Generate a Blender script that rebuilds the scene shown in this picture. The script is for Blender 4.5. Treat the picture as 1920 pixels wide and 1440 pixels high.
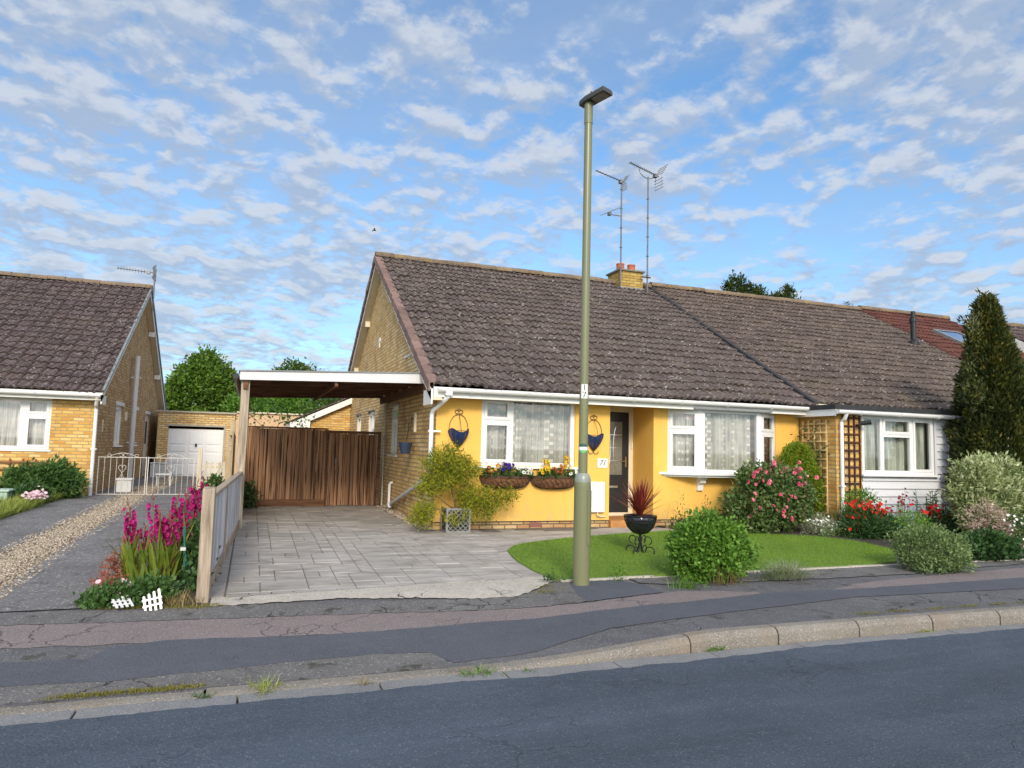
import bpy, math, random
import numpy as np
from mathutils import Vector, Matrix

# ------------------------------------------------------------------ camera, sky, sun, exposure
scene = bpy.context.scene
for ob in list(bpy.data.objects):
    bpy.data.objects.remove(ob)
YAW, PITCH, ROLL, FOCAL = 0.3473, 0.0893, 0.0253, 1331.0
cam_data = bpy.data.cameras.new('camera')
cam_data.sensor_width = 36.0
cam_data.lens = FOCAL / 1920.0 * 36.0
cam_data.clip_end = 3000.0
camera = bpy.data.objects.new('camera', cam_data)
scene.collection.objects.link(camera)
fw = Vector((math.sin(YAW) * math.cos(PITCH), math.cos(YAW) * math.cos(PITCH), math.sin(PITCH)))
r0 = Vector((math.cos(YAW), -math.sin(YAW), 0)); u0 = r0.cross(fw)
rt = r0 * math.cos(ROLL) + u0 * math.sin(ROLL); up = -r0 * math.sin(ROLL) + u0 * math.cos(ROLL)
camera.matrix_world = Matrix(((rt.x, up.x, -fw.x, 0), (rt.y, up.y, -fw.y, 0), (rt.z, up.z, -fw.z, 1.38), (0, 0, 0, 1)))
scene.camera = camera

SUN_EL, SUN_DIR = math.radians(28), (-0.22, -0.97)     # low hazy sun behind the camera, to its left
sun_az = math.atan2(SUN_DIR[0], SUN_DIR[1])
sun_data = bpy.data.lights.new('sun', 'SUN')
sun_data.energy = 1.7; sun_data.angle = math.radians(14); sun_data.color = (1.0, 0.88, 0.70)
sun = bpy.data.objects.new('sun', sun_data)
sdir = Vector((math.sin(sun_az) * math.cos(SUN_EL), math.cos(sun_az) * math.cos(SUN_EL), math.sin(SUN_EL)))
sun.rotation_euler = sdir.to_track_quat('Z', 'Y').to_euler()
scene.collection.objects.link(sun)
scene.view_settings.view_transform = 'Standard'
scene.view_settings.look = 'None'
scene.view_settings.gamma = 1.0
scene.view_settings.exposure = 0.86

world = bpy.data.worlds.new('World'); scene.world = world; world.use_nodes = True

def build_sky():
    nt = world.node_tree; nt.nodes.clear()
    def nd(t, **p):
        n = nt.nodes.new(t)
        for k, v in p.items(): setattr(n, k, v)
        return n
    L = nt.links.new
    tc = nd('ShaderNodeTexCoord')
    sky = nd('ShaderNodeTexSky', sky_type='NISHITA', sun_disc=False)
    sky.sun_elevation = SUN_EL; sky.sun_rotation = sun_az
    sky.air_density = 1.0; sky.dust_density = 0.6; sky.ozone_density = 1.6
    sep = nd('ShaderNodeSeparateXYZ'); L(tc.outputs['Generated'], sep.inputs[0])
    def math_(op, a, b=None, c=None, clamp=False):
        n = nd('ShaderNodeMath', operation=op, use_clamp=clamp)
        for i, v in enumerate((a, b, c)):
            if v is None: continue
            if isinstance(v, (int, float)): n.inputs[i].default_value = v
            else: L(v, n.inputs[i])
        return n.outputs[0]
    z = math_('ADD', math_('MAXIMUM', sep.outputs[2], 0.0), 0.16)
    comb = nd('ShaderNodeCombineXYZ')
    L(math_('DIVIDE', sep.outputs[0], z), comb.inputs[0]); L(math_('DIVIDE', sep.outputs[1], z), comb.inputs[1])
    def noise(scale, detail, rough, dist, loc=(0, 0, 0), sc=(1, 1, 1), rot=0.0, vec=None):
        mp = nd('ShaderNodeMapping'); L(vec or comb.outputs[0], mp.inputs[0])
        mp.inputs['Location'].default_value = loc; mp.inputs['Scale'].default_value = sc
        mp.inputs['Rotation'].default_value = (0, 0, rot)
        n = nd('ShaderNodeTexNoise'); L(mp.outputs[0], n.inputs['Vector'])
        n.inputs['Scale'].default_value = scale; n.inputs['Detail'].default_value = detail
        n.inputs['Roughness'].default_value = rough; n.inputs['Distortion'].default_value = dist
        return n.outputs['Fac']
    def smooth(v, a, b):
        n = nd('ShaderNodeMapRange', interpolation_type='SMOOTHSTEP'); L(v, n.inputs[0])
        n.inputs[1].default_value = a; n.inputs[2].default_value = b
        return n.outputs[0]
    big = noise(0.55, 4, 0.55, 0.3, (1.1, 4.7, 0), (1, 1, 1), 0.5)
    veil = noise(0.9, 6, 0.6, 0.5, (8.3, 2.2, 0), (0.8, 1.2, 1), 0.9)
    MID = (7.2, 5, 0.54, 0.20, (0.4, 6.2, 0), (1.05, 0.95, 1), -0.3)
    mid = noise(*MID)
    fin = noise(21.0, 5, 0.60, 0.2, (2.4, 1.2, 0), (1, 1, 1), -0.3)
    def dens(m): return math_('ADD', math_('MULTIPLY', big, 0.85), math_('ADD', math_('MULTIPLY', m, 0.72), math_('MULTIPLY', fin, 0.34)))
    d = dens(mid)
    cov = math_('MAXIMUM', smooth(d, 0.79, 1.04), math_('MULTIPLY', smooth(veil, 0.38, 0.68), 0.60))
    thick = smooth(d, 0.98, 1.22)
    # the upper edges of each cloudlet face the light: compare its density with that a little nearer the zenith
    sc_ = nd('ShaderNodeVectorMath', operation='SCALE'); L(comb.outputs[0], sc_.inputs[0]); sc_.inputs['Scale'].default_value = 0.968
    mid2 = noise(*MID, vec=sc_.outputs[0])
    wisp = math_('MULTIPLY', smooth(math_('SUBTRACT', mid, mid2), -0.05, 0.12), smooth(d, 0.78, 0.96))
    def mix(f, a, b):
        n = nd('ShaderNodeMix', data_type='RGBA')
        if isinstance(f, float): n.inputs[0].default_value = f
        else: L(f, n.inputs[0])
        for i, v in ((6, a), (7, b)):
            if isinstance(v, tuple): n.inputs[i].default_value = (*v, 1)
            else: L(v, n.inputs[i])
        return n.outputs[2]
    lit = mix(wisp, (2.85, 3.5, 4.6), (4.6, 4.9, 5.4))
    cl = mix(math_('MULTIPLY', thick, 0.5), lit, (2.75, 3.3, 4.2))
    tint = nd('ShaderNodeMix', data_type='RGBA', blend_type='MULTIPLY'); tint.inputs[0].default_value = 1.0
    L(sky.outputs[0], tint.inputs[6]); tint.inputs[7].default_value = (SKY_TINT[0], SKY_TINT[1], SKY_TINT[2], 1)
    # unseen clouds around the sun, behind the camera, brightened and warmed as added fill
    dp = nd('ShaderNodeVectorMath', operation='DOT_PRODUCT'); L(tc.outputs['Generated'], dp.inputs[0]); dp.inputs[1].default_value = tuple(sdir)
    fill_glow = math_('ADD', 1.0, math_('MULTIPLY', math_('POWER', math_('MAXIMUM', dp.outputs['Value'], 0.0), 1.6), 4.6))
    warm = mix(math_('MULTIPLY', math_('SUBTRACT', fill_glow, 1.0), 0.35, clamp=True), (1.0, 1.0, 1.0), (1.16, 0.98, 0.78))
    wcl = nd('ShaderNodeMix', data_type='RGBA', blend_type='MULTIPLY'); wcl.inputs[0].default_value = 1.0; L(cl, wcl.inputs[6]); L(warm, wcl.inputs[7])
    gl = nd('ShaderNodeVectorMath', operation='SCALE'); L(wcl.outputs[2], gl.inputs[0]); L(fill_glow, gl.inputs['Scale'])
    # pale air towards the horizon
    hz = math_('POWER', math_('SUBTRACT', 1.0, math_('MAXIMUM', sep.outputs[2], 0.0)), 5.0)
    blue = mix(math_('MULTIPLY', hz, 0.62), tint.outputs[2], (3.7, 4.6, 5.5))
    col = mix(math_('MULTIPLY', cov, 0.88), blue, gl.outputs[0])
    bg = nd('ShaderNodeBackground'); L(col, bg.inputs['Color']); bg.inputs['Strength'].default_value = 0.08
    out = nd('ShaderNodeOutputWorld'); L(bg.outputs[0], out.inputs['Surface'])
SKY_TINT = (0.92, 1.26, 1.45)
build_sky()

# ------------------------------------------------------------------ helpers
C = scene.collection
ORG = {}
def rng(seed): return np.random.default_rng(seed)

class MB:
    """collects geometry in world coordinates; build() links it as one mesh object"""
    def __init__(s): s.v = []; s.f = []; s.r = []; s.cur = 0.5
    def add(s, vs, fs, r=None):
        o = len(s.v); s.v.extend([tuple(map(float, p)) for p in vs])
        for f in fs: s.f.append(tuple(i + o for i in f)); s.r.append(s.cur if r is None else r)
        return s
    def quad(s, a, b, c, d, r=None): return s.add([a, b, c, d], [(0, 1, 2, 3)], r)
    def box(s, x0, x1, y0, y1, z0, z1, r=None):
        return s.add([(x0, y0, z0), (x1, y0, z0), (x1, y1, z0), (x0, y1, z0), (x0, y0, z1), (x1, y0, z1), (x1, y1, z1), (x0, y1, z1)],
              [(0, 3, 2, 1), (4, 5, 6, 7), (0, 1, 5, 4), (1, 2, 6, 5), (2, 3, 7, 6), (3, 0, 4, 7)], r)
    def bar(s, a, b, w, h, upv=(0, 0, 1), r=None):
        a, b = Vector(a), Vector(b); d = (b - a).normalized(); upv = Vector(upv)
        x = d.cross(upv)
        if x.length < 1e-4: x = d.cross(Vector((0, 1, 0)))
        x.normalize(); y = x.cross(d).normalized(); x *= w / 2; y *= h / 2
        vs = [a - x - y, a + x - y, a + x + y, a - x + y, b - x - y, b + x - y, b + x + y, b - x + y]
        return s.add(vs, [(0, 3, 2, 1), (4, 5, 6, 7), (0, 1, 5, 4), (1, 2, 6, 5), (2, 3, 7, 6), (3, 0, 4, 7)], r)
    def tube(s, pts, rad, n=8, r=None, cap=True):
        pts = [Vector(p) for p in pts]; m = len(pts)
        if not hasattr(rad, '__len__'): rad = [rad] * m
        vs = []; ref = None
        for i, p in enumerate(pts):
            d = (pts[min(i + 1, m - 1)] - pts[max(i - 1, 0)])
            d = d.normalized() if d.length > 1e-9 else Vector((0, 0, 1))
            if ref is None: ref = Vector((1, 0, 0)) if abs(d.x) < .8 else Vector((0, 1, 0))
            x = (ref - d * ref.dot(d))
            if x.length < 1e-5: x = d.orthogonal()
            x.normalize(); ref = x; y = d.cross(x)
            for k in range(n):
                t = 2 * math.pi * k / n
                vs.append(p + (x * math.cos(t) + y * math.sin(t)) * rad[i])
        fs = []
        for i in range(m - 1):
            for k in range(n):
                fs.append((i * n + k, i * n + (k + 1) % n, (i + 1) * n + (k + 1) % n, (i + 1) * n + k))
        if cap: fs.append(tuple(range(n))[::-1]); fs.append(tuple((m - 1) * n + k for k in range(n)))
        return s.add(vs, fs, r)
    def lathe(s, prof, cx, cy, n=20, r=None):
        vs = []; fs = []; m = len(prof)
        for (R, z) in prof:
            for k in range(n):
                t = 2 * math.pi * k / n; vs.append((cx + R * math.cos(t), cy + R * math.sin(t), z))
        for i in range(m - 1):
            for k in range(n): fs.append((i * n + k, i * n + (k + 1) % n, (i + 1) * n + (k + 1) % n, (i + 1) * n + k))
        fs.append(tuple(range(n))[::-1]); fs.append(tuple((m - 1) * n + k for k in range(n)))
        return s.add(vs, fs, r)
    def prism(s, poly, ax, d0, d1, r=None):
        """poly: 2-D outline; ax: 'x' (poly in y,z), 'y' (poly in x,z), 'z' (poly in x,y)"""
        def P(p, d): return {'x': (d, p[0], p[1]), 'y': (p[0], d, p[1]), 'z': (p[0], p[1], d)}[ax]
        n = len(poly); vs = [P(p, d0) for p in poly] + [P(p, d1) for p in poly]
        fs = [tuple(range(n))[::-1], tuple(range(n, 2 * n))] + [(i, (i + 1) % n, n + (i + 1) % n, n + i) for i in range(n)]
        return s.add(vs, fs, r)
    def slab(s, O, U, V, N, us, vs_, solid, depth):
        """plate with holes: grid lines us, vs_; solid(i,j) tells which cells are filled; front face at O, back at O-N*depth"""
        O, U, V, N = Vector(O), Vector(U), Vector(V), Vector(N)
        nu, nv = len(us) - 1, len(vs_) - 1
        def P(u, v, d): return O + U * u + V * v - N * d
        for i in range(nu):
            for j in range(nv):
                if not solid(i, j): continue
                a, b, c, d = us[i], us[i + 1], vs_[j], vs_[j + 1]
                s.quad(P(a, c, 0), P(b, c, 0), P(b, d, 0), P(a, d, 0)); s.quad(P(a, c, depth), P(a, d, depth), P(b, d, depth), P(b, c, depth))
                for (di, dj, q) in ((-1, 0, (a, c, a, d)), (1, 0, (b, d, b, c)), (0, -1, (b, c, a, c)), (0, 1, (a, d, b, d))):
                    ii, jj = i + di, j + dj
                    if not (0 <= ii < nu and 0 <= jj < nv and solid(ii, jj)):
                        s.quad(P(q[0], q[1], 0), P(q[0], q[1], depth), P(q[2], q[3], depth), P(q[2], q[3], 0))
        return s
    def plate(s, O, U, V, N, W, H, holes, depth, W0=0, H0=0):
        us = sorted({W0, W, *[h[0] for h in holes], *[h[1] for h in holes]}); vs_ = sorted({H0, H, *[h[2] for h in holes], *[h[3] for h in holes]})
        def solid(i, j):
            u, v = (us[i] + us[i + 1]) / 2, (vs_[j] + vs_[j + 1]) / 2
            return not any(h[0] < u < h[1] and h[2] < v < h[3] for h in holes)
        return s.slab(O, U, V, N, us, vs_, solid, depth)
    def build(s, name, mat, parent=None, smooth=False, bevel=0.0, weld=False):
        return mesh_obj(name, s.v, s.f, s.r, mat, parent, smooth, bevel, weld)

def mesh_obj(name, v, f, r, mat, parent=None, smooth=False, bevel=0.0, weld=False):
    v = np.asarray(v, float).reshape(-1, 3)
    if parent is not None: org = ORG[parent.name]
    else:
        org = np.array([(v[:, 0].min() + v[:, 0].max()) / 2, (v[:, 1].min() + v[:, 1].max()) / 2, v[:, 2].min()])
    me = bpy.data.meshes.new(name)
    me.from_pydata((v - org).tolist(), [], f if isinstance(f, list) else f.tolist())
    if r is not None and len(r):
        at = me.attributes.new('rnd', 'FLOAT', 'FACE'); at.data.foreach_set('value', np.asarray(r, np.float32))
    me.materials.append(mat)
    if smooth: me.polygons.foreach_set('use_smooth', [True] * len(me.polygons))
    me.update()
    o = bpy.data.objects.new(name, me); C.objects.link(o)
    if parent is None: o.location = org; ORG[o.name] = org
    else:
        o.parent = parent; ORG[o.name] = ORG[parent.name]
    if weld:
        w = o.modifiers.new('weld', 'WELD'); w.merge_threshold = 0.0004
    if bevel > 0:
        b = o.modifiers.new('bevel', 'BEVEL'); b.width = bevel; b.segments = 2; b.limit_method = 'ANGLE'; b.angle_limit = math.radians(40)
    return o

def tag(o, label, cat, group=None):
    o['label'] = label; o['category'] = cat
    if group: o['group'] = group
    return o
def thing(name, label, cat, loc, group=None):
    o = bpy.data.objects.new(name, None); C.objects.link(o); o.location = loc; o.empty_display_size = .2
    ORG[o.name] = np.array(loc, float)
    return tag(o, label, cat, group)
def struct(o): o['kind'] = 'structure'; return o
def stuff(o, label=None, cat=None):
    o['kind'] = 'stuff'
    if label: o['label'] = label; o['category'] = cat
    return o
def text_mesh(txt, size, shear=0.0, res=4):
    cu = bpy.data.curves.new('lettering', 'FONT'); cu.body = txt; cu.size = size; cu.shear = shear; cu.align_x = 'CENTER'; cu.align_y = 'CENTER'
    cu.resolution_u = res; cu.extrude = 0.0008
    t = bpy.data.objects.new('lettering', cu); C.objects.link(t)
    bpy.context.view_layer.update()
    me = t.evaluated_get(bpy.context.evaluated_depsgraph_get()).to_mesh()
    v = [tuple(p.co) for p in me.vertices]; f = [tuple(p.vertices) for p in me.polygons]
    t.evaluated_get(bpy.context.evaluated_depsgraph_get()).to_mesh_clear()
    bpy.data.objects.remove(t); bpy.data.curves.remove(cu)
    return v, f

# ------------------------------------------------------------------ material helper
class Mat:
    def __init__(s, name):
        s.m = bpy.data.materials.new(name); s.m.use_nodes = True; s.nt = s.m.node_tree; s.nt.nodes.clear()
        s._tc = None
    def n(s, t, ins=None, **p):
        nd = s.nt.nodes.new(t)
        for k, v in p.items(): setattr(nd, k, v)
        for k, v in (ins or {}).items(): s.set(nd.inputs[k], v)
        return nd
    def set(s, sock, v):
        if isinstance(v, bpy.types.NodeSocket): s.nt.links.new(v, sock)
        elif isinstance(v, tuple) and len(v) == 3 and sock.type == 'RGBA': sock.default_value = (*v, 1)
        else: sock.default_value = v
    def pos(s):
        if s._tc is None: s._tc = s.n('ShaderNodeTexCoord').outputs['Object']
        return s._tc
    def map(s, scale=(1, 1, 1), rot=(0, 0, 0), loc=(0, 0, 0), vec=None):
        return s.n('ShaderNodeMapping', {'Vector': vec or s.pos(), 'Scale': scale, 'Rotation': rot, 'Location': loc}).outputs[0]
    def noise(s, scale, detail=4, rough=.55, dist=0., vec=None, col=False):
        n = s.n('ShaderNodeTexNoise', {'Vector': vec or s.pos(), 'Scale': scale, 'Detail': detail, 'Roughness': rough, 'Distortion': dist})
        return n.outputs['Color' if col else 'Fac']
    def voro(s, scale, vec=None, out='Distance', rnd=1.0, feature='F1'):
        n = s.n('ShaderNodeTexVoronoi', {'Vector': vec or s.pos(), 'Scale': scale, 'Randomness': rnd}, feature=feature)
        return n.outputs[out]
    def rmp(s, fac, stops, interp='LINEAR'):
        n = s.n('ShaderNodeValToRGB', {'Fac': fac}); cr = n.color_ramp; cr.interpolation = interp
        while len(cr.elements) < len(stops): cr.elements.new(.5)
        for e, (p, c) in zip(cr.elements, stops):
            e.position = p; e.color = (*c, 1) if not isinstance(c, (int, float)) else (c, c, c, 1)
        return n.outputs['Color']
    def mix(s, f, a, b, mode='MIX'):
        n = s.n('ShaderNodeMix', data_type='RGBA', blend_type=mode)
        s.set(n.inputs[0], f); s.set(n.inputs[6], a); s.set(n.inputs[7], b); return n.outputs[2]
    def math(s, op, a, b=0.0, c=0.0, clamp=False):
        n = s.n('ShaderNodeMath', operation=op, use_clamp=clamp); s.set(n.inputs[0], a); s.set(n.inputs[1], b); s.set(n.inputs[2], c); return n.outputs[0]
    def step(s, v, a, b):
        return s.n('ShaderNodeMapRange', {0: v, 1: a, 2: b}, interpolation_type='SMOOTHSTEP').outputs[0]
    def attr(s, name='rnd'): return s.n('ShaderNodeAttribute', attribute_name=name).outputs['Fac']
    def xy(s):
        sp = s.n('ShaderNodeSeparateXYZ', {0: s.pos()}).outputs
        return sp
    def bump(s, h, strength=.4, dist=.01):
        return s.n('ShaderNodeBump', {'Height': h, 'Strength': strength, 'Distance': dist}).outputs[0]
    def pbr(s, col, rough=.7, normal=None, metal=0., spec=.4, **kw):
        ins = {'Base Color': col, 'Roughness': rough, 'Metallic': metal, 'Specular IOR Level': spec}
        if normal is not None: ins['Normal'] = normal
        b = s.n('ShaderNodeBsdfPrincipled', ins)
        return b.outputs[0]
    def out(s, sh):
        s.n('ShaderNodeOutputMaterial', {'Surface': sh}); return s.m

def m_plain(name, col, rough=.5, var=.12, scale=8., metal=0., bump=0., spec=.4, dirt=None):
    w = Mat(name); nz = w.noise(scale, 5, .6)
    c2 = tuple(x * (1 - var) for x in col); c1 = tuple(min(1, x * (1 + var * .6)) for x in col)
    c = w.rmp(nz, [(.3, c2), (.7, c1)])
    if dirt:
        c = w.mix(w.math('MULTIPLY', w.step(w.noise(scale * .35, 6, .65), .5, .72), dirt[1]), c, dirt[0])
    nrm = w.bump(w.noise(scale * 12, 3), bump, .004) if bump else None
    return w.out(w.pbr(c, rough, nrm, metal, spec))

def m_leaf(name, cols, rough=.5, trans=.3, spec=.3):
    """cols: list of colours spread over the per-leaf random value"""
    w = Mat(name); k = len(cols) - 1
    c = w.rmp(w.attr(), [(i / k, c) for i, c in enumerate(cols)])
    a = w.pbr(c, rough, None, 0., spec)
    t = w.n('ShaderNodeBsdfTranslucent', {'Color': w.mix(1.0, c, (1.0, 1.0, .6), 'MULTIPLY')}).outputs[0]
    return w.out(w.n('ShaderNodeMixShader', {0: trans, 1: a, 2: t}).outputs[0])

def m_brick(name, cols, mortar, rust=.5, bw=.225, rh=.075, ms=.012, rustcol=(.30, .13, .035)):
    w = Mat(name); x, y, z = w.xy()
    u = w.math('ADD', x, y)
    wob = w.math('MULTIPLY', w.math('SUBTRACT', w.noise(1.1, 2), .5), .02)
    vec = w.n('ShaderNodeCombineXYZ', {0: u, 1: w.math('ADD', z, wob), 2: 0.0}).outputs[0]
    b = w.n('ShaderNodeTexBrick', {'Vector': vec, 'Color1': (0., 0., 0.), 'Color2': (1., 1., 1.), 'Mortar': (0., 0., 0.), 'Scale': 1.0, 'Mortar Size': ms,
                                   'Mortar Smooth': .3, 'Brick Width': bw, 'Row Height': rh, 'Bias': 0.0}, offset=.5)
    k = len(cols) - 1
    c = w.rmp(b.outputs['Color'], [(i / k, q) for i, q in enumerate(cols)])
    n1 = w.noise(2.2, 6, .62, .4, vec=vec); n2 = w.noise(26, 5, .65)
    c = w.mix(w.math('MULTIPLY', w.step(n1, .48, .66), rust), c, rustcol)
    c = w.mix(w.math('MULTIPLY', w.step(n2, .45, .75), .35), c, w.mix(1.0, c, (.62, .58, .5), 'MULTIPLY'))
    c = w.mix(b.outputs['Fac'], c, w.rmp(n1, [(.3, mortar), (.7, tuple(q * .7 for q in mortar))]))
    h = w.math('ADD', w.math('MULTIPLY', b.outputs['Fac'], -1.0), w.math('MULTIPLY', n2, .35))
    return w.out(w.pbr(c, .85, w.bump(h, .8, .012), spec=.2))

def m_tile(name, base, dark, lichen, lich_amt=.5, moss=None, rnd=.35):
    w = Mat(name)
    r = w.attr()
    n1 = w.noise(1.3, 5, .6); n2 = w.noise(4.5, 6, .75, .3); n3 = w.noise(30, 5, .75); n4 = w.noise(17, 5, .75, .5)
    c = w.rmp(w.math('ADD', w.math('MULTIPLY', n3, .6), w.math('MULTIPLY', w.noise(13, 5, .7, .3), .4)), [(.36, dark), (.56, base), (.72, tuple(q * 1.35 for q in base))])
    c = w.mix(rnd, c, w.mix(1.0, c, w.rmp(r, [(0, .4), (.5, 1.0), (1, 1.7)]), 'MULTIPLY'))
    c = w.mix(w.math('MULTIPLY', w.step(n1, .45, .7), .35), c, tuple(q * 1.25 for q in (base[0], base[1] * 1.02, base[2] * .8)))
    spots = w.math('MULTIPLY', w.step(n2, .47, .58), w.step(n4, .53, .60))
    c = w.mix(w.math('MULTIPLY', spots, lich_amt), c, lichen)
    if moss:
        c = w.mix(w.math('MULTIPLY', w.step(w.noise(5, 5, .65), .55, .68), .8), c, moss)
    return w.out(w.pbr(c, .9, w.bump(w.math('ADD', n3, w.math('MULTIPLY', spots, .5)), .75, .012), spec=.15))

def m_wood(name, light, dark, stain=None, stain_amt=.6, scale=(22, 22, 1.2), knots=True, rough=.8):
    """boards: streaks run along local Z; each board differs by its rnd value"""
    w = Mat(name); r = w.attr()
    off = w.n('ShaderNodeCombineXYZ', {0: w.math('MULTIPLY', r, 37.0), 1: w.math('MULTIPLY', r, 11.0), 2: w.math('MULTIPLY', r, 53.0)}).outputs[0]
    v = w.n('ShaderNodeVectorMath', {0: w.pos(), 1: off}, operation='ADD').outputs[0]
    g = w.noise(1.0, 6, .65, .6, vec=w.map(scale, vec=v))
    c = w.rmp(g, [(.28, dark), (.68, light)])
    c = w.mix(.55, c, w.mix(1.0, c, w.rmp(r, [(0, .55), (.5, 1.0), (1, 1.35)]), 'MULTIPLY'))
    if stain:
        st = w.noise(1.0, 5, .6, .8, vec=w.map((scale[0] * .7, scale[1] * .7, scale[2] * .55), vec=v))
        c = w.mix(w.math('MULTIPLY', w.step(st, .46, .64), stain_amt), c, stain)
    return w.out(w.pbr(c, rough, w.bump(g, .5, .006), spec=.2))

def m_glass(name='window_glass', tint=(1, 1, 1), refl=1.0):
    w = Mat(name)
    fr = w.n('ShaderNodeFresnel', {'IOR': 1.52}).outputs[0]
    t = w.n('ShaderNodeBsdfTransparent', {'Color': tint}).outputs[0]
    g = w.n('ShaderNodeBsdfGlossy', {'Color': (1, 1, 1), 'Roughness': .02}).outputs[0]
    return w.out(w.n('ShaderNodeMixShader', {0: w.math('MULTIPLY', fr, refl * 2.4, clamp=True), 1: t, 2: g}).outputs[0])

def m_net(name, cloth, dots=None):
    w = Mat(name); x, y, z = w.xy()
    u = w.math('ADD', x, y)
    v = w.n('ShaderNodeCombineXYZ', {0: u, 1: z, 2: 0.0}).outputs[0]
    fold = w.noise(1.0, 3, .6, vec=w.map((22, 1, .5), vec=v))
    c = w.rmp(fold, [(.32, tuple(q * .48 for q in cloth)), (.62, cloth)])  # shade of the folds painted into the cloth as darker stripes
    if dots:
        # woven white dots in staggered columns
        sx = w.math('MULTIPLY', u, 1 / .125); sz = w.math('MULTIPLY', z, 1 / .155)
        par = w.math('MULTIPLY', w.math('MODULO', w.math('FLOOR', w.math('ADD', sx, 100.0)), 2.0), .5)
        fx = w.math('SUBTRACT', w.math('FRACT', w.math('ADD', sx, 100.0)), .5)
        fz = w.math('SUBTRACT', w.math('FRACT', w.math('ADD', w.math('ADD', sz, par), 100.0)), .5)
        d = w.math('SQRT', w.math('ADD', w.math('POWER', w.math('MULTIPLY', fx, .8), 2.0), w.math('POWER', fz, 2.0)))
        c = w.mix(w.math('SUBTRACT', 1.0, w.step(d, .14, .21)), c, dots)
    a = w.pbr(c, .9, spec=.1); t = w.n('ShaderNodeBsdfTranslucent', {'Color': c}).outputs[0]
    return w.out(w.n('ShaderNodeMixShader', {0: .3, 1: a, 2: t}).outputs[0])

def m_asphalt(name, c0, c1, chips, chip_amt, cracks=0., moss=None, bump=.6, warm=None, chip_scale=70., bands=0.):
    w = Mat(name)
    n1 = w.noise(.9, 6, .6); n2 = w.noise(90, 3, .6); n0 = w.noise(5.5, 6, .65)
    c = w.rmp(w.math('ADD', w.math('MULTIPLY', n1, .55), w.math('MULTIPLY', n0, .45)), [(.35, c0), (.65, c1)])
    vc = w.n('ShaderNodeTexVoronoi', {'Vector': w.pos(), 'Scale': chip_scale}, feature='F1')
    sel = w.n('ShaderNodeSeparateColor', {0: vc.outputs['Color']}).outputs
    chip = w.math('MULTIPLY', w.step(sel[0], 1 - chip_amt, 1 - chip_amt + .08), w.math('SUBTRACT', 1.0, w.step(vc.outputs['Distance'], .25, .5)))
    c = w.mix(w.math('MULTIPLY', chip, .85), c, w.mix(sel[1], chips[0], chips[1]))
    c = w.mix(w.math('MULTIPLY', w.step(n2, .45, .65), .6), c, w.mix(1.0, c, (.5, .5, .5), 'MULTIPLY'))
    if bands:
        bn = w.noise(1.0, 5, .62, .4, vec=w.map((.22, 1.5, 1)))
        c = w.mix(bands, c, w.mix(1.0, c, w.rmp(bn, [(.33, .62), (.5, 1.0), (.68, 1.45)]), 'MULTIPLY'))
    if warm: c = w.mix(w.math('MULTIPLY', w.step(w.noise(2.3, 5, .6), .5, .68), .6), c, warm)
    h = w.math('ADD', w.math('MULTIPLY', vc.outputs['Distance'], -.5), n2)
    if cracks:
        wv = w.n('ShaderNodeVectorMath', {0: w.pos(), 1: w.n('ShaderNodeVectorMath', {0: w.noise(3.0, 4, .6, col=True), 1: (.35, .35, .35)}, operation='MULTIPLY').outputs[0]}, operation='ADD').outputs[0]
        ed = w.voro(1.5, vec=wv, feature='DISTANCE_TO_EDGE')
        cr = w.math('MULTIPLY', w.math('SUBTRACT', 1.0, w.step(ed, .002, .012)), w.math('MULTIPLY', w.step(w.noise(.8, 3), .48, .6), cracks))
        c = w.mix(cr, c, (.012, .011, .01))
        h = w.math('SUBTRACT', h, w.math('MULTIPLY', cr, 2.0))
    if moss: c = w.mix(w.math('MULTIPLY', w.step(w.noise(3.2, 7, .7), .56, .66), .8), c, moss)
    return w.out(w.pbr(c, .85, w.bump(h, bump, .006), spec=.25))
# ------------------------------------------------------------------ materials
M = {}
def _render():
    w = Mat('yellow_masonry_paint'); z = w.xy()[2]
    c = w.rmp(w.noise(2.2, 6, .6), [(.3, (.745, .43, .09)), (.7, (.795, .475, .115))])
    c = w.mix(w.math('MULTIPLY', w.step(w.noise(1.0, 6, .65, vec=w.map((5, 5, .7))), .46, .75), .45), c, (.70, .42, .115))     # faint rain streaks
    c = w.mix(w.math('MULTIPLY', w.math('MULTIPLY', w.step(w.noise(7, 6, .7), .42, .62), w.math('SUBTRACT', 1.0, w.step(z, .14, .55))), .5), c, (.50, .36, .19))      # splashed soil on the foot of the wall
    c = w.mix(w.math('MULTIPLY', w.step(w.noise(1.3, 4, .6), .55, .7), .25), c, (.80, .50, .155))       # faded patches
    return w.out(w.pbr(c, .85, w.bump(w.math('ADD', w.noise(130, 4, .7), w.noise(14, 4, .6)), .3, .005), spec=.2))
M['render'] = _render()
M['brick'] = m_brick('buff_brick', [(.66, .42, .15), (.76, .55, .26), (.60, .35, .11), (.73, .50, .20), (.78, .60, .33)], (.38, .29, .19), .38)
M['brick_shaded'] = m_brick('shaded_buff_brick', [(.44, .27, .10), (.56, .38, .18), (.38, .21, .075), (.52, .33, .13), (.58, .41, .21)], (.32, .24, .16), .55)  # darker brick copy: shade on the left house gable put into its colour
M['brick_gold'] = m_brick('golden_buff_brick', [(.62, .36, .085), (.72, .48, .17), (.55, .27, .06), (.66, .42, .12), (.75, .53, .24)], (.48, .34, .165), .36)
M['brick_chimney'] = m_brick('mustard_brick', [(.42, .27, .06), (.52, .36, .11), (.36, .21, .045), (.47, .31, .08)], (.26, .20, .10), .3)
M['cap_stone'] = m_plain('dark_mortar', (.20, .17, .125), .9, .3, 12, bump=.3)
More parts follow.
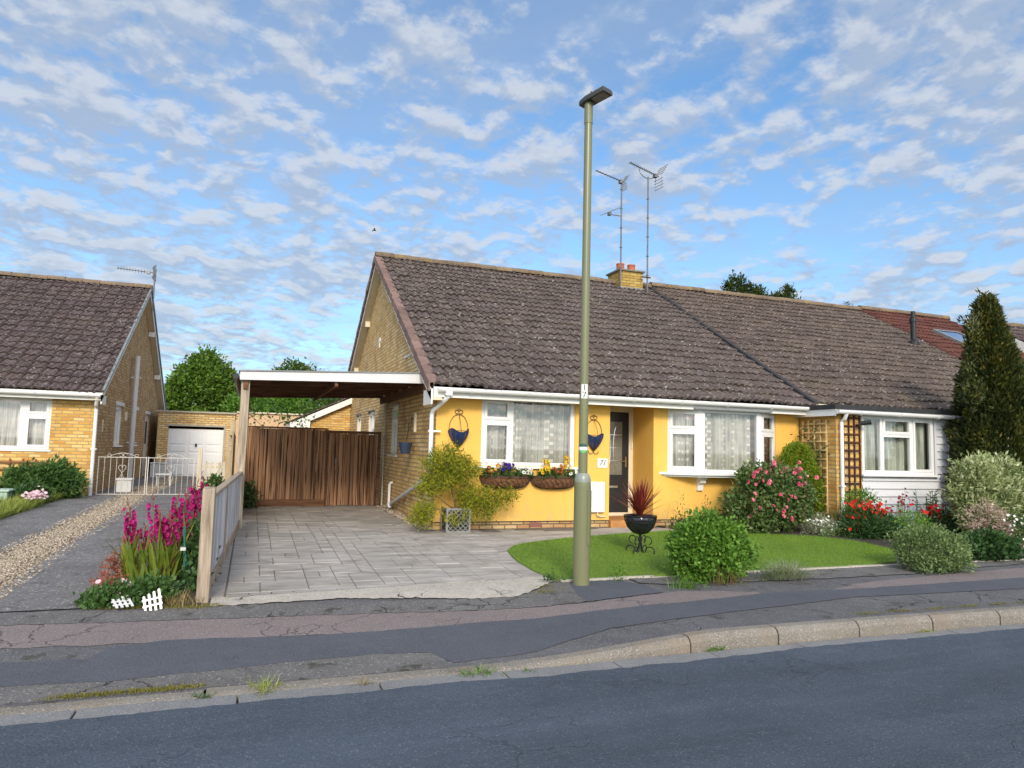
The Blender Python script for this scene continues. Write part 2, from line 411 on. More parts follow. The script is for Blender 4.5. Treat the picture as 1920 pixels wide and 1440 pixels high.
M['plinth'] = m_brick('plinth_brick', [(.50, .34, .16), (.58, .42, .22), (.42, .22, .10), (.55, .38, .18)], (.22, .15, .09), .3)
M['tile'] = m_tile('brown_concrete_tile', (.125, .098, .092), (.046, .035, .034), (.44, .40, .36), .9)
M['tile_old'] = m_tile('weathered_brown_tile', (.130, .100, .088), (.046, .036, .034), (.42, .37, .32), .9)
M['tile_red'] = m_tile('dark_red_tile', (.135, .056, .047), (.07, .030, .026), (.28, .13, .10), .25)
M['tile_left'] = m_tile('dark_brown_tile', (.108, .080, .079), (.034, .026, .027), (.46, .42, .39), .9)
M['verge'] = m_tile('verge_tile', (.22, .145, .128), (.15, .10, .09), (.32, .26, .24), .3, rnd=.3)
M['ridge'] = m_tile('mossy_ridge_tile', (.20, .15, .11), (.10, .075, .055), (.30, .25, .18), .4, moss=(.30, .19, .04))
M['upvc'] = m_plain('white_plastic', (.72, .72, .72), .35, .05, 3)
M['fascia'] = m_plain('white_fascia_board', (.78, .77, .74), .45, .06, 3, dirt=((.50, .48, .42), .35))
M['cream'] = m_plain('cream_painted_board', (.66, .58, .43), .6, .08, 4)
M['grey_barge'] = m_plain('grey_painted_board', (.40, .38, .36), .6, .15, 6)
M['white_paint'] = m_plain('white_gloss_paint', (.60, .59, .60), .4, .06, 2, dirt=((.5, .5, .5), .3))
M['dull_white'] = m_plain('weathered_white_plastic', (.60, .60, .60), .5, .15, 6)
M['lead'] = m_plain('lead_sheet', (.20, .215, .22), .5, .25, 8)
M['bitumen'] = m_plain('black_bitumen', (.028, .030, .033), .75, .3, 10, bump=.3)
M['black'] = m_plain('black_plastic', (.016, .016, .018), .4, .2, 10)
M['black_iron'] = m_plain('black_iron', (.022, .022, .024), .45, .3, 20, metal=.3)
M['rust_iron'] = m_plain('dark_bronze_iron', (.085, .055, .04), .55, .4, 30, metal=.4)
M['steel'] = m_plain('galvanised_steel', (.17, .175, .18), .45, .25, 25, metal=.6)
M['door'] = m_plain('black_door', (.020, .022, .026), .3, .15, 4)
M['door_glass'] = m_plain('obscured_glass', (.16, .155, .13), .18, .25, 6, spec=.6)
M['chrome'] = m_plain('chrome', (.65, .65, .65), .2, .1, 5, metal=1.)
M['glass'] = m_glass()
M['net'] = m_net('spotted_net_curtain', (.72, .73, .68), (.95, .95, .90))
M['net_plain'] = m_net('plain_net_curtain', (.86, .86, .82))
M['net_green'] = m_net('pale_curtain', (.74, .80, .70))
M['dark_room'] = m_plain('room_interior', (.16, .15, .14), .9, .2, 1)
M['old_grey'] = m_plain('weathered_grey_plastic', (.22, .22, .21), .6, .2, 9)
M['stone'] = m_plain('concrete_sill', (.42, .38, .31), .85, .2, 12, bump=.3)
M['terracotta'] = m_plain('terracotta', (.42, .12, .065), .8, .25, 14)
M['step'] = m_plain('orange_tile_step', (.44, .20, .06), .6, .2, 7)
M['airbrick'] = m_plain('red_air_brick', (.25, .10, .08), .8, .2, 30)
M['lamp'] = m_plain('olive_paint', (.165, .172, .088), .33, .06, 1.2, spec=.5)
M['lamp_lens'] = m_plain('lamp_lens', (.16, .16, .155), .3, .2, 60)
M['lamp_head'] = m_plain('dark_grey_metal', (.065, .068, .065), .5, .2, 6, metal=.2)
M['collar'] = m_plain('grey_shoulder', (.24, .27, .235), .35, .15, 10)
M['sign_white'] = m_plain('white_plate', (.68, .68, .68), .35, .03, 3)
M['sign_black'] = m_plain('black_lettering', (.012, .012, .014), .5, .02, 3)
M['stick_dark'] = m_plain('dark_green_label', (.02, .09, .07), .4, .05, 3)
M['stick_green'] = m_plain('green_label', (.13, .42, .16), .4, .05, 3)
M['gate_wood'] = m_wood('stained_gate_boards', (.50, .29, .165), (.26, .13, .074), (.034, .016, .011), .9, (24, 24, .7))
M['frame_wood'] = m_wood('brown_timber', (.22, .11, .06), (.09, .042, .023), (.045, .024, .016), .5, (3, 30, 30))
M['deck_wood'] = m_wood('dark_roof_boards', (.10, .045, .028), (.035, .016, .011), (.025, .012, .009), .6, (1.2, 25, 25))
M['grey_wood'] = m_wood('weathered_grey_timber', (.48, .395, .30), (.21, .165, .125), (.12, .085, .06), .5, (26, 26, 2.0))
M['blue_wood'] = m_wood('flaking_pale_paint', (.68, .69, .74), (.34, .33, .34), (.16, .125, .10), .7, (34, 34, 1.6))
M['pale_wood'] = m_wood('pale_fence_timber', (.56, .46, .30), (.34, .25, .145), (.28, .22, .15), .4, (14, 14, 1.6))
M['cream_wood'] = m_wood('cream_fence_paint', (.66, .60, .48), (.46, .39, .29), None, 0, (14, 14, 1.6))
M['trellis_pale'] = m_wood('pale_trellis_timber', (.70, .52, .26), (.52, .36, .15), None, 0)
M['trellis_dark'] = m_wood('dark_trellis_timber', (.085, .035, .022), (.035, .015, .012), None, 0)
M['trellis_red'] = m_wood('red_brown_trellis', (.30, .11, .05), (.15, .05, .025), None, 0)
M['bark'] = m_wood('bark', (.17, .115, .075), (.07, .047, .033), None, 0, (9, 9, 2.))
M['twig'] = m_plain('twig', (.16, .10, .065), .8, .3, 20)
M['coir'] = m_plain('coir_liner', (.17, .075, .035), .95, .55, 34, bump=.8)
M['blue_glaze'] = m_plain('blue_liner', (.016, .036, .12), .22, .5, 22, spec=.6)
M['blue_plastic'] = m_plain('slate_blue_plastic', (.030, .045, .085), .45, .15, 10)
M['black_liner'] = m_plain('black_polythene', (.014, .015, .02), .22, .3, 18, spec=.6)
M['soil'] = m_plain('dark_soil', (.060, .043, .031), .95, .5, 22, bump=1.)
M['siding'] = m_plain('white_cladding', (.60, .61, .64), .4, .03, 2)
M['peach'] = m_plain('peach_render', (.62, .43, .26), .85, .1, 5, bump=.2)
M['garage_door'] = m_plain('pale_grey_white_paint', (.80, .80, .82), .4, .05, 2)
M['iron_white'] = m_plain('chipped_white_iron', (.55, .52, .47), .45, .14, 18)
M['green_stake'] = m_plain('green_plastic', (.02, .12, .085), .4, .2, 10)
M['lid'] = m_plain('pale_green_plastic', (.34, .46, .38), .5, .1, 10)
M['skylight'] = m_plain('roof_window_glass', (.45, .55, .66), .05, .1, 2, spec=1., metal=.9)

# ground surfaces
M['road'] = m_asphalt('blue_grey_asphalt', (.058, .073, .098), (.075, .093, .122), ((.16, .17, .19), (.10, .115, .135)), .30, cracks=.28, bump=.9, chip_scale=62, bands=.5)
M['paving_base'] = m_asphalt('old_tarmac', (.095, .094, .102), (.145, .142, .148), ((.28, .27, .27), (.17, .16, .16)), .40, cracks=.9, moss=(.055, .05, .042), bump=.9, chip_scale=60)
M['trench'] = m_asphalt('smooth_dark_tarmac', (.080, .086, .104), (.100, .106, .126), ((.17, .17, .19), (.10, .10, .12)), .25, cracks=.0, bump=.5, chip_scale=110)
M['pink'] = m_asphalt('pinkish_stone_chip_tarmac', (.175, .148, .146), (.23, .192, .188), ((.40, .33, .31), (.22, .15, .15)), .55, cracks=.6, bump=.8, chip_scale=75)
M['rough'] = m_asphalt('mossy_rough_tarmac', (.115, .11, .11), (.175, .168, .165), ((.36, .34, .32), (.06, .058, .05)), .5, cracks=.9, moss=(.040, .040, .025), bump=1., chip_scale=45)
M['conc_strip'] = m_asphalt('pale_broken_concrete', (.40, .365, .315), (.55, .51, .44), ((.62, .57, .5), (.10, .085, .07)), .6, cracks=1., bump=.9, chip_scale=55)
M['drive'] = m_asphalt('grey_concrete_drive', (.135, .130, .132), (.215, .208, .208), ((.46, .44, .43), (.05, .05, .052)), .75, cracks=.3, moss=(.075, .070, .062), bump=1., chip_scale=30)
M['kerb'] = m_asphalt('kerb_concrete', (.185, .166, .143), (.265, .24, .21), ((.45, .41, .36), (.12, .10, .085)), .6, warm=(.22, .175, .13), bump=.9, chip_scale=60)
M['channel'] = m_asphalt('gutter_concrete', (.18, .18, .183), (.245, .245, .245), ((.38, .38, .38), (.18, .18, .18)), .4, bump=.5, chip_scale=90)
M['ground'] = m_asphalt('garden_ground', (.060, .075, .028), (.095, .11, .040), ((.2, .18, .14), (.08, .07, .05)), .3)
M['bedsoil'] = m_asphalt('bed_soil', (.058, .048, .040), (.10, .085, .072), ((.17, .145, .115), (.05, .037, .028)), .5, bump=1.)
def _slabs():
    w = Mat('stamped_concrete'); r = w.attr()
    v = w.pos()
    n = w.noise(1.0, 6, .62, .5, vec=w.map((2.2, 5.5, 3))); n2 = w.noise(.7, 4, .6); n3 = w.noise(55, 4, .6)
    c = w.rmp(n, [(.28, (.20, .178, .158)), (.5, (.345, .315, .288)), (.72, (.44, .41, .378))])
    c = w.mix(.30, c, w.mix(1.0, c, w.rmp(r, [(0, .8), (.5, 1.0), (1, 1.15)]), 'MULTIPLY'))
    c = w.mix(w.math('MULTIPLY', w.step(n2, .46, .68), .6), c, (.23, .215, .19))
    return w.out(w.pbr(c, .62, w.bump(w.math('ADD', n, w.math('MULTIPLY', n3, .3)), .35, .01), spec=.35))
M['slab'] = _slabs()
M['joint'] = m_plain('dark_joint', (.14, .13, .122), .9, .3, 20)
M['turf'] = m_plain('lawn_base', (.12, .19, .028), .9, .25, 30)
M['gravel'] = (lambda w: w.out(w.pbr(w.rmp(w.attr(), [(0, (.11, .085, .065)), (.3, (.22, .17, .125)), (.6, (.33, .27, .205)), (1, (.50, .44, .36))]), .9, spec=.2)))(Mat('gravel_stones'))
M['gravel_base'] = m_asphalt('gravel_bed', (.17, .13, .09), (.25, .19, .135), ((.5, .4, .27), (.2, .14, .08)), .6, bump=1., chip_scale=60)

# foliage
M['lawn'] = m_leaf('lawn_blades', [(.10, .195, .018), (.175, .315, .028), (.26, .42, .045)], .7, .3, .1)
M['leaf_bright'] = m_leaf('bright_green_leaf', [(.055, .14, .018), (.095, .21, .024), (.14, .28, .035), (.20, .35, .055)])
M['leaf_rose'] = m_leaf('rose_leaf', [(.045, .085, .026), (.08, .14, .04), (.13, .20, .06), (.22, .25, .10)])
M['leaf_gold'] = m_leaf('golden_leaf', [(.09, .125, .016), (.20, .24, .02), (.36, .37, .028), (.52, .46, .045)], .5, .4)
M['leaf_lime'] = m_leaf('lime_conifer_leaf', [(.11, .17, .012), (.18, .26, .016), (.27, .36, .025)])
M['leaf_conifer'] = m_leaf('dark_conifer_leaf', [(.024, .036, .010), (.052, .066, .014), (.10, .11, .020), (.24, .19, .03)], .6, .2)
M['leaf_varieg'] = m_leaf('cream_edged_leaf', [(.085, .13, .04), (.22, .28, .11), (.46, .50, .26), (.68, .69, .45)])
M['leaf_grey'] = m_leaf('grey_green_leaf', [(.075, .125, .040), (.14, .21, .075), (.20, .28, .11), (.27, .35, .15)])
M['leaf_dark'] = m_leaf('dark_leaf', [(.022, .056, .018), (.045, .105, .03), (.085, .165, .046)])
M['leaf_mid'] = m_leaf('mid_green_leaf', [(.04, .095, .025), (.07, .145, .036), (.105, .19, .05)])
M['leaf_tree'] = m_leaf('tree_leaf', [(.045, .10, .012), (.08, .16, .018), (.125, .22, .026), (.18, .27, .036)])
M['leaf_tree_dark'] = m_leaf('hedge_leaf', [(.035, .075, .014), (.065, .12, .02), (.13, .19, .03)])
M['leaf_pine'] = m_leaf('pine_needles', [(.022, .038, .010), (.042, .065, .014), (.085, .10, .02)], .7, .1, .05)
M['leaf_red'] = m_leaf('dark_red_leaf', [(.13, .022, .018), (.22, .035, .026), (.34, .065, .045)], .35, .25, .5)
M['leaf_sedum'] = m_leaf('red_dry_leaf', [(.26, .07, .055), (.36, .13, .09), (.30, .20, .11)])
M['leaf_sword'] = m_leaf('sword_leaf', [(.11, .18, .025), (.18, .25, .032), (.27, .31, .05), (.40, .35, .10)])
M['leaf_meadow'] = m_leaf('meadow_grass', [(.15, .22, .03), (.26, .33, .055), (.36, .39, .10), (.46, .43, .17)])
M['leaf_lav'] = m_leaf('silver_leaf', [(.20, .235, .15), (.30, .33, .22), (.40, .42, .30)])
M['moss'] = m_leaf('moss', [(.15, .135, .02), (.25, .215, .035), (.19, .21, .04)])
M['dry'] = m_leaf('dry_grass', [(.30, .22, .10), (.42, .32, .15), (.22, .19, .06)])
M['stem_brown'] = m_leaf('brown_stem', [(.18, .12, .05), (.26, .19, .08)])
def fl(name, *cols): M[name] = m_leaf(name, list(cols), .6, .25, .15)
fl('fl_magenta', (.22, .004, .07), (.36, .008, .125), (.48, .03, .22)); fl('fl_pink', (.55, .06, .13), (.70, .15, .24), (.82, .36, .42))
fl('fl_red', (.42, .012, .012), (.58, .022, .016), (.68, .05, .028)); fl('fl_crimson', (.20, .006, .03), (.38, .012, .05))
fl('fl_white', (.72, .72, .68), (.85, .85, .80)); fl('fl_blue', (.035, .018, .18), (.06, .03, .28)); fl('fl_yellow', (.72, .42, .01), (.85, .60, .03))
fl('fl_plum', (.11, .012, .018), (.20, .03, .02), (.55, .30, .06)); fl('fl_palepink', (.66, .42, .52), (.78, .58, .66)); fl('fl_redbrown', (.20, .022, .012), (.32, .05, .02), (.55, .11, .02))
fl('fl_dusk', (.36, .25, .22), (.46, .34, .29), (.55, .44, .38)); fl('fl_dark', (.03, .006, .03), (.05, .01, .04))
fl('fl_centre', (.55, .36, .03), (.62, .42, .05))
# ------------------------------------------------------------------ ground
def sst(a, b, x):
    t = min(1, max(0, (x - a) / (b - a))); return t * t * (3 - 2 * t)
def kerb_top(x): return -.230 + .108 * sst(1.4, 4.0, x)
def H(x, y):
    """height of the ground behind the kerb"""
    if y < 5.2: return kerb_top(x)
    if y < 7.2: return kerb_top(x) + (-.10 - kerb_top(x)) * (y - 5.2) / 2.0
    if y < 11: return -.10 + .10 * (y - 7.2) / 3.8
    if x < -.35: return min(.10, .10 * (y - 11) / 10)
    return 0.0
def sheet(name, mat, xs, y0, y1, ny, dz, rough=0., seed=0, kind=True, parent=None):
    """strip that follows the ground between the curves y0(x) and y1(x)"""
    g = rng(seed); v = []; f = []
    for i, x in enumerate(xs):
        a, b = y0(x), y1(x)
        if rough: a += g.normal(0, rough); b += g.normal(0, rough)
        for j in range(ny + 1):
            y = a + (b - a) * j / ny; v.append((x, y, H(x, y) + dz))
    for i in range(len(xs) - 1):
        for j in range(ny):
            k = i * (ny + 1) + j; f.append((k, k + ny + 1, k + ny + 2, k + 1))
    o = mesh_obj(name, v, f, None, mat, parent)
    if kind: struct(o)
    return o
def curve(pts):
    X = [p[0] for p in pts]; Y = [p[1] for p in pts]
    return lambda x: float(np.interp(x, X, Y))
lin = lambda a, b, n: [a + (b - a) * i / (n - 1) for i in range(n)]
def poly_sheet(name, mat, poly, dz, seed=0, rough=.0):
    v = [(x, y, H(x, y) + dz) for x, y in poly]
    return struct(mesh_obj(name, v, [tuple(range(len(v)))], None, mat))

# terrain to the horizon, with the road lying in it
m = MB()
m.quad((-700, -700, -.62), (700, -700, -.62), (700, -9, -.62), (-700, -9, -.62))
for (ya, yb, za, zb) in ((-9, -1.6, -.62, -.13),):
    m.quad((-700, ya, za), (700, ya, za), (700, yb, zb), (-700, yb, zb))
m.quad((-700, 4.9, -.36), (700, 4.9, -.36), (700, 7.2, -.145), (-700, 7.2, -.145))
m.quad((-700, 7.2, -.145), (700, 7.2, -.145), (700, 11, -.045), (-700, 11, -.045))
m.quad((-700, 11, -.045), (700, 11, -.045), (700, 900, -.045), (-700, 900, -.045))
struct(m.build('ground', M['ground']))
m = MB()
nx = 60
for i in range(nx):
    xa, xb = -60 + 160 * i / nx, -60 + 160 * (i + 1) / nx
    for (ya, yb, za, zb) in ((-1.6, 1.6, -.25, -.205), (1.6, 4.83, -.205, -.252)):
        m.quad((xa, ya, za), (xb, ya, za), (xb, yb, zb), (xa, yb, zb))
g = rng(77); yo = 0.0; pv = []
for i in range(900):      # ragged lip of the surfacing where it laps the gutter blocks
    xx = -12 + 34 * i / 899; yo = .86 * yo + g.normal(0, .006)
    pv.append((xx, 4.845 + .09 * sst(2.0, 6.0, xx) + yo + .012 * math.sin(xx * 1.7)))
for (a, b) in zip(pv[:-1], pv[1:]):
    m.quad((a[0], 4.4, -.2455), (b[0], 4.4, -.2455), (b[0], b[1], -.2385), (a[0], a[1], -.2385)); m.quad((a[0], a[1], -.2385), (b[0], b[1], -.2385), (b[0], b[1] + .004, -.26), (a[0], a[1] + .004, -.26))
struct(m.build('road', M['road'], smooth=False, weld=True))
# gutter channel blocks and kerb stones
m = MB(); g = rng(4); x = -9.0; gl = []
while x < 22:
    L = .90; y1 = 5.03 + .03 * sst(2.6, 4.2, x); w = .20 - .09 * sst(2, 7, x)
    dz = g.normal(0, .001)
    m.box(x + .006, x + L - .006, y1 - w - .06, y1 + .03, -.33, -.247 + dz + .004)
    x += L
struct(m.build('gutter_channel', M['channel'], bevel=.008))
m = MB(); g = rng(8); x = -9.35
def kerb_front(x): return 5.02 + .10 * sst(2.2, 4.0, x)
while x < 24:
    L = .905 if x > 3.2 else 1.83
    n = 8
    zt = kerb_top
    j = g.normal(0, .003)
    for i in range(n):
        a, b = x + .008 + (L - .016) * i / n, x + .008 + (L - .016) * (i + 1) / n
        ya, yb = kerb_front(a) + j, kerb_front(b) + j; za, zb = zt(a) + j * .5, zt(b) + j * .5
        P = []
        for (xx, yy, zz) in ((a, ya, za), (b, yb, zb)):
            h = zz + .25
            P.append([(xx, yy, -.34), (xx, yy + .004, zz - min(.05, h * .6)), (xx, yy + .022, zz - min(.02, h * .3)), (xx, yy + .05, zz), (xx, yy + .135, zz + .003), (xx, yy + .135, -.34)])
        k = len(P[0]); vs = P[0] + P[1]
        fs = [(q, k + q, k + q + 1, q + 1) for q in range(k - 1)]
        if i == 0: fs.append(tuple(range(k)))
        if i == n - 1: fs.append(tuple(k + q for q in range(k))[::-1])
        m.add(vs, fs)
    x += L
struct(m.build('kerb', M['kerb']))

# pavement and its patches
xs = lin(-12, 24, 145)
sheet('pavement', M['paving_base'], xs, lambda x: kerb_front(x) + .105, lambda x: 7.35 + .02 * max(0, x), 8, 0.0, .006, 1)
sheet('pavement_chip_strip', M['pink'], lin(-12, 5.2, 140), curve([(-12, 6.3), (-1.63, 6.21), (.77, 6.06), (2.45, 6.06), (4.1, 6.19), (5.36, 6.37)]),
      curve([(-12, 7.0), (-1.83, 6.92), (-1.3, 6.75), (-.2, 6.68), (.83, 6.64), (2.59, 6.41), (3.22, 6.43), (4.4, 6.68), (5.36, 6.40)]), 3, .004, .012, 2)
sheet('pavement_chip_strip', M['pink'], lin(6.1, 24, 120), curve([(6.1, 6.32), (9.1, 6.41), (24, 7.1)]), curve([(6.1, 6.36), (7, 6.64), (9.9, 6.97), (24, 7.6)]), 3, .004, .01, 3)
sheet('pavement_trench_patch', M['trench'], lin(-1.02, 24, 220), curve([(-1.02, 5.43), (-.8, 5.41), (-.17, 5.47), (.95, 5.55), (1.42, 5.48), (1.46, 5.24), (2.14, 5.27), (2.95, 5.57), (3.74, 5.64), (6.1, 5.98), (8.4, 5.91), (24, 6.4)]),
      curve([(-1.02, 5.86), (-.98, 6.05), (-.58, 6.17), (.77, 6.06), (1.97, 6.11), (2.45, 6.06), (4.1, 6.19), (5.36, 6.37), (6.43, 6.33), (9.1, 6.41), (24, 7.1)]), 4, .006, .006, 4)
sheet('pavement_trench_patch', M['trench'], lin(-12, -1.0, 60), curve([(-12, 5.5), (-1.42, 5.46), (-1.0, 5.43)]), curve([(-12, 5.95), (-1.54, 5.91), (-1.0, 5.86)]), 4, .0065, .006, 5)
sheet('pavement_rough_edge', M['rough'], lin(-12, 1.45, 110), lambda x: 5.155, curve([(-12, 5.5), (-1.42, 5.47), (-.8, 5.42), (-.17, 5.48), (.95, 5.56), (1.45, 5.48)]), 3, .004, .006, 6)
sheet('pavement_rough_edge', M['rough'], lin(-3, 3.6, 110), curve([(-3, 6.9), (-1.2, 6.72), (.9, 6.58), (2.6, 6.4), (3.2, 6.45), (3.6, 6.6)]), curve([(-3, 7.18), (-.3, 7.05), (2.1, 6.85), (2.6, 6.84), (3.15, 7.2), (3.6, 7.2)]), 3, .008, .012, 7)
sheet('pavement_trench_patch', M['trench'], lin(3.2, 4.15, 24), curve([(3.2, 6.50), (3.3, 6.46), (4.15, 6.62)]), curve([(3.2, 6.7), (3.38, 7.32), (3.95, 7.32), (4.15, 7.0)]), 3, .011, .006, 8)
# pale broken concrete along the front of the drive
sheet('concrete_strip', M['conc_strip'], lin(-.28, 3.3, 90), curve([(-.28, 7.04), (-.16, 7.02), (.9, 7.08), (1.3, 7.0), (1.7, 6.95), (2.07, 6.83), (2.55, 6.80), (2.8, 6.98), (3.1, 7.28), (3.3, 7.45)]),
      lambda x: 7.30 + .095 * (x + .3), 3, .013, .012, 9)
# stamped concrete of the drive and path, laid as a random ashlar of slabs
front_y = lambda x: 7.27 + .10 * (x + .3)
m = MB()
m.quad((-.36, 7.2, -.094), (3.4, 7.2, -.094), (3.4, 11, .003), (-.36, 11, .003)); m.quad((3.4, 7.55, -.085), (10.3, 7.55, -.085), (10.3, 11, .003), (3.4, 11, .003))
m.quad((-.36, 11, .003), (11, 11, .003), (11, 11.5, .003), (-.36, 11.5, .003)); m.quad((-.36, 11.5, .003), (2.86, 11.5, .003), (2.86, 16.4, .003), (-.36, 16.4, .003))
struct(m.build('paving_bed', M['joint']))
m = MB(); g = rng(21); U = .155; gx0, gy0 = -.16, 7.45
NX, NY = 48, 60; occ = np.zeros((NX, NY), bool)
def slab(x0, x1, y0, y1):
    def zz(x, y): return H(x, y) + .016
    y0a, y0b = max(y0, front_y(x0)), max(y0, front_y(x1))
    if y1 - max(y0a, y0b) < .03: return
    r = float(g.random()); e = .0025; t = float(g.normal(0, .0012))
    c = [(x0 + e, y0a + e), (x1 - e, y0b + e), (x1 - e, y1 - e), (x0 + e, y1 - e)]; q = .006
    ci = [(x0 + e + q, y0a + e + q), (x1 - e - q, y0b + e + q), (x1 - e - q, y1 - e - q), (x0 + e + q, y1 - e - q)]
    vs = [(x, y, zz(x, y) - .007) for x, y in c] + [(x, y, zz(x, y) + t) for x, y in ci]
    m.add(vs, [(4, 5, 6, 7), (0, 1, 5, 4), (1, 2, 6, 5), (2, 3, 7, 6), (3, 0, 4, 7)], r)
sizes = [(2, 2), (2, 3), (3, 2), (2, 1), (3, 3), (1, 2), (3, 1), (2, 2), (2, 3)]
for j in range(NY):
    for i in range(NX):
        if occ[i, j]: continue
        for k in list(g.permutation(len(sizes))) + [-1]:
            w, h = sizes[k] if k >= 0 else (1, 1)
            if i + w > NX or j + h > NY or occ[i:i + w, j:j + h].any(): continue
            break
        occ[i:i + w, j:j + h] = True
        x0, y0 = gx0 + i * U, gy0 + j * U; x1, y1 = x0 + w * U, y0 + h * U
        if x0 > 2.6 and y1 > 11.42: continue
        if y1 > 11.5: x1 = min(x1, 2.74); y1 = min(y1, 16.3)
        if x1 <= x0 + .05: continue
        slab(x0, x1, y0, y1)
k = 0
y = 7.3
while y < 16: slab(-.33, -.17, y, y + .62); y += .62
x = -.16
while x < 3.3:      # small blocks along the front
    y0 = front_y(x); r = float(g.random())
    if True: m.add([(x + .006, front_y(x) + .006, H(x, y0) + .016), (x + .2, front_y(x + .2) + .006, H(x, y0) + .016), (x + .2, front_y(x + .2) + .11, H(x, y0 + .1) + .018), (x + .006, front_y(x) + .11, H(x, y0 + .1) + .018)], [(0, 1, 2, 3)], r)
    x += .206
struct(m.build('stamped_paving', M['slab']))
# narrow gravel margin along the side wall
g = rng(5); m = MB()
def stone_cloud(m, pts, s0, s1, g, zf):
    for (x, y) in pts:
        s = g.uniform(s0, s1); a = g.random() * 6.28; z = zf(x, y) + s * .2
        ca, sa = math.cos(a) * s, math.sin(a) * s; b = g.uniform(.6, .9); t = g.uniform(.5, .8) * s
        vs = [(x + ca, y + sa, z), (x - sa * b, y + ca * b, z + s * .1), (x - ca, y - sa, z), (x + sa * b, y - ca * b, z - s * .05), (x + ca * .2, y + sa * .2, z + t), (x, y, z - t)]
        m.add(vs, [(0, 1, 4), (1, 2, 4), (2, 3, 4), (3, 0, 4)], float(g.random()))
stone_cloud(m, [(g.uniform(2.62, 2.84), g.uniform(11.4, 15.9)) for _ in range(900)], .012, .03, g, lambda x, y: .018)
o = m.build('gravel_margin', M['gravel']); stuff(o, 'narrow strip of loose pale stones along the foot of the side brick wall', 'gravel')
# lawn of artificial turf
LAWN = [(3.24, 7.42), (3.19, 7.95), (3.21, 8.5), (3.27, 8.9), (3.36, 9.3), (3.55, 9.6), (3.8, 9.82), (4.4, 10.1), (5.1, 10.33), (6.0, 10.58), (7.0, 10.75), (7.7, 10.5), (8.25, 10.22), (9.1, 9.86), (9.5, 9.3), (9.4, 8.4), (8.5, 7.6), (7.6, 7.5), (6.1, 7.48), (4.8, 7.40), (3.9, 7.40)]
def inside(P, x, y):
    c = False; n = len(P)
    for i in range(n):
        (xa, ya), (xb, yb) = P[i], P[i - 1]
        if (ya > y) != (yb > y) and x < (xb - xa) * (y - ya) / (yb - ya) + xa: c = not c
    return c
m = MB()
n = len(LAWN); vs = [(x, y, H(x, y) + .030) for x, y in LAWN] + [(x, y, H(x, y) - .03) for x, y in LAWN]
cx, cy = 6.0, 9.0
vs.append((cx, cy, H(cx, cy) + .032))
m.add(vs, [(i, (i + 1) % n, 2 * n) for i in range(n)] + [((i + 1) % n, i, n + i, n + (i + 1) % n) for i in range(n)])
struct(m.build('lawn', M['turf']))
def blade_array(P, dirs, length, width, bend, nseg, g):
    """curved tapering blades; P (n,3) roots, dirs (n,3) unit start directions, bend: how far each tip sinks outwards"""
    n = len(P); out = np.zeros((n, (nseg + 1) * 2, 3))
    hz = dirs.copy(); hz[:, 2] = 0; l = np.linalg.norm(hz, axis=1, keepdims=True); az = g.random(n) * 6.283
    hz = np.where(l > .02, hz / np.maximum(l, 1e-6), np.stack([np.cos(az), np.sin(az), np.zeros(n)], 1))
    side = np.cross(dirs, hz + np.array([0, 0, 1e-3])); sl = np.linalg.norm(side, axis=1, keepdims=True)
    side = np.where(sl > 1e-3, side / np.maximum(sl, 1e-6), np.stack([np.sin(az), -np.cos(az), np.zeros(n)], 1))
    for k in range(nseg + 1):
        t = k / nseg
        c = P + dirs * (length[:, None] * t) + hz * (bend * length * t * t * .7)[:, None] - np.array([0, 0, 1.0]) * (bend * length * t ** 2.2 * .55)[:, None]
        w = (width * ((1 - t) ** .7 if k < nseg else .02))[:, None] * (1.0 if k else .6)
        out[:, 2 * k] = c - side * w * .5; out[:, 2 * k + 1] = c + side * w * .5
    V = out.reshape(-1, 3); base = np.arange(n) * (nseg + 1) * 2
    F = np.concatenate([np.stack([base + 2 * k, base + 2 * k + 1, base + 2 * k + 3, base + 2 * k + 2], 1) for k in range(nseg)])
    return V, F, nseg
def unit(a): return a / np.linalg.norm(a, axis=1, keepdims=True)
g = rng(31); pts = []
while len(pts) < 62000:
    c = np.stack([g.uniform(3.1, 9.6, 30000), g.uniform(7.35, 10.8, 30000)], 1)
    pts.extend([p for p in c.tolist() if inside(LAWN, *p)])
pts = np.array(pts[:62000]); n = len(pts)
P = np.stack([pts[:, 0], pts[:, 1], np.array([H(x, y) for x, y in pts]) + .028], 1)
d = unit(np.stack([g.normal(0, .4, n), g.normal(0, .4, n), np.ones(n)], 1))
V, F, k = blade_array(P, d, g.uniform(.018, .045, n), g.uniform(.005, .010, n), g.uniform(0, .7, n), 1, g)
lv = .5 + .16 * np.sin(P[:, 0] * 2.1 + np.sin(P[:, 1] * 1.7)) * np.sin(P[:, 1] * 2.9 + P[:, 0]) + .12 * np.sin(P[:, 0] * 9 + P[:, 1] * 5) * np.sin(P[:, 1] * 11)
stuff(mesh_obj('lawn_grass', V, F, np.tile(np.clip(lv + g.normal(0, .24, n), 0, 1), k), M['lawn']), 'short even artificial grass covering the rounded front lawn', 'grass')
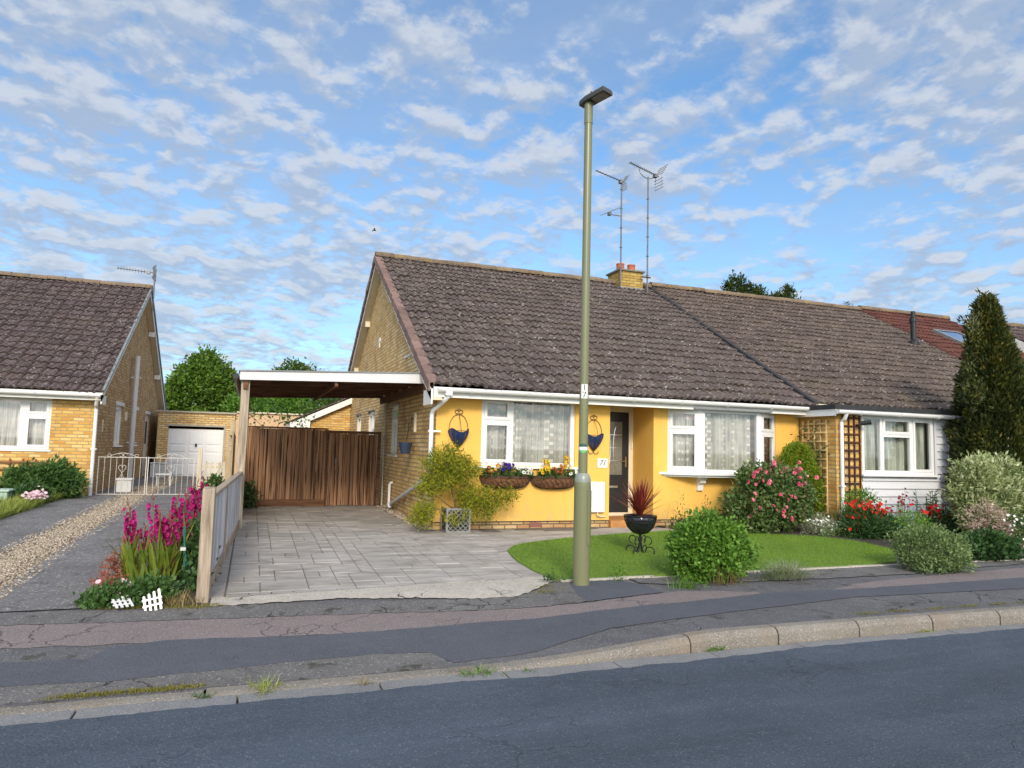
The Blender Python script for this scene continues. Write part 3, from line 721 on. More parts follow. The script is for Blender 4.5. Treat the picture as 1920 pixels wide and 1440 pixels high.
# concrete edging along the front of the lawn, then soil of the front margin
m = MB(); g = rng(6); x = 3.3
while x < 12.5:
    L = .6; yy = 7.345 + .02 * (x - 3.3) if x < 7.6 else 7.43
    m.box(x + .004, x + L - .004, yy, yy + .05, -.2, H(x, yy) + .022 + g.normal(0, .004)); x += L
struct(m.build('lawn_edging', M['conc_strip'], bevel=.006))
sheet('flower_bed', M['rough'], lin(4.15, 16, 60), curve([(4.15, 7.1), (4.5, 6.93), (7.9, 6.9), (10.3, 7.2), (16, 7.6)]), curve([(4.15, 7.34), (7.6, 7.42), (16, 7.8)]), 2, .011, .02, 11)
m = MB()
bed = [(7.05, 10.80), (7.75, 10.53), (8.3, 10.24), (9.12, 9.88), (9.53, 9.3), (9.42, 8.4), (8.55, 7.58), (16, 7.7), (16, 10.5), (10.36, 10.5), (10.33, 11.5), (7.05, 11.5)]
m.add([(x, y, H(x, y) + .022) for x, y in bed], [tuple(range(len(bed)))])
struct(m.build('flower_bed', M['bedsoil']))
# neighbour's drive: two concrete tracks with gravel between them
sheet('driveway_track', M['drive'], lin(-3.68, -2.70, 9), lambda x: 7.16, lambda x: 27.0, 40, .012, 0, 12)
sheet('driveway_track', M['drive'], lin(-2.16, -1.28, 9), lambda x: 7.15, lambda x: 27.0, 40, .012, 0, 13)
sheet('driveway_gravel', M['gravel_base'], lin(-2.74, -2.12, 5), lambda x: 7.3, lambda x: 27.0, 40, .004, 0, 14)
sheet('flower_bed', M['bedsoil'], lin(-1.32, -.36, 8), lambda x: 7.10, lambda x: 20.0, 30, .006, 0, 15)
g = rng(15); m = MB()
yy = 7.3 + 19 * g.random(26000) ** 1.7
stone_cloud(m, [(float(np.clip(g.normal(-2.43, .17), -2.80, -2.03)), float(y)) for y in yy], .008, .019, g, lambda x, y: H(x, y) + .008)
stuff(m.build('driveway_stones', M['gravel']), 'loose tan gravel filling the middle strip of the left driveway', 'gravel')
sheet('front_garden', M['ground'], lin(-14, -3.66, 30), lambda x: 7.2, lambda x: 18.1, 20, .004, 0, 16)
# ------------------------------------------------------------------ buildings
def tile_roof(x0, x1, ye, ze, yr, zr, seed, gauge=.345, period=.148, amp=.030, nper=8, flip=False, jit=1.0, sink=None):
    """courses of interlocking rolled tiles from the eave (ye,ze) up to the ridge (yr,zr)"""
    g = rng(seed); L = math.hypot(yr - ye, zr - ze); sy, sz = (yr - ye) / L, (zr - ze) / L; nyv, nzv = -sz * (1 if sy > 0 else -1), abs(sy)
    nc = int(math.ceil(L / gauge)); nxs = int((x1 - x0) / period * nper) + 1
    u = np.linspace(x0, x1, nxs); ph = (u - x0) / period
    ti = np.floor(ph / 2.0).astype(int)
    V = []; F = []; R = []; off = 0
    sag = lambda x, s: .012 * np.sin(x * .9 + s * .7) + .008 * np.sin(x * 2.3 + s * 1.9)
    for k in range(nc):
        s0 = k * gauge; s1 = min(L, s0 + gauge + .05)
        pos_t = g.normal(0, .013 * jit, ti.max() + 2); hi_t = g.normal(0, .006 * jit, ti.max() + 2); col_t = np.clip(g.normal(.5, .22, ti.max() + 2), 0, 1)
        f = ph - np.floor(ph)
        wave = amp * (.5 + .5 * np.cos(2 * np.pi * (f - .5))) ** .9 - .022 * (np.abs(ph / 2 - np.round(ph / 2)) < .07)
        rows = [(s0 + .016, .008), (s0 - .004, .046), (s0 + .014, .056), (s0 + gauge * .5, .030), (s1, .006)]
        for q, (s, lift) in enumerate(rows):
            ss = s + pos_t[ti] * (1 if q < 3 else .3)
            h = lift + wave * (1.0 if q else .95) + hi_t[ti] * (1 if q < 3 else .5) - (.016 if q == 0 else 0) + sag(u, s) + g.normal(0, .0018, nxs) * (1 if q in (1, 2) else .5)
            V.append(np.stack([u, ye + sy * ss + nyv * h, ze + sz * ss + nzv * h], 1))
        for q in range(4):
            a = off + q * nxs + np.arange(nxs - 1)
            F.append(np.stack([a, a + 1, a + nxs + 1, a + nxs], 1)); R.append(col_t[ti[:-1]])
        off += 5 * nxs
    return np.concatenate(V), np.concatenate(F), np.concatenate(R)
def roof_obj(name, mat, parent, *a, **k):
    V, F, R = tile_roof(*a, **k); return mesh_obj(name, V, F, R, mat, parent)
def ridge_obj(parent, x0, x1, y, z, mat, seed):
    g = rng(seed); m = MB(); x = x0
    while x < x1 - .05:
        L = min(.45, x1 - x); n = 8; dz = g.normal(0, .006); r = float(g.random())
        vs = []
        for xx, e in ((x + .004, .0), (x + L - .004, .006)):
            for k in range(n + 1):
                t = math.pi * (k / n * 1.16 - .08); vs.append((xx, y - math.cos(t) * (.125 + e), z + math.sin(t) * (.10 + e) + dz))
        m.add(vs, [(k, k + 1, n + 2 + k, n + 1 + k) for k in range(n)] + [tuple(range(n + 1)), tuple(range(n + 1, 2 * n + 2))[::-1]], r); x += L
    return m.build('ridge_tiles', mat, parent)
def gutter(parent, name, x0, x1, y, z, mat, r=.058, brackets=True, wallside=1):
    """half-round gutter along x, its front at y-r"""
    m = MB(); n = 8; prof = [(y - r, z + .01)] + [(y - r * math.cos(math.pi * k / n), z - r * math.sin(math.pi * k / n)) for k in range(n + 1)] + [(y + r, z + .01)]
    prof_in = [(p[0] + (y - p[0]) * .1, p[1] + .004) for p in prof][::-1]
    poly = prof + prof_in; k = len(poly)
    m.add([(x0, a, b) for a, b in poly] + [(x1, a, b) for a, b in poly], [(i, (i + 1) % k, k + (i + 1) % k, k + i) for i in range(k)])
    half = [(x0, a, b) for a, b in prof]; m.add(half, [tuple(range(len(half)))]); half = [(x1, a, b) for a, b in prof]; m.add(half, [tuple(range(len(half)))[::-1]])
    o = m.build(name, mat, parent)
    if brackets:
        x = x0 + .55
        while x < x1:
            b = MB(); b.tube([(x, y - (r + .006) * math.cos(math.pi * q / 8), z - (r + .006) * math.sin(math.pi * q / 8)) for q in range(0, 9)], .009, 5)
            b.box(x - .02, x + .02, y - r - .012, y - r, z - .012, z + .014); b.build('gutter_bracket', mat, o); x += 1.0
    return o
def window(parent, name, O, U, N, W, Hh, panes, frame=.055, depth=.06, mat='upvc', net=None, sashes=(), sill=None, curtain_gap=.10, blind=False):
    """framed window: the frame is the part, its panes, curtains and sill the sub-parts; panes (u0,u1,v0,v1)"""
    O, U, N = Vector(O), Vector(U).normalized(), Vector(N).normalized(); Z = Vector((0, 0, 1))
    m = MB(); m.plate(O, U, Z, N, W, Hh, panes, depth)
    o = m.build(name, M[mat], parent, bevel=.004, weld=True)
    for i, (a, b, c, d) in enumerate(panes):
        if i in sashes:
            q = MB(); t = .05; q.plate(O + N * .014, U, Z, N, b + .018, d + .018, [(a + t - .018, b - t + .018, c + t - .018, d - t + .018)], .03, a - .018, c - .018)
            q.build('sash', M[mat], o, bevel=.004, weld=True)
        p = MB(); P = lambda u, v: O + U * u + Z * v - N * .022
        p.quad(P(a, c), P(b, c), P(b, d), P(a, d)); p.build('pane', M['glass'], o)
    if net:
        g = rng(int(abs(O.x * 91 + O.y * 13)) + 3); cv = MB(); nu = max(16, int(W / .012))
        f1, f2, p1, p2 = g.uniform(58, 72), g.uniform(23, 31), g.uniform(0, 6), g.uniform(0, 6)
        pts = []
        for i in range(nu + 1):
            u = .02 + (W - .04) * i / nu; w = .024 * math.sin(u * f1 + p1 + .8 * math.sin(u * 9)) + .012 * math.sin(u * f2 + p2)
            P0 = O + U * u - N * (depth + curtain_gap + w)
            pts.append((P0 + Z * .02, P0 + Z * (Hh - .02)))
        vs = [q for pr in pts for q in pr]; cv.add(vs, [(2 * i, 2 * i + 2, 2 * i + 3, 2 * i + 1) for i in range(nu)])
        cv.build('net_curtain', M[net], o, smooth=True, weld=False)
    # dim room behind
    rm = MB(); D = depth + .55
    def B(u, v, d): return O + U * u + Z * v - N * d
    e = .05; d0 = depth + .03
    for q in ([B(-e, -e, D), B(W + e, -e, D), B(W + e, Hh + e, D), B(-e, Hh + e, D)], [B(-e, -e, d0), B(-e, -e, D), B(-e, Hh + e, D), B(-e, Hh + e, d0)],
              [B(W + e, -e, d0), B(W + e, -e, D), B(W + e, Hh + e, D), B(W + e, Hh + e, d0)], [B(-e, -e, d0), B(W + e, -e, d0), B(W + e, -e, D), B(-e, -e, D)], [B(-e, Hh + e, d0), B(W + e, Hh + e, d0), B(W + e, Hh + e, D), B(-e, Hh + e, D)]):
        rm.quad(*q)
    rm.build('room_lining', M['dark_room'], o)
    if sill:
        s = MB(); a = O - U * .05 + N * sill[0]; s_ = MB()
        q = [O - U * .05 - Z * .0 + N * .002, O + U * (W + .05) + N * .002, O + U * (W + .05) + N * sill[0], O - U * .05 + N * sill[0]]
        vs = [p - Z * .002 for p in q[:2]] + [p - Z * .012 for p in q[2:]] + [p - Z * .045 for p in q]
        s.add(vs, [(0, 1, 2, 3), (7, 6, 5, 4), (0, 4, 5, 1), (1, 5, 6, 2), (2, 6, 7, 3), (3, 7, 4, 0)]); s.build('sill', M[sill[1]], o, bevel=.003)
    return o
def bargeboard(m, x, pts, w, t):
    """board along the roof slope in the plane x: pts (y,z) of its top edge; w deep, t thick"""
    for (a, b) in zip(pts[:-1], pts[1:]):
        m.add([(x, a[0], a[1]), (x, b[0], b[1]), (x, b[0], b[1] - w), (x, a[0], a[1] - w), (x + t, a[0], a[1]), (x + t, b[0], b[1]), (x + t, b[0], b[1] - w), (x + t, a[0], a[1] - w)],
              [(0, 1, 2, 3), (7, 6, 5, 4), (0, 4, 5, 1), (1, 5, 6, 2), (2, 6, 7, 3), (3, 7, 4, 0)])
EZ, EY, RY, RZ = 2.34, 11.13, 17.5, 6.00           # eave and ridge of the tile bed
SL = (RZ - EZ) / (RY - EY)

# ---- the yellow bungalow
HB = thing('bungalow', 'yellow painted bungalow with brown tiled roof and white spotted net curtains', 'house', (6.4, 14.5, 0))
FX0, FX1, FY = 2.84, 10.34, 11.5
m = MB(); X, Zv = (1, 0, 0), (0, 0, 1)
m.plate((0, FY, 0), X, Zv, (0, -1, 0), FX1, 2.298, [(3.63, 5.38, 1.07, 2.225), (6.07, 6.98, .13, 2.215), (7.28, 9.76, 1.0, 2.215)], .14, FX0 + .004, .13)
m.box(5.95, 6.07, FY + .14, 12.40, .13, 2.30); m.box(6.98, 7.1, FY + .14, 12.40, .13, 2.30)
m.build('rendered_wall', M['render'], HB, weld=True)
m = MB(); m.plate((0, FY + .012, 0), X, Zv, (0, -1, 0), FX1, .13, [(6.07, 6.98, -.02, .14)], .12, FX0 + .008, -.06)
m.build('plinth', M['plinth'], HB)
m = MB(); m.box(FX0 - .012, 6.07, FY - .004, FY + .03, .118, .132); m.box(6.98, FX1, FY - .004, FY + .03, .118, .132); m.build('damp_course', M['bitumen'], HB)
for x in (4.66, 9.1): MB().box(x - .11, x + .11, FY - .002, FY + .05, .035, .105).build('air_brick', M['airbrick'], HB)
# side wall in brick with its gable
m = MB(); SX = FX0
holes = [(14.82, 15.62, 1.17, 2.22), (17.9, 18.9, 1.17, 2.22), (20.2, 21.1, 1.25, 2.2)]
m.plate((SX, 0, 0), (0, 1, 0), Zv, (-1, 0, 0), 23.5, 2.30, holes, .14, FY + .003, -.06)
zg = lambda y: (EZ + SL * (y - EY) if y < RY else RZ - SL * (y - RY)) - .02
m.add([(SX, FY, 2.30), (SX, 23.5, 2.30), (SX, 23.5, zg(23.5)), (SX, RY, zg(RY)), (SX, FY, zg(FY))], [(0, 1, 2, 3, 4)])
m.build('brick_wall', M['brick'], HB, weld=True)
m = MB()
m.add([(FX1, FY, -.06), (FX1, 23.5, -.06), (FX1, 23.5, zg(23.5)), (FX1, RY, zg(RY)), (FX1, FY, zg(FY))], [(0, 1, 2, 3, 4)]); m.quad((SX, 23.5, -.06), (FX1, 23.5, -.06), (FX1, 23.5, 2.4), (SX, 23.5, 2.4))
m.build('brick_wall', M['brick'], HB)
roof = roof_obj('roof', M['tile'], HB, 2.68, 10.42, EY, EZ, RY, RZ, 1)
# rear slope
V, F, R = tile_roof(2.68, 10.42, 23.87, EZ, RY, RZ, 2, nper=3); mesh_obj('roof_slope', V, F, R, M['tile'], roof)
ridge_obj(roof, 2.62, 10.45, RY, RZ + .05, M['ridge'], 3)
m = MB(); g = rng(7); k = 0; L = math.hypot(RY - EY, RZ - EZ)
while k * .35 < L:       # cloaked verge tiles stepping up the slope, both slopes
    for sgn in (1, -1):
        s0, s1 = k * .35 - .02, min(L, k * .35 + .36)
        y0, y1 = (EY + (RY - EY) * s0 / L, EY + (RY - EY) * s1 / L) if sgn > 0 else (2 * RY - EY - (RY - EY) * s0 / L, 2 * RY - EY - (RY - EY) * s1 / L)
        z0, z1 = EZ + (RZ - EZ) * s0 / L + .09, EZ + (RZ - EZ) * s1 / L + .062; r = float(g.random()); j = g.normal(0, .004)
        vs = []
        for (y, z) in ((y0, z0), (y1, z1)):
            vs += [(2.60 + j, y, z - .17), (2.60 + j, y, z), (2.76 + j, y, z + .006), (2.76 + j, y, z - .03), (2.625 + j, y, z - .03), (2.625 + j, y, z - .17)]
        m.add(vs, [(q, (q + 1) % 6, 6 + (q + 1) % 6, 6 + q) for q in range(6)] + [(0, 1, 2, 3, 4, 5), (11, 10, 9, 8, 7, 6)], r)
    k += 1
m.build('verge_tiles', M['verge'], roof)
m = MB(); bt = [(EY - .05, EZ - .09), (RY, RZ - .04), (2 * RY - EY + .05, EZ - .09)]
bargeboard(m, 2.64, bt, .15, .022)
m.box(2.64, 2.665, EY - .06, FY + .12, EZ - .30, EZ - .05)
m.build('bargeboard', M['fascia'], HB)
m = MB()
for (a, b) in ((bt[0], bt[1]), (bt[1], bt[2])):      # soffit under the verge
    m.quad((2.662, a[0], a[1] - .14), (SX, a[0], a[1] - .14), (SX, b[0], b[1] - .14), (2.662, b[0], b[1] - .14))
m.build('verge_soffit', M['cream'], HB)
for y in (19.4, 21.3): MB().box(2.72, 2.86, y - .04, y + .04, zg(y) - .33, zg(y) - .18).build('purlin_end', M['cream'], HB)
m = MB(); m.box(2.70, 10.46, 11.165, 11.19, 2.165, 2.33); m.build('fascia', M['fascia'], HB)
m = MB(); m.box(2.70, 10.34, 11.19, 11.50, 2.205, 2.222); m.box(6.07, 6.98, 11.5, 12.3, 2.217, 2.235); m.build('soffit', M['cream'], HB)
gutter(HB, 'gutter', 2.76, 10.40, 11.095, 2.30, M['upvc'])
# door recess
m = MB(); m.plate((6.07, 12.26, .13), X, Zv, (0, -1, 0), .91, 2.085, [(.055, .82, .06, 1.99)], .09); m.build('door_frame', M['cream'], HB, weld=True)
dr = MB().box(6.125, 6.89, 12.275, 12.32, .19, 2.12).build('door', M['door'], HB, bevel=.004)
m = MB(); m.plate((6.125, 12.268, .19), X, Zv, (0, -1, 0), .66, 1.80, [(.16, .62, .72, 1.74)], .012, .10, .66); m.build('door_moulding', M['door'], dr, weld=True)
MB().box(6.285, 6.745, 12.269, 12.28, .91, 1.93).build('door_glass', M['door_glass'], dr)
m = MB()
for z in (1.17, 1.42, 1.67): m.box(6.29, 6.74, 12.262, 12.268, z, z + .012)
for (x, s) in ((6.42, 1), (6.62, -1)):
    m.tube([(x + s * .07 * math.sin(t), 12.262, 1.42 + .42 * math.cos(t)) for t in np.linspace(.2, 2.9, 12)], .006, 5)
m.build('glazing_lead', M['chrome'], dr)
m = MB(); m.box(6.81, 6.835, 12.25, 12.276, 1.06, 1.26); m.tube([(6.822, 12.25, 1.17), (6.822, 12.22, 1.17), (6.72, 12.22, 1.17)], .009, 6); m.build('handle', M['chrome'], dr)
m = MB(); m.box(6.38, 6.66, 12.262, 12.276, .66, .70); m.build('letter_plate', M['chrome'], dr)
MB().box(6.93, 6.955, 12.23, 12.262, 1.42, 1.52).build('door_bell', M['upvc'], HB)
m = MB(); m.box(6.07, 6.98, 11.42, 12.30, -.03, .128); m.build('doorstep', M['step'], HB, bevel=.008)
# windows
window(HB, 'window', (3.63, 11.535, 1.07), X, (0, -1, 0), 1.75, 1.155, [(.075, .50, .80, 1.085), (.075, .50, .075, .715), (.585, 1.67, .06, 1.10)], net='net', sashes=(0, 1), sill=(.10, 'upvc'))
bay = [(7.28, 11.52), (7.80, 11.24), (9.19, 11.24), (9.76, 11.52)]
def facet(a, b, panes, sash, name='window'):
    U = Vector((b[0] - a[0], b[1] - a[1], 0)); W = U.length; N = Vector((U.y, -U.x, 0)).normalized()
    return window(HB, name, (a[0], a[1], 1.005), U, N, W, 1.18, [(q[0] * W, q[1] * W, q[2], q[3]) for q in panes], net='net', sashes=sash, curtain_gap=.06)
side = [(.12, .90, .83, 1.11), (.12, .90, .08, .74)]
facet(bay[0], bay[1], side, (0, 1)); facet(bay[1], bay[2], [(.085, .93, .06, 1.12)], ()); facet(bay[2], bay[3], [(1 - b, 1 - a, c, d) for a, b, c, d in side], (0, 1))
m = MB(); sp = [(7.10, 11.50), (7.22, 11.42), (7.74, 11.15), (9.25, 11.15), (9.84, 11.44), (9.92, 11.50)]
m.prism(sp, 'z', .955, 1.003); m.build('bay_sill', M['upvc'], HB, bevel=.005)
m = MB(); m.prism([(7.2, 11.5), (7.78, 11.20), (9.22, 11.20), (9.85, 11.5)], 'z', .92, .956); m.build('bay_board', M['fascia'], HB)
m = MB(); m.prism([(7.24, 11.5), (7.78, 11.19), (9.22, 11.19), (9.8, 11.5)], 'z', 2.187, 2.206); m.box(7.62, 9.36, 11.11, 11.16, 2.172, 2.20); m.build('bay_flashing', M['lead'], HB)
m = MB(); m.box(7.89, 8.05, 11.34, 11.5, .87, .92); m.prism([(11.5, .66), (11.5, .87), (11.35, .87), (11.36, .81), (11.43, .77), (11.45, .66)], 'x', 7.91, 8.03); m.build('corbel', M['fascia'], HB, bevel=.006)
Yd = (0, -1, 0)
for (a, b, c, d), pn in zip(holes, ([(.07, .73, .72, .98), (.07, .40, .07, .65), (.44, .73, .07, .65)], [(.08, .48, .08, .97), (.55, .92, .60, .97), (.55, .92, .08, .53)], [(.08, .82, .08, .87)])):
    W = b - a
    window(HB, 'window', (SX + .035, b, c), Yd, (-1, 0, 0), W, d - c, pn, net=None, sashes=(0,), sill=(.08, 'upvc'))
    mm = MB(); mm.box(SX - .03, SX + .02, a - .06, b + .06, d + .002, d + .035); mm.build('window_head', M['lead'], HB)
# pipes
m = MB(); px = 2.90
m.tube([(2.93, 11.09, 2.26), (2.93, 11.10, 2.17), (2.90, 11.14, 2.13), (2.76, 11.38, 1.96), (2.745, 11.42, 1.90), (2.745, 11.42, .98)], .036, 10)
m.box(2.88, 2.98, 11.03, 11.15, 2.19, 2.27)
for z in (1.62, 1.06): m.box(2.695, 2.90, 11.40, 11.44, z - .014, z + .014)
m.build('downpipe', M['upvc'], HB, smooth=False)
m = MB(); m.tube([(2.745, 11.42, 1.0), (2.755, 11.47, .92), (2.765, 11.7, .84), (2.775, 15.1, .10)], .037, 10); m.build('sloping_pipe', M['dull_white'], HB)
m = MB(); m.tube([(2.78, 15.15, .02), (2.78, 15.15, .52), (2.80, 15.15, .57), (2.86, 15.15, .58)], .028, 8); m.tube([(2.76, 14.9, .12), (2.76, 15.05, .12)], .05, 8); m.build('waste_pipe', M['upvc'], HB)
m = MB(); m.tube([(2.80, 16.15, -.02), (2.80, 16.15, 2.32)], .02, 6); m.build('cable_conduit', M['cream'], HB)
m = MB(); m.box(2.8, 2.845, 13.0, 13.08, 1.62, 1.98); m.build('thermometer', M['cream'], HB)
m = MB(); m.box(2.81, 2.845, 17.45, 17.62, 3.90, 4.0); m.box(2.81, 2.845, 17.5, 17.54, 3.76, 3.90); m.build('alarm_fitting', M['dull_white'], HB)
m = MB(); m.box(2.815, 2.845, 13.7, 14.3, 3.13, 3.17); m.build('wall_strip', M['dull_white'], HB)
# chimney on the ridge
ch = MB().box(9.30, 10.02, RY - .36, RY + .36, 5.55, 6.34).build('chimney', M['brick_chimney'], HB)
m = MB(); m.box(9.25, 10.07, RY - .41, RY + .41, 6.34, 6.39); m.build('chimney_cap', M['cap_stone'], ch, bevel=.01)
for x in (9.50, 9.85):
    m = MB(); m.lathe([(.12, 6.39), (.105, 6.58), (.115, 6.59), (.115, 6.63), (.08, 6.63), (.08, 6.5)], x, RY, 16); m.build('chimney_pot', M['terracotta'], ch)
m = MB(); m.box(9.27, 10.05, RY - .40, RY + .39, 5.70, 5.885); m.build('chimney_flashing', M['lead'], ch)
# rear wing behind the carport
m = MB()
m.add([(1.35, 22.6, 0), (2.83, 22.6, 0), (2.83, 22.6, 2.62), (1.35, 22.6, 1.92)], [(0, 1, 2, 3)]); m.quad((1.35, 22.6, 0), (1.35, 27, 0), (1.35, 27, 1.92), (1.35, 22.6, 1.92))
wing = m.build('extension_wall', M['brick_gold'], HB)
m = MB()
m.add([(1.10, 22.42, 1.98), (2.84, 22.42, 2.80), (2.84, 22.42, 2.62), (1.62, 22.42, 2.04), (1.62, 22.42, 1.80), (1.10, 22.42, 1.80), (1.10, 22.47, 1.98), (2.84, 22.47, 2.80), (2.84, 22.47, 2.62), (1.62, 22.47, 2.04), (1.62, 22.47, 1.80), (1.10, 22.47, 1.80)],
      [(0, 1, 2, 3, 4, 5), (11, 10, 9, 8, 7, 6)] + [(i, (i + 1) % 6, 6 + (i + 1) % 6, 6 + i) for i in range(6)])
m.box(1.04, 1.10, 22.42, 27, 1.82, 1.98)
m.build('wing_bargeboard', M['fascia'], wing)
m = MB(); m.add([(1.02, 22.40, 2.02), (2.84, 22.40, 2.88), (2.84, 27.2, 2.88), (1.02, 27.2, 2.02), (1.02, 22.40, 1.985), (2.84, 22.40, 2.84), (2.84, 27.2, 2.84), (1.02, 27.2, 1.985)], [(0, 1, 2, 3), (0, 4, 5, 1), (3, 2, 6, 7), (0, 3, 7, 4)]); m.build('wing_roof', M['tile_left'], wing)

# ---- the attached house to the right
HR = thing('bungalow', 'attached bungalow with white cladding and black edged flat roofed bay behind flower bed', 'house', (14.2, 14.5, 0))
dz = .05
roof = roof_obj('roof', M['tile_old'], HR, 10.48, 18.2, EY, EZ + dz, RY, RZ + dz, 11)
V, F, R = tile_roof(10.48, 18.2, 23.87, EZ + dz, RY, RZ + dz, 12, nper=3); mesh_obj('roof_slope', V, F, R, M['tile_old'], roof)
ridge_obj(roof, 10.46, 18.2, RY, RZ + .05 + dz, M['ridge'], 13)
m = MB()     # dark joint strip where the two roofs meet
m.add([(10.40, EY - .02, EZ + .075), (10.49, EY - .02, EZ + .075), (10.49, RY, RZ + .085), (10.40, RY, RZ + .085), (10.40, EY - .02, EZ), (10.49, EY - .02, EZ), (10.49, RY, RZ), (10.40, RY, RZ)], [(0, 1, 2, 3), (0, 4, 5, 1), (1, 5, 6, 2), (0, 3, 7, 4)])
m.build('party_joint', M['bitumen'], roof)
m = MB(); m.quad((10.36, FY, -.05), (18.2, FY, -.05), (18.2, FY, 2.4), (10.36, FY, 2.4)); m.quad((10.36, FY, -.05), (10.36, 23.5, -.05), (10.36, 23.5, 2.3), (10.36, FY, 2.3)); m.quad((10.36, 23.5, -.05), (18.2, 23.5, -.05), (18.2, 23.5, 2.4), (10.36, 23.5, 2.4)); m.build('brick_wall', M['brick_gold'], HR, weld=True)
gutter(HR, 'gutter', 10.42, 18.2, 11.09, 2.375, M['cream'], .05, brackets=False)
m = MB(); m.box(10.47, 18.2, 11.16, 11.19, 2.2, 2.36); m.build('fascia', M['cream'], HR)
BY, BX0, BX1 = 10.55, 10.36, 15.4
m = MB(); m.quad((BX0, FY, -.05), (BX0, BY, -.05), (BX0, BY, 2.22), (BX0, FY, 2.22)); m.quad((BX0, BY, -.05), (10.98, BY, -.05), (10.98, BY, 2.22), (BX0, BY, 2.22))
m.build('bay_brick', M['brick_gold'], HR, weld=True)
m = MB(); y = BY
m.box(10.985, BX1, y + .02, y + .12, -.02, 1.03); m.box(12.86, BX1, y + .02, y + .12, 1.03, 2.2)
bk = m.build('cladding_backing', M['siding'], HR)
m = MB(); z = .02; k = 0
while z < 2.2:
    x0 = 10.985 if z < .98 else 12.90
    z1 = min(z + .15, 2.2)
    if not (.98 <= z and z1 < .9):
        m.add([(x0, y - .018, z), (BX1, y - .018, z), (BX1, y + .016, z1), (x0, y + .016, z1), (x0, y + .022, z), (BX1, y + .022, z)], [(0, 1, 2, 3), (0, 4, 5, 1)])
    z += .15
m.box(12.865, 12.92, y - .02, y + .02, .98, 2.19); m.box(13.25, 13.31, y - .02, y + .02, .02, 2.19)
m.build('cladding', M['siding'], HR)
window(HR, 'window', (10.985, BY - .005, 1.05), X, Yd, 1.86, 1.13, [(.055, .46, .07, 1.06), (.55, 1.23, .07, .72), (.55, 1.23, .80, 1.06), (1.33, 1.80, .07, 1.06)], net='net_green', sashes=(2, 3), sill=(.09, 'upvc'))
m = MB(); m.box(BX0 - .17, BX1, BY - .17, FY - .02, 2.262, 2.345); m.build('flat_roof', M['bitumen'], HR, bevel=.006)
m = MB(); m.box(BX0 - .12, BX1, BY - .12, FY - .02, 2.205, 2.26); m.build('bay_fascia', M['upvc'], HR)
gutter(HR, 'bay_gutter', BX0 - .14, BX1, BY - .185, 2.22, M['upvc'])
m = MB(); m.box(BX0 - .14, BX0 - .12, BY - .14, FY, 2.13, 2.25); m.build('bay_gutter_return', M['upvc'], HR)
m = MB(); m.tube([(10.44, BY - .185, 2.17), (10.44, BY - .14, 2.08), (10.44, BY - .06, 2.02), (10.44, BY - .06, -.03)], .036, 10)
m.box(10.40, 10.48, BY - .10, BY, .80, .83); m.build('downpipe', M['upvc'], HR)
m = MB(); sx, sy = 17.5, 14.9; sz = EZ + dz + SL * (sy - EY)
m.lathe([(.14, sz - .2), (.14, sz + .10), (.075, sz + .16), (.075, sz + .66), (.095, sz + .67), (.095, sz + .78), (.06, sz + .80), (.06, sz + .98)], sx, sy, 14); m.build('roof_flue', M['black'], HR)

# ---- third house with the red roof
H3 = thing('bungalow', 'house end with dark red tiled roof and roof window behind the tall conifer', 'house', (20.1, 14.5, 0))
roof = roof_obj('roof', M['tile_red'], H3, 18.22, 22.1, EY, EZ + .10, RY, RZ + .10, 21)
ridge_obj(roof, 18.2, 22.12, RY, RZ + .15, M['ridge'], 23)
V, F, R = tile_roof(18.22, 22.1, 23.87, EZ + .1, RY, RZ + .1, 22, nper=3); mesh_obj('roof_slope', V, F, R, M['tile_red'], roof)
m = MB(); m.quad((18.2, FY, -.05), (22.0, FY, -.05), (22.0, FY, 2.4), (18.2, FY, 2.4)); m.add([(22.0, FY, -.05), (22.0, 23.5, -.05), (22.0, 23.5, zg(23.5)), (22.0, RY, zg(RY)), (22.0, FY, zg(FY))], [(0, 1, 2, 3, 4)]); m.quad((18.2, 23.5, -.05), (22, 23.5, -.05), (22, 23.5, 2.4), (18.2, 23.5, 2.4)); m.build('brick_wall', M['brick'], H3)
m = MB(); m.tube([(18.2, 11.09, 2.42), (22.1, 11.09, 2.42)], .05, 8); m.build('gutter', M['upvc'], H3)
window(H3, 'window', (19.2, FY - .04, 1.05), X, Yd, 1.7, 1.15, [(.07, .8, .07, 1.08), (.9, 1.63, .07, 1.08)], net='net_plain', sashes=(1,), sill=(.08, 'upvc'))
m = MB(); m.box(18.2, 22.1, 11.16, 11.19, 2.2, 2.40); m.build('fascia', M['fascia'], H3)
def on_slope(x, s, h):
    L = math.hypot(RY - EY, RZ - EZ); cy, cz = (RY - EY) / L, (RZ - EZ) / L
    return (x, EY + cy * s - cz * h, EZ + .10 + cz * s + cy * h)
ss0, ss1 = 4.45, 5.6
m = MB(); c = [(19.5, ss0), (20.55, ss0), (20.55, ss1), (19.5, ss1)]; ci = [(19.6, ss0 + .1), (20.45, ss0 + .1), (20.45, ss1 - .1), (19.6, ss1 - .1)]
vs = [on_slope(x, s, .14) for x, s in c] + [on_slope(x, s, .14) for x, s in ci] + [on_slope(x, s, 0) for x, s in c]
m.add(vs, [(i, (i + 1) % 4, 4 + (i + 1) % 4, 4 + i) for i in range(4)] + [((i + 1) % 4, i, 8 + i, 8 + (i + 1) % 4) for i in range(4)])
sk = m.build('roof_window', M['lead'], H3)
m = MB(); m.add([on_slope(x, s, .125) for x, s in ci], [(0, 1, 2, 3)]); m.build('pane', M['skylight'], sk)

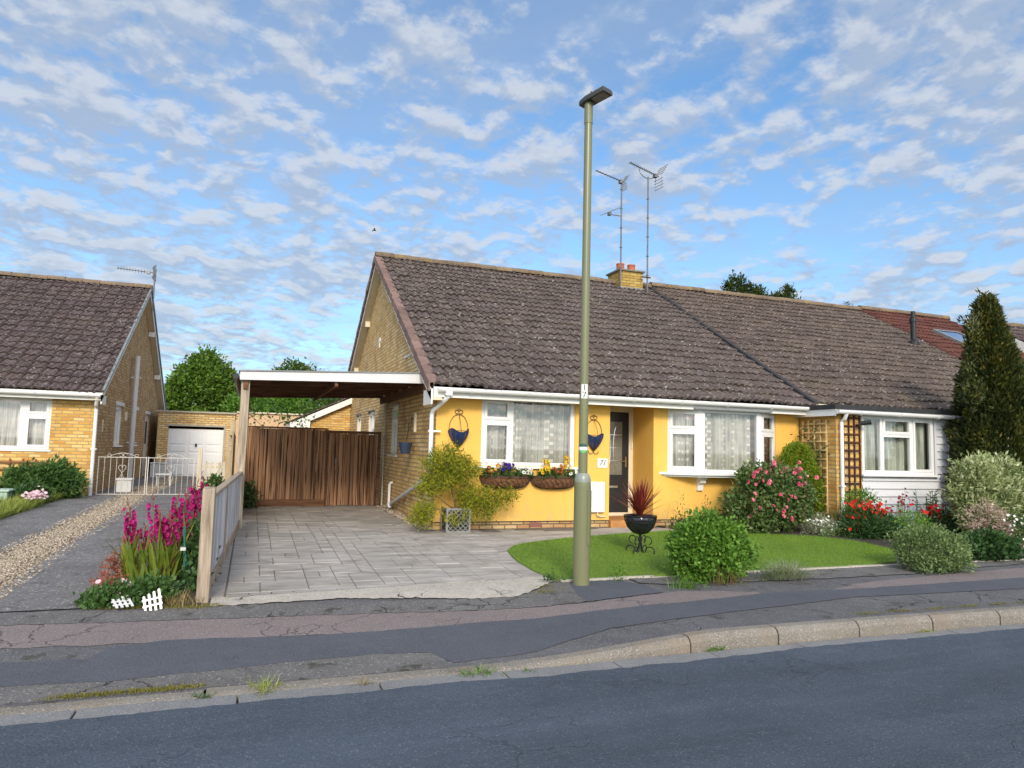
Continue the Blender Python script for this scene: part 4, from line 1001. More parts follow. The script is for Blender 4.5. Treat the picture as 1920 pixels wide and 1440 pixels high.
# ---- far right house, gable towards us
HF = thing('bungalow', 'house at far right edge with pale bargeboard and buff brick gable beyond the conifer', 'house', (29, 17.5, 0))
o = .35; EYf, RYf, RZf = 11.3, 17.35, 6.08; S2 = (RZf - 2.35) / (RYf - EYf); zf = lambda y: RZf - S2 * abs(y - RYf)
m = MB(); m.add([(24.0, 11.6, 0), (24.0, 23.1, 0), (24.0, 23.1, zf(23.1)), (24.0, RYf, zf(RYf)), (24.0, 11.6, zf(11.6))], [(0, 1, 2, 3, 4)]); m.quad((24, 11.6, 0), (34, 11.6, 0), (34, 11.6, 2.4), (24, 11.6, 2.4)); m.build('brick_wall', M['brick'], HF)
roof_obj('roof', M['tile_left'], HF, 23.72, 34, EYf, 2.35, RYf, RZf, 41, nper=4)
V, F, R = tile_roof(23.72, 34, 2 * RYf - EYf, 2.35, RYf, RZf, 42, nper=3); mesh_obj('roof', V, F, R, M['tile_left'], HF)
ridge_obj(HF, 23.7, 34, RYf, RZf + .05, M['ridge'], 43)
m = MB(); bargeboard(m, 23.70, [(EYf, 2.33), (RYf, RZf - .02), (2 * RYf - EYf, 2.33)], .34, .03); m.build('bargeboard', M['fascia'], HF)

# ---- left bungalow
HL = thing('bungalow', 'golden brick bungalow on the left with dark tiles and tall white vent pipe', 'house', (-7.5, 23.5, 0))
LX, LY = -3.36, 18.2; lE, lZ, lR, lRZ = 17.86, 2.36, 24.0, 5.93; S3 = (lRZ - lZ) / (lR - lE); zl = lambda y: lRZ - S3 * abs(y - lR)
roof = roof_obj('roof', M['tile_left'], HL, -14, -3.16, lE, lZ, lR, lRZ, 31)
V, F, R = tile_roof(-14, -3.16, 2 * lR - lE, lZ, lR, lRZ, 32, nper=3); mesh_obj('roof_slope', V, F, R, M['tile_left'], roof)
ridge_obj(roof, -14, -3.14, lR, lRZ + .05, M['ridge'], 33)
m = MB(); m.plate((0, LY, 0), X, Zv, Yd, LX - .004, 2.3, [(-5.62, -4.2, 1.08, 2.2)], .12, -14, -.05); m.build('brick_wall', M['brick_gold'], HL)
m = MB(); yw = [(20.75, 21.75, 1.18, 2.22), (23.4, 24.4, 1.18, 2.22), (26.2, 27.1, .12, 2.18)]
m.plate((LX, 0, 0), (0, 1, 0), Zv, (1, 0, 0), 29.8, 2.3, yw, .12, LY + .003, -.05)
m.add([(LX, LY, 2.3), (LX, 29.8, 2.3), (LX, 29.8, zl(29.8)), (LX, lR, zl(lR)), (LX, LY, zl(LY))], [(0, 4, 3, 2, 1)]); m.quad((-14, 29.8, 0), (LX, 29.8, 0), (LX, 29.8, 2.4), (-14, 29.8, 2.4))
m.build('gable_wall', M['brick_shaded'], HL)
window(HL, 'window', (-5.62, LY + .03, 1.08), X, Yd, 1.42, 1.12, [(.07, .82, .07, 1.05), (.97, 1.35, .80, 1.05), (.97, 1.35, .07, .70)], net='net_plain', sashes=(1, 2), sill=(.06, 'upvc'))
for i, (a, b, c, d) in enumerate(yw):
    if i < 2: window(HL, 'window', (LX - .03, a, c), (0, 1, 0), (1, 0, 0), b - a, d - c, [(.08, .46, .08, d - c - .08), (.54, b - a - .08, .08, d - c - .08)], net='net_plain', sashes=(0,), sill=(.09, 'upvc'))
    mm = MB(); mm.box(LX - .02, LX + .03, a - .05, b + .05, d + .002, d + .10); mm.build('window_head', M['upvc'], HL)
dd = MB().box(LX - .08, LX - .03, 26.2, 27.1, .12, 2.18).build('door', M['upvc'], HL); mm = MB(); mm.box(LX - .03, LX - .024, 26.45, 26.85, 1.2, 1.95); mm.build('pane', M['skylight'], dd)
m = MB(); bt = [(lE - .04, lZ - .04), (lR, lRZ - .02), (2 * lR - lE + .04, lZ - .04)]
bargeboard(m, -3.20, bt, .15, .022); m.box(-3.2, -3.178, 29.6, 30.2, lZ - .34, lZ - .05); m.box(-3.2, -3.178, lE - .04, LY + .12, lZ - .25, lZ - .05); m.build('bargeboard', M['fascia'], HL)
m = MB()
for (a, b) in ((bt[0], bt[1]), (bt[1], bt[2])): m.quad((-3.20, a[0], a[1] - .13), (LX, a[0], a[1] - .13), (LX, b[0], b[1] - .13), (-3.20, b[0], b[1] - .13))
m.build('verge_soffit', M['cream'], HL)
m = MB(); k = 0; L3 = math.hypot(lR - lE, lRZ - lZ)
for sgn in (1, -1):
    a = (lE, lZ) if sgn > 0 else (2 * lR - lE, lZ)
    m.bar((-3.165, a[0], a[1] + .03), (-3.165, lR, lRZ + .03), .05, .07)
m.build('verge_trim', M['lead'], HL)
for y in (25.6, 27.7): MB().box(-3.36, -3.19, y - .05, y + .05, zl(y) - .32, zl(y) - .17).build('purlin_end', M['fascia'], HL)
m = MB(); m.box(-14, -3.2, 17.885, 17.91, 2.19, 2.36); m.build('fascia', M['fascia'], HL)
MB().box(-14, -3.36, 17.91, LY, 2.2, 2.216).build('soffit', M['cream'], HL)
gutter(HL, 'gutter', -14, -3.2, 17.82, 2.31, M['upvc'])
m = MB(); m.tube([(-3.27, 17.83, 2.26), (-3.30, 17.95, 2.10), (-3.32, 18.10, 2.02), (-3.32, 18.13, .06)], .04, 8); m.box(-3.38, -3.26, 18.1, 18.2, 1.1, 1.13); m.build('downpipe', M['upvc'], HL)
m = MB(); m.tube([(-3.24, 30.1, 2.26), (-3.28, 29.95, 2.1), (-3.30, 29.6, 1.95), (-3.30, 29.6, .1)], .05, 8); m.build('downpipe', M['upvc'], HL)
m = MB(); m.tube([(-3.22, 22.7, .1), (-3.22, 22.7, 3.72)], .066, 12)
for z in (1.25, 3.1): m.box(-3.36, -3.10, 22.66, 22.74, z - .02, z + .02)
m.build('vent_pipe', M['white_paint'], HL)
m = MB(); m.box(-3.36, -3.335, 19.1, 19.13, 1.5, 1.8); m.bar((-3.34, 19.1, 1.7), (-3.34, 19.6, 1.55), .012, .012); m.build('wall_bracket', M['cream'], HL)
m = MB(); m.box(-3.36, -3.32, 22.15, 22.35, 1.85, 2.1); m.build('meter_cover', M['cream'], HL)

# ---- garage and peach outbuilding at the end of the drive
G = thing('garage', 'buff brick garage with white up and over door at the drive end', 'garage', (-1.85, 29.5, 0))
m = MB(); m.plate((0, 27.0, 0), X, Zv, Yd, -.62, 2.30, [(-2.74, -.97, -.01, 1.83)], .2, -3.08, 0); m.quad((-3.08, 27, 0), (-3.08, 32, 0), (-3.08, 32, 2.3), (-3.08, 27, 2.3)); m.quad((-.62, 27, 0), (-.62, 32, 0), (-.62, 32, 2.3), (-.62, 27, 2.3)); m.quad((-3.08, 32, 0), (-.62, 32, 0), (-.62, 32, 2.3), (-3.08, 32, 2.3)); m.build('brick_wall', M['brick'], G)
m = MB(); m.box(-3.14, -.58, 26.94, 32.05, 2.302, 2.36); m.build('roof', M['stone'], G)
gd = MB()
gd.box(-2.74, -.97, 27.10, 27.15, .10, 1.74)
gx = [-2.70, -2.14, -2.10, -1.60, -1.56, -1.01]
for a, b in ((-2.70, -2.14), (-2.10, -1.60), (-1.56, -1.01)):
    for z0, z1 in ((.16, .50), (.56, .90), (.96, 1.16), (1.22, 1.68)): gd.box(a + .03, b - .03, 27.085, 27.10, z0, z1)
gdo = gd.build('garage_door', M['garage_door'], G, bevel=.012)
m = MB(); m.box(-1.87, -1.81, 27.04, 27.085, 1.13, 1.24); m.build('handle', M['black'], gdo)
m = MB(); m.box(-2.80, -.90, 26.975, 27.0, 1.832, 1.90); m.box(-.968, -.90, 26.975, 27.0, .1, 1.832); m.build('lintel', M['stone'], G)
P_ = thing('outbuilding', 'peach rendered outbuilding beside the garage seen under the carport roof', 'outbuilding', (.6, 29, 0))
m = MB(); m.box(-.60, 1.80, 27.0, 31, 0, 2.36); m.build('rendered_wall', M['peach'], P_); m = MB(); m.box(-.57, 1.86, 26.93, 31.06, 2.362, 2.41); m.build('coping', M['cream'], P_)
# ------------------------------------------------------------------ foliage builders
def leaves_at(P, D, S, aspect, fold, g):
    """kite leaves: P roots, D unit directions, S lengths"""
    n = len(P); rv = unit(g.normal(0, 1, (n, 3))); side = unit(np.cross(D, rv)); nrm = np.cross(side, D)
    L = S[:, None]; w = L * aspect * .5
    a = P; b = P + D * L * .45 + side * w + nrm * L * fold; c = P + D * L; d = P + D * L * .45 - side * w + nrm * L * fold
    V = np.stack([a, b, c, d], 1).reshape(-1, 3); i = np.arange(n) * 4
    F = np.stack([i, i + 1, i + 2, i, i + 2, i + 3], 1).reshape(-1, 3)
    return V, F
def crown_points(blobs, nc, shell, g, lump=.18):
    B = np.array(blobs, float); w = (B[:, 3] * B[:, 4] * B[:, 5]) ** .75
    if B.shape[1] > 6: w = w * B[:, 6]
    k = g.choice(len(B), nc, p=w / w.sum()); d = unit(g.normal(0, 1, (nc, 3)))
    r = shell + (1 - shell) * np.sqrt(g.random(nc)); r *= 1 + lump * np.sin(d[:, 0] * 5 + k) * np.sin(d[:, 1] * 4 + 2 * k) + lump * .6 * np.sin(d[:, 2] * 9 + d[:, 0] * 7 + k)
    c = B[k, :3] + d * B[k, 3:6] * r[:, None]
    # keep points that are near the outside of the union
    inside_ = np.zeros(nc, int)
    for q in B: inside_ += ((((c - q[:3]) / (q[3:6] * .72)) ** 2).sum(1) < 1)
    keep = (inside_ <= 0) | (g.random(nc) < .25)
    return c[keep], d[keep]
def leafcloud(name, mat, parent, blobs, n, size, seed, aspect=.55, sprigs=None, per=10, spread=.05, shell=.55, up=.25, out=.8, rand=.7, fold=.08, zmin=None, colvar=.22, lump=.18, bias=0.):
    g = rng(seed); c, d = crown_points(blobs, max(8, int(n / per * 1.35)), shell, g, lump); c, d = c[:max(4, n // per)], d[:max(4, n // per)]
    nc = len(c); col = np.clip(g.normal(.45 + bias, colvar, nc), 0, 1)
    P = np.repeat(c, per, 0) + g.normal(0, spread, (nc * per, 3)); D0 = np.repeat(d, per, 0)
    D = unit(D0 * out + g.normal(0, rand, D0.shape) + np.array([0, 0, up]))
    S = size * g.uniform(.6, 1.25, len(P)); r = np.clip(np.repeat(col, per) + g.normal(0, .14, len(P)), 0, 1)
    # loose shoots that break the outline
    ns = n // 330 if sprigs is None else sprigs
    if ns:
        B = np.array(blobs, float); kb = g.integers(0, len(B), ns); dd = unit(g.normal(0, 1, (ns, 3)) + np.array([0, -.15, .55])); q = 9
        r1 = g.uniform(1.06, 1.34, ns); tt = np.linspace(0, 1, q)
        rad = (.82 + (r1[:, None] - .82) * tt[None, :])[..., None]
        PS = (B[kb, None, :3] + dd[:, None, :] * B[kb, None, 3:6] * rad).reshape(-1, 3) + g.normal(0, size * .12, (ns * q, 3))
        DS = unit(np.repeat(dd, q, 0) * .8 + g.normal(0, .55, (ns * q, 3)) + np.array([0, 0, up]))
        SS = size * np.tile(np.linspace(1.0, .6, q), ns) * g.uniform(.7, 1.2, ns * q); RS = np.clip(np.repeat(g.normal(.6, .2, ns), q) + g.normal(0, .1, ns * q), 0, 1)
        P = np.concatenate([P, PS]); D = np.concatenate([D, DS]); S = np.concatenate([S, SS]); r = np.concatenate([r, RS])
    if zmin is not None:
        k = P[:, 2] > zmin; P, D, S, r = P[k], D[k], S[k], r[k]
    V, F = leaves_at(P, D, S, aspect, fold, g)
    return mesh_obj(name, V, F, np.repeat(r, 2), mat, parent)
def blades(name, mat, parent, P, D, length, width, bend, seed, nseg=4, col=(.5, .2)):
    g = rng(seed); n = len(P); V, F, k = blade_array(np.asarray(P, float), unit(np.asarray(D, float)), np.asarray(length), np.asarray(width), np.asarray(bend), nseg, g)
    return mesh_obj(name, V, F, np.tile(np.clip(g.normal(col[0], col[1], n), 0, 1), k), mat, parent)
def flowers(name, mat, parent, P, N, size, seed, petals=5, cup=.35, aspect=.8, split=None):
    if split is None: split = len(P) <= 100
    if split:
        for i in range(len(P)): flowers(name, mat, parent, P[i:i + 1], N[i:i + 1], size, seed * 100 + i, petals, cup, aspect, False)
        return
    g = rng(seed); P = np.asarray(P, float); N = unit(np.asarray(N, float)); n = len(P); t = unit(np.cross(N, unit(g.normal(0, 1, N.shape)))); b = np.cross(N, t)
    Vs, Fs, R = [], [], []; off = 0; s = size * g.uniform(.75, 1.2, n); cr = g.random(n)
    for k in range(petals):
        a = 2 * math.pi * k / petals + g.random(n) * .3
        D = unit((t * np.cos(a)[:, None] + b * np.sin(a)[:, None]) + N * cup); sd = unit(np.cross(N, D))
        L = (s * .5)[:, None]; w = L * aspect * .55
        V = np.stack([P, P + D * L * .6 + sd * w, P + D * L, P + D * L * .6 - sd * w], 1).reshape(-1, 3); i = np.arange(n) * 4 + off
        Vs.append(V); Fs.append(np.stack([i, i + 1, i + 2, i + 3], 1)); R.append(np.clip(cr + g.normal(0, .15, n), 0, 1)); off += len(V)
    return mesh_obj(name, np.concatenate(Vs), np.concatenate(Fs), np.concatenate(R), mat, parent)
def branches(name, mat, parent, segs, n=6):
    m = MB(); g = rng(len(segs))
    for pts, r0_, r1_ in segs:
        k = len(pts); m.tube(pts, [r0_ + (r1_ - r0_) * i / (k - 1) for i in range(k)], n, float(g.random()))
    return m.build(name, mat, parent)
def limb(a, b, g, k=5, wob=.12):
    a, b = np.array(a, float), np.array(b, float); L = np.linalg.norm(b - a); pts = [a + (b - a) * i / (k - 1) for i in range(k)]
    return [tuple(p + (g.normal(0, wob * L / k, 3) if 0 < i < k - 1 else 0)) for i, p in enumerate(pts)]
def twigs(base, targets, g, r0=.012, r1=.003, k=5): return [(limb(base, t, g, k), r0, r1) for t in targets]

# ------------------------------------------------------------------ carport, gates, fences
CP = thing('carport', 'flat roofed carport with white fascia on a timber post beside the yellow bungalow', 'carport', (1.25, 14, 0))
m = MB()
m.add([(-.24, 11.90, 2.335), (2.74, 11.90, 2.435), (2.74, 11.90, 2.60), (-.24, 11.90, 2.465), (-.24, 11.93, 2.335), (2.74, 11.93, 2.435), (2.74, 11.93, 2.60), (-.24, 11.93, 2.465)], [(0, 1, 2, 3), (7, 6, 5, 4), (0, 4, 5, 1), (1, 5, 6, 2), (2, 6, 7, 3), (3, 7, 4, 0)])
m.build('fascia', M['white_paint'], CP, bevel=.004)
m = MB(); m.add([(-.26, 11.885, 2.468), (2.76, 11.885, 2.603), (2.80, 16.5, 2.603), (-.26, 16.5, 2.468), (-.26, 11.885, 2.49), (2.76, 11.885, 2.625), (2.80, 16.5, 2.625), (-.26, 16.5, 2.49)], [(0, 1, 5, 4), (4, 5, 6, 7), (3, 7, 6, 2), (0, 4, 7, 3)]); m.build('felt_edge', M['lead'], CP)
m = MB(); g = rng(3); y = 11.96
while y < 16.4:
    m.add([(-.2, y, 2.462), (2.78, y, 2.585), (2.78, y + .135, 2.585), (-.2, y + .135, 2.462), (-.2, y, 2.44), (2.78, y, 2.565), (2.78, y + .135, 2.565), (-.2, y + .135, 2.44)], [(0, 1, 2, 3), (7, 6, 5, 4), (0, 4, 5, 1), (2, 6, 7, 3), (1, 5, 6, 2), (3, 7, 4, 0)], float(g.random())); y += .14
m.build('roof_boards', M['deck_wood'], CP)
for y in (12.7, 13.6, 14.5, 15.4, 16.4):
    m = MB(); m.bar((-.18, y, 2.375), (2.78, y, 2.50), .045, .12); m.build('joist', M['frame_wood'], CP)
m = MB(); m.bar((1.25, 11.95, 2.36), (1.25, 16.4, 2.36), .05, .10); m.build('beam', M['frame_wood'], CP)
m = MB(); m.bar((2.74, 11.94, 2.38), (2.74, 16.45, 2.38), .055, .15); m.build('beam', M['frame_wood'], CP)
m = MB(); m.bar((-.15, 11.94, 2.28), (-.15, 16.45, 2.28), .07, .15); m.build('beam', M['frame_wood'], CP)
MB().box(-.215, -.085, 11.99, 12.11, -.1, 2.34).build('post', M['grey_wood'], CP, bevel=.006)
MB().box(-.22, -.10, 16.30, 16.42, -.1, 2.26).build('post', M['frame_wood'], CP, bevel=.006)
m = MB(); m.tube([(-.30, 12.0, 2.40), (-.30, 16.4, 2.36)], .05, 8); m.build('gutter', M['black'], CP)

GT = thing('wooden_gate', 'tall brown stained wooden gates closing the back of the carport', 'gate', (1.3, 16.1, 0))
def boards(m, x0, x1, y, z0, z1, g, w=.098, wav=.005):
    x = x0
    while x < x1 - .02:
        b = min(w, x1 - x); r = float(g.random()); n = 7; yo = g.uniform(-.004, .008); vs = []
        for i in range(n):
            z = z0 + (z1 - z0) * i / (n - 1) + (g.uniform(-.006, .006) if i in (0, n - 1) else 0); e0, e1 = (g.normal(0, wav), g.normal(0, wav))
            vs += [(x + e0, y + yo - .014, z), (x + b - .007 + e1, y + yo + .010, z), (x + b - .007 + e1, y + .03, z), (x + e0, y + .03, z)]
        fs = [(4 * i + q, 4 * i + (q + 1) % 4, 4 * i + 4 + (q + 1) % 4, 4 * i + 4 + q) for i in range(n - 1) for q in range(4)] + [(0, 3, 2, 1), (4 * n - 4, 4 * n - 3, 4 * n - 2, 4 * n - 1)]
        m.add(vs, fs, r); x += b
g = rng(17)
m = MB(); boards(m, -.10, 1.53, 16.0, .14, 1.66, g, .082); fx = m.build('gate_panel', M['gate_wood'], GT)
m = MB(); m.bar((-.10, 15.985, .085), (1.53, 15.985, .085), .045, .15); m.build('kick_board', M['frame_wood'], fx, bevel=.004)
m = MB(); m.box(-.11, 1.55, 15.985, 16.06, 1.665, 1.70); m.build('capping', M['frame_wood'], fx)
m = MB(); boards(m, 1.565, 2.62, 15.98, .03, 1.60, g, .08); lf = m.build('gate_leaf', M['gate_wood'], GT)
MB().box(1.60, 2.61, 16.013, 16.03, .06, 1.58).build('gap_shade_sheet', M['deck_wood'], lf); MB().box(-.09, 1.51, 16.034, 16.05, .15, 1.64).build('gap_shade_sheet', M['deck_wood'], fx)  # dark sheets added so the gaps between boards read as shaded lines
m = MB(); m.box(1.50, 2.64, 15.96, 16.03, 1.60, 1.655); m.build('capping', M['frame_wood'], lf)
m = MB(); m.box(1.72, 1.75, 15.955, 15.978, .92, 1.05); m.tube([(1.75, 15.95, .74 + .045 * math.sin(t)) if False else (1.76 + .03 * math.cos(t), 15.965, .77 + .035 * math.sin(t)) for t in np.linspace(0, 6.28, 12)], .008, 5); m.build('latch', M['steel'], lf)
m = MB(); m.box(2.635, 2.70, 15.97, 16.07, 0, 1.66); m.build('gate_post', M['frame_wood'], GT)
m = MB(); m.box(1.515, 1.60, 16.02, 16.10, 0, 1.66); m.build('gate_post', M['frame_wood'], GT)

LF = thing('fence', 'low fence of flaking pale boards with weathered post between the two driveways', 'fence', (-.22, 9.6, -.1))
fa, fb = np.array([-.352, 7.24]), np.array([-.155, 11.98]); fd = (fb - fa) / np.linalg.norm(fb - fa); fn = np.array([fd[1], -fd[0]]); FL = np.linalg.norm(fb - fa)
def FP(s, d, z): p = fa + fd * s + fn * d; return (p[0], p[1], z)
ztop = lambda s: .86 + .03 * s / FL
def gz(s): return H(0.0, fa[1] + s)
m = MB()
def fbox(m, s0, s1, d0, d1, za0, za1, zb0, zb1, r=.5):
    m.add([FP(s0, d0, za0), FP(s1, d0, zb0), FP(s1, d1, zb0), FP(s0, d1, za0), FP(s0, d0, za1), FP(s1, d0, zb1), FP(s1, d1, zb1), FP(s0, d1, za1)], [(0, 3, 2, 1), (4, 5, 6, 7), (0, 1, 5, 4), (1, 2, 6, 5), (2, 3, 7, 6), (3, 0, 4, 7)], r)
fbox(m, -.055, .055, -.055, .055, -.2, .93, -.2, .945); m.build('post', M['grey_wood'], LF, bevel=.012)
g = rng(23)
for (sa, sb) in ((.06, 1.85), (1.93, 4.68)):
    m = MB(); s = sa
    while s < sb - .02:
        b = min(.10, sb - s); r = float(g.random()); o_ = g.uniform(0, .006)
        fbox(m, s + .002, s + b - .002, .006 + o_, .022 + o_, gz(s) + .16, ztop(s) - .03, gz(s + b) + .16, ztop(s + b) - .03, r); s += b
    m.build('boards', M['blue_wood'], LF)
m = MB(); fbox(m, 1.85, 1.93, -.05, .04, -.1, ztop(1.9) - .01, -.1, ztop(1.9) - .01); m.build('post', M['grey_wood'], LF, bevel=.006)
m = MB(); fbox(m, .055, 4.7, -.035, .045, ztop(0) - .03, ztop(0) + .012, ztop(4.7) - .03, ztop(4.7) + .012); m.build('capping', M['grey_wood'], LF, bevel=.008)
m = MB(); fbox(m, .055, 4.7, -.005, .038, gz(0) - .02, gz(0) + .15, gz(4.7) - .02, gz(4.7) + .15); m.build('gravel_board', M['grey_wood'], LF, bevel=.004)

# fence of tall boards behind, picket fence and white metal gates across the neighbour's drive
CF = thing('fence', 'tall pale timber board fence running back beside the garage drive', 'fence', (-.45, 17, 0))
m = MB(); y = 12.3; g = rng(29)
while y < 25.5:
    xx = -.30 - .018 * (y - 12.3); m.box(xx - .012, xx + .012, y, y + .142, H(-1, y) + .02, 1.52, float(g.random())); y += .146
m.build('boards', M['pale_wood'], CF)
for z in (.45, 1.25, 1.5): m = MB(); m.bar((-.335, 12.3, z), (-.57, 25.5, z), .05, .07); m.build('rail', M['pale_wood'], CF)
for y in (14.6, 19.8, 25.6):
    xx = -.36 - .018 * (y - 12.3); MB().box(xx - .05, xx + .05, y - .05, y + .05, 0, 1.9 if y > 19 else 1.55).build('post', M['pale_wood'], CF, bevel=.006)
PF = thing('picket_fence', 'short cream picket fence panel in front of the white garage door', 'fence', (-.95, 20.2, .1))
MB().box(-1.31, -1.20, 20.15, 20.25, 0, 1.17).build('post', M['cream_wood'], PF, bevel=.008)
m = MB(); x = -1.13; g = rng(30)
while x < -.62:
    h = .83 + g.normal(0, .008); m.prism([(x, .16), (x + .062, .16), (x + .062, h - .04), (x + .031, h), (x, h - .04)], 'y', 20.16, 20.18, float(g.random())); x += .108
m.build('pickets', M['cream_wood'], PF)
for z in (.32, .68): MB().box(-1.2, -.55, 20.182, 20.215, z - .03, z + .03).build('rail', M['cream_wood'], PF)
def iron_gate(x0, x1, label):
    t = thing('iron_gate', label, 'gate', ((x0 + x1) / 2, 18.35, .07), 'white wrought iron gates across the left drive')
    y = 18.35; z0, z1 = .10, .935
    m = MB()
    for z in (z0, z1): m.bar((x0, y, z), (x1, y, z), .014, .014)
    for x in (x0, x1): m.bar((x, y, z0 - .02), (x, y, z1 + .02), .018, .018)
    m.build('frame', M['iron_white'], t)
    n = max(3, int(round((x1 - x0) / .128))); m = MB()
    for i in range(1, n): x = x0 + (x1 - x0) * i / n; m.tube([(x, y, z0), (x, y, z1)], .0055, 5)
    m.build('bars', M['iron_white'], t)
    m = MB(); xc = (x0 + x1) / 2; W = (x1 - x0) * .32
    for s in (-1, 1):
        m.tube([(xc + s * W * (1 - u), y, z1 + .10 * math.sin(u * 1.57)) for u in np.linspace(0, 1, 10)], .0055, 5)
        m.tube([(xc + s * (W - .035 + .035 * math.cos(q)), y, z1 + .04 + .035 * math.sin(q)) for q in np.linspace(-1.2, 4, 12)], .005, 5)
        m.tube([(xc + s * (.05 + .045 * math.cos(q)), y, z1 + .05 + .04 * math.sin(q)) for q in np.linspace(0, 5, 12)], .005, 5)
        m.tube([(xc + s * (.04 + .035 * math.cos(q)), y - .012, .72 + .035 * math.sin(q)) for q in np.linspace(-.6, 3.6, 10)], .005, 5)
        m.tube([(xc + s * .085, y - .012, .70), (xc, y - .012, .58), (xc - s * .05, y - .012, .45), (xc, y - .012, .36)], .005, 5)
    m.build('scrolls', M['iron_white'], t)
    return t
iron_gate(-3.24, -2.27, 'white iron gate leaf hung beside the left house downpipe'); iron_gate(-2.23, -1.26, 'white iron gate leaf in front of the garage beside the cream picket post')
m = MB(); m.box(-2.98, -2.66, 19.15, 19.45, .09, .40); m.box(-3.0, -2.64, 19.13, 19.47, .37, .42); tag(m.build('planter', M['dull_white'], bevel=.01), 'white square planter box standing by the vent pipe behind the gates', 'planter')
t = thing('garden_stool', 'small white stool behind the gates near the house back corner', 'stool', (-2.2, 21.5, .1))
m = MB(); m.box(-2.42, -2.0, 21.35, 21.65, .40, .44); m.build('seat', M['dull_white'], t, bevel=.01)
for x in (-2.38, -2.06):
    for y in (21.38, 21.6): MB().box(x, x + .03, y, y + .03, .1, .40).build('leg', M['dull_white'], t)
m = MB(); m.box(-3.1, -2.66, 26.0, 26.5, .1, .55); m.box(-3.12, -2.64, 25.98, 26.52, .55, .60); tag(m.build('storage_box', M['dull_white'], bevel=.02), 'low white storage box against the left side of the garage', 'storage box')

# miniature white fence pieces lying in the bed
def mini(label, mat4, n=4):
    t = thing('mini_fence', label, 'garden edging', tuple(mat4.translation), 'toy sized white picket fences in the left bed')
    m = MB()
    for i in range(n):
        x = -.10 + i * .062; h = .20 + .018 * i
        m.prism([(x, -.02), (x + .030, -.02), (x + .030, h - .012), (x + .015, h), (x, h - .012)], 'y', -.006, .006)
    for z in (.06, .14): m.box(-.115, .125, .006, .014, z - .012, z + .012)
    m.v = [tuple(mat4 @ Vector(p)) for p in m.v]; m.build('pickets', M['sign_white'], t); return t
mini('white miniature picket fence piece standing and leaning among the low plants', Matrix.Translation((-.735, 6.99, -.10)) @ Matrix.Rotation(-.22, 4, 'Y') @ Matrix.Rotation(-.35, 4, 'X') @ Matrix.Scale(.66, 4))
mini('white miniature picket fence piece fallen flat at the edge of the bed', Matrix.Translation((-.96, 6.99, -.06)) @ Matrix.Rotation(.45, 4, 'Z') @ Matrix.Rotation(-1.2, 4, 'X') @ Matrix.Scale(.66, 4))

# ------------------------------------------------------------------ street lamp
LPX, LPY = 3.462, 7.184; lz = H(LPX, LPY)
SLm = thing('street_lamp', 'tall olive green street lamp column on the pavement in front of yellow bungalow', 'street lamp', (LPX, LPY, lz))
m = MB(); m.lathe([(.093, lz - .1), (.093, .98), (.090, 1.03)], LPX, LPY, 28); m.build('column_base', M['lamp'], SLm, smooth=False)
m = MB(); m.lathe([(.091, 1.02), (.089, 1.055), (.080, 1.09), (.060, 1.115), (.050, 1.12)], LPX, LPY, 28); m.build('shoulder', M['collar'], SLm)
m = MB(); m.lathe([(.052, 1.11), (.047, 3.2), (.045, 5.17)], LPX, LPY, 24); m.build('pole', M['lamp'], SLm)
m = MB(); m.lathe([(.050, 5.14), (.050, 5.385), (.03, 5.40)], LPX, LPY, 20); m.build('head_sleeve', M['lamp'], SLm)
a = math.radians(-66); hd = Vector((math.cos(a), math.sin(a), .10)).normalized(); hs = Vector((0, 0, 1)).cross(hd).normalized(); hu = hd.cross(hs).normalized()
O = Vector((LPX, LPY, 5.415)) - hd * .06
def HP(l, w, h): p = O + hd * l + hs * w + hu * h; return (p.x, p.y, p.z)
m = MB(); out_ = [(-.05, -.05), (-.05, .05), (.06, .082), (.345, .085), (.345, -.085), (.06, -.082)]; n = 6
vs = [HP(l, w, -.028) for l, w in out_] + [HP(l, w, .012) for l, w in out_] + [HP(l * .94 + .01, w * .86, .042) for l, w in out_]
m.add(vs, [tuple(range(n))[::-1]] + [(i, (i + 1) % n, n + (i + 1) % n, n + i) for i in range(n)] + [(n + i, n + (i + 1) % n, 2 * n + (i + 1) % n, 2 * n + i) for i in range(n)] + [tuple(range(2 * n, 3 * n))])
hdo = m.build('lamp_head', M['lamp_head'], SLm, bevel=.006)
m = MB(); c = [HP(l, w, -.031) for l, w in ((.14, -.068), (.32, -.068), (.32, .068), (.14, .068))]; m.add(c, [(0, 1, 2, 3)]); m.build('lens', M['lamp_lens'], hdo)
p = HP(.12, 0, .04); m = MB(); m.lathe([(.032, p[2]), (.032, p[2] + .022), (.026, p[2] + .026), (.026, p[2] + .05), (.015, p[2] + .055)], p[0], p[1], 14); m.build('photocell', M['steel'], hdo)
dvec = Vector((-LPX, -LPY, 0)).normalized()     # towards the road side
def on_col(R, ang, z):
    b = math.atan2(dvec.y, dvec.x) + ang; return (LPX + R * math.cos(b), LPY + R * math.sin(b), z)
m = MB(); vs = []
for (R, z) in ((.095, .34), (.095, .93)):
    for q in np.linspace(.62, 1.5, 7): vs.append(on_col(R + .006, q, z))
m.add(vs, [(i, i + 1, 8 + i, 7 + i) for i in range(6)]); vs2 = [on_col(.0, 0, .34)]
for q in (.62, 1.5):
    m.quad(on_col(.09, q, .34), on_col(.101, q, .34), on_col(.101, q, .93), on_col(.09, q, .93))
m.build('access_door', M['lamp'], SLm)
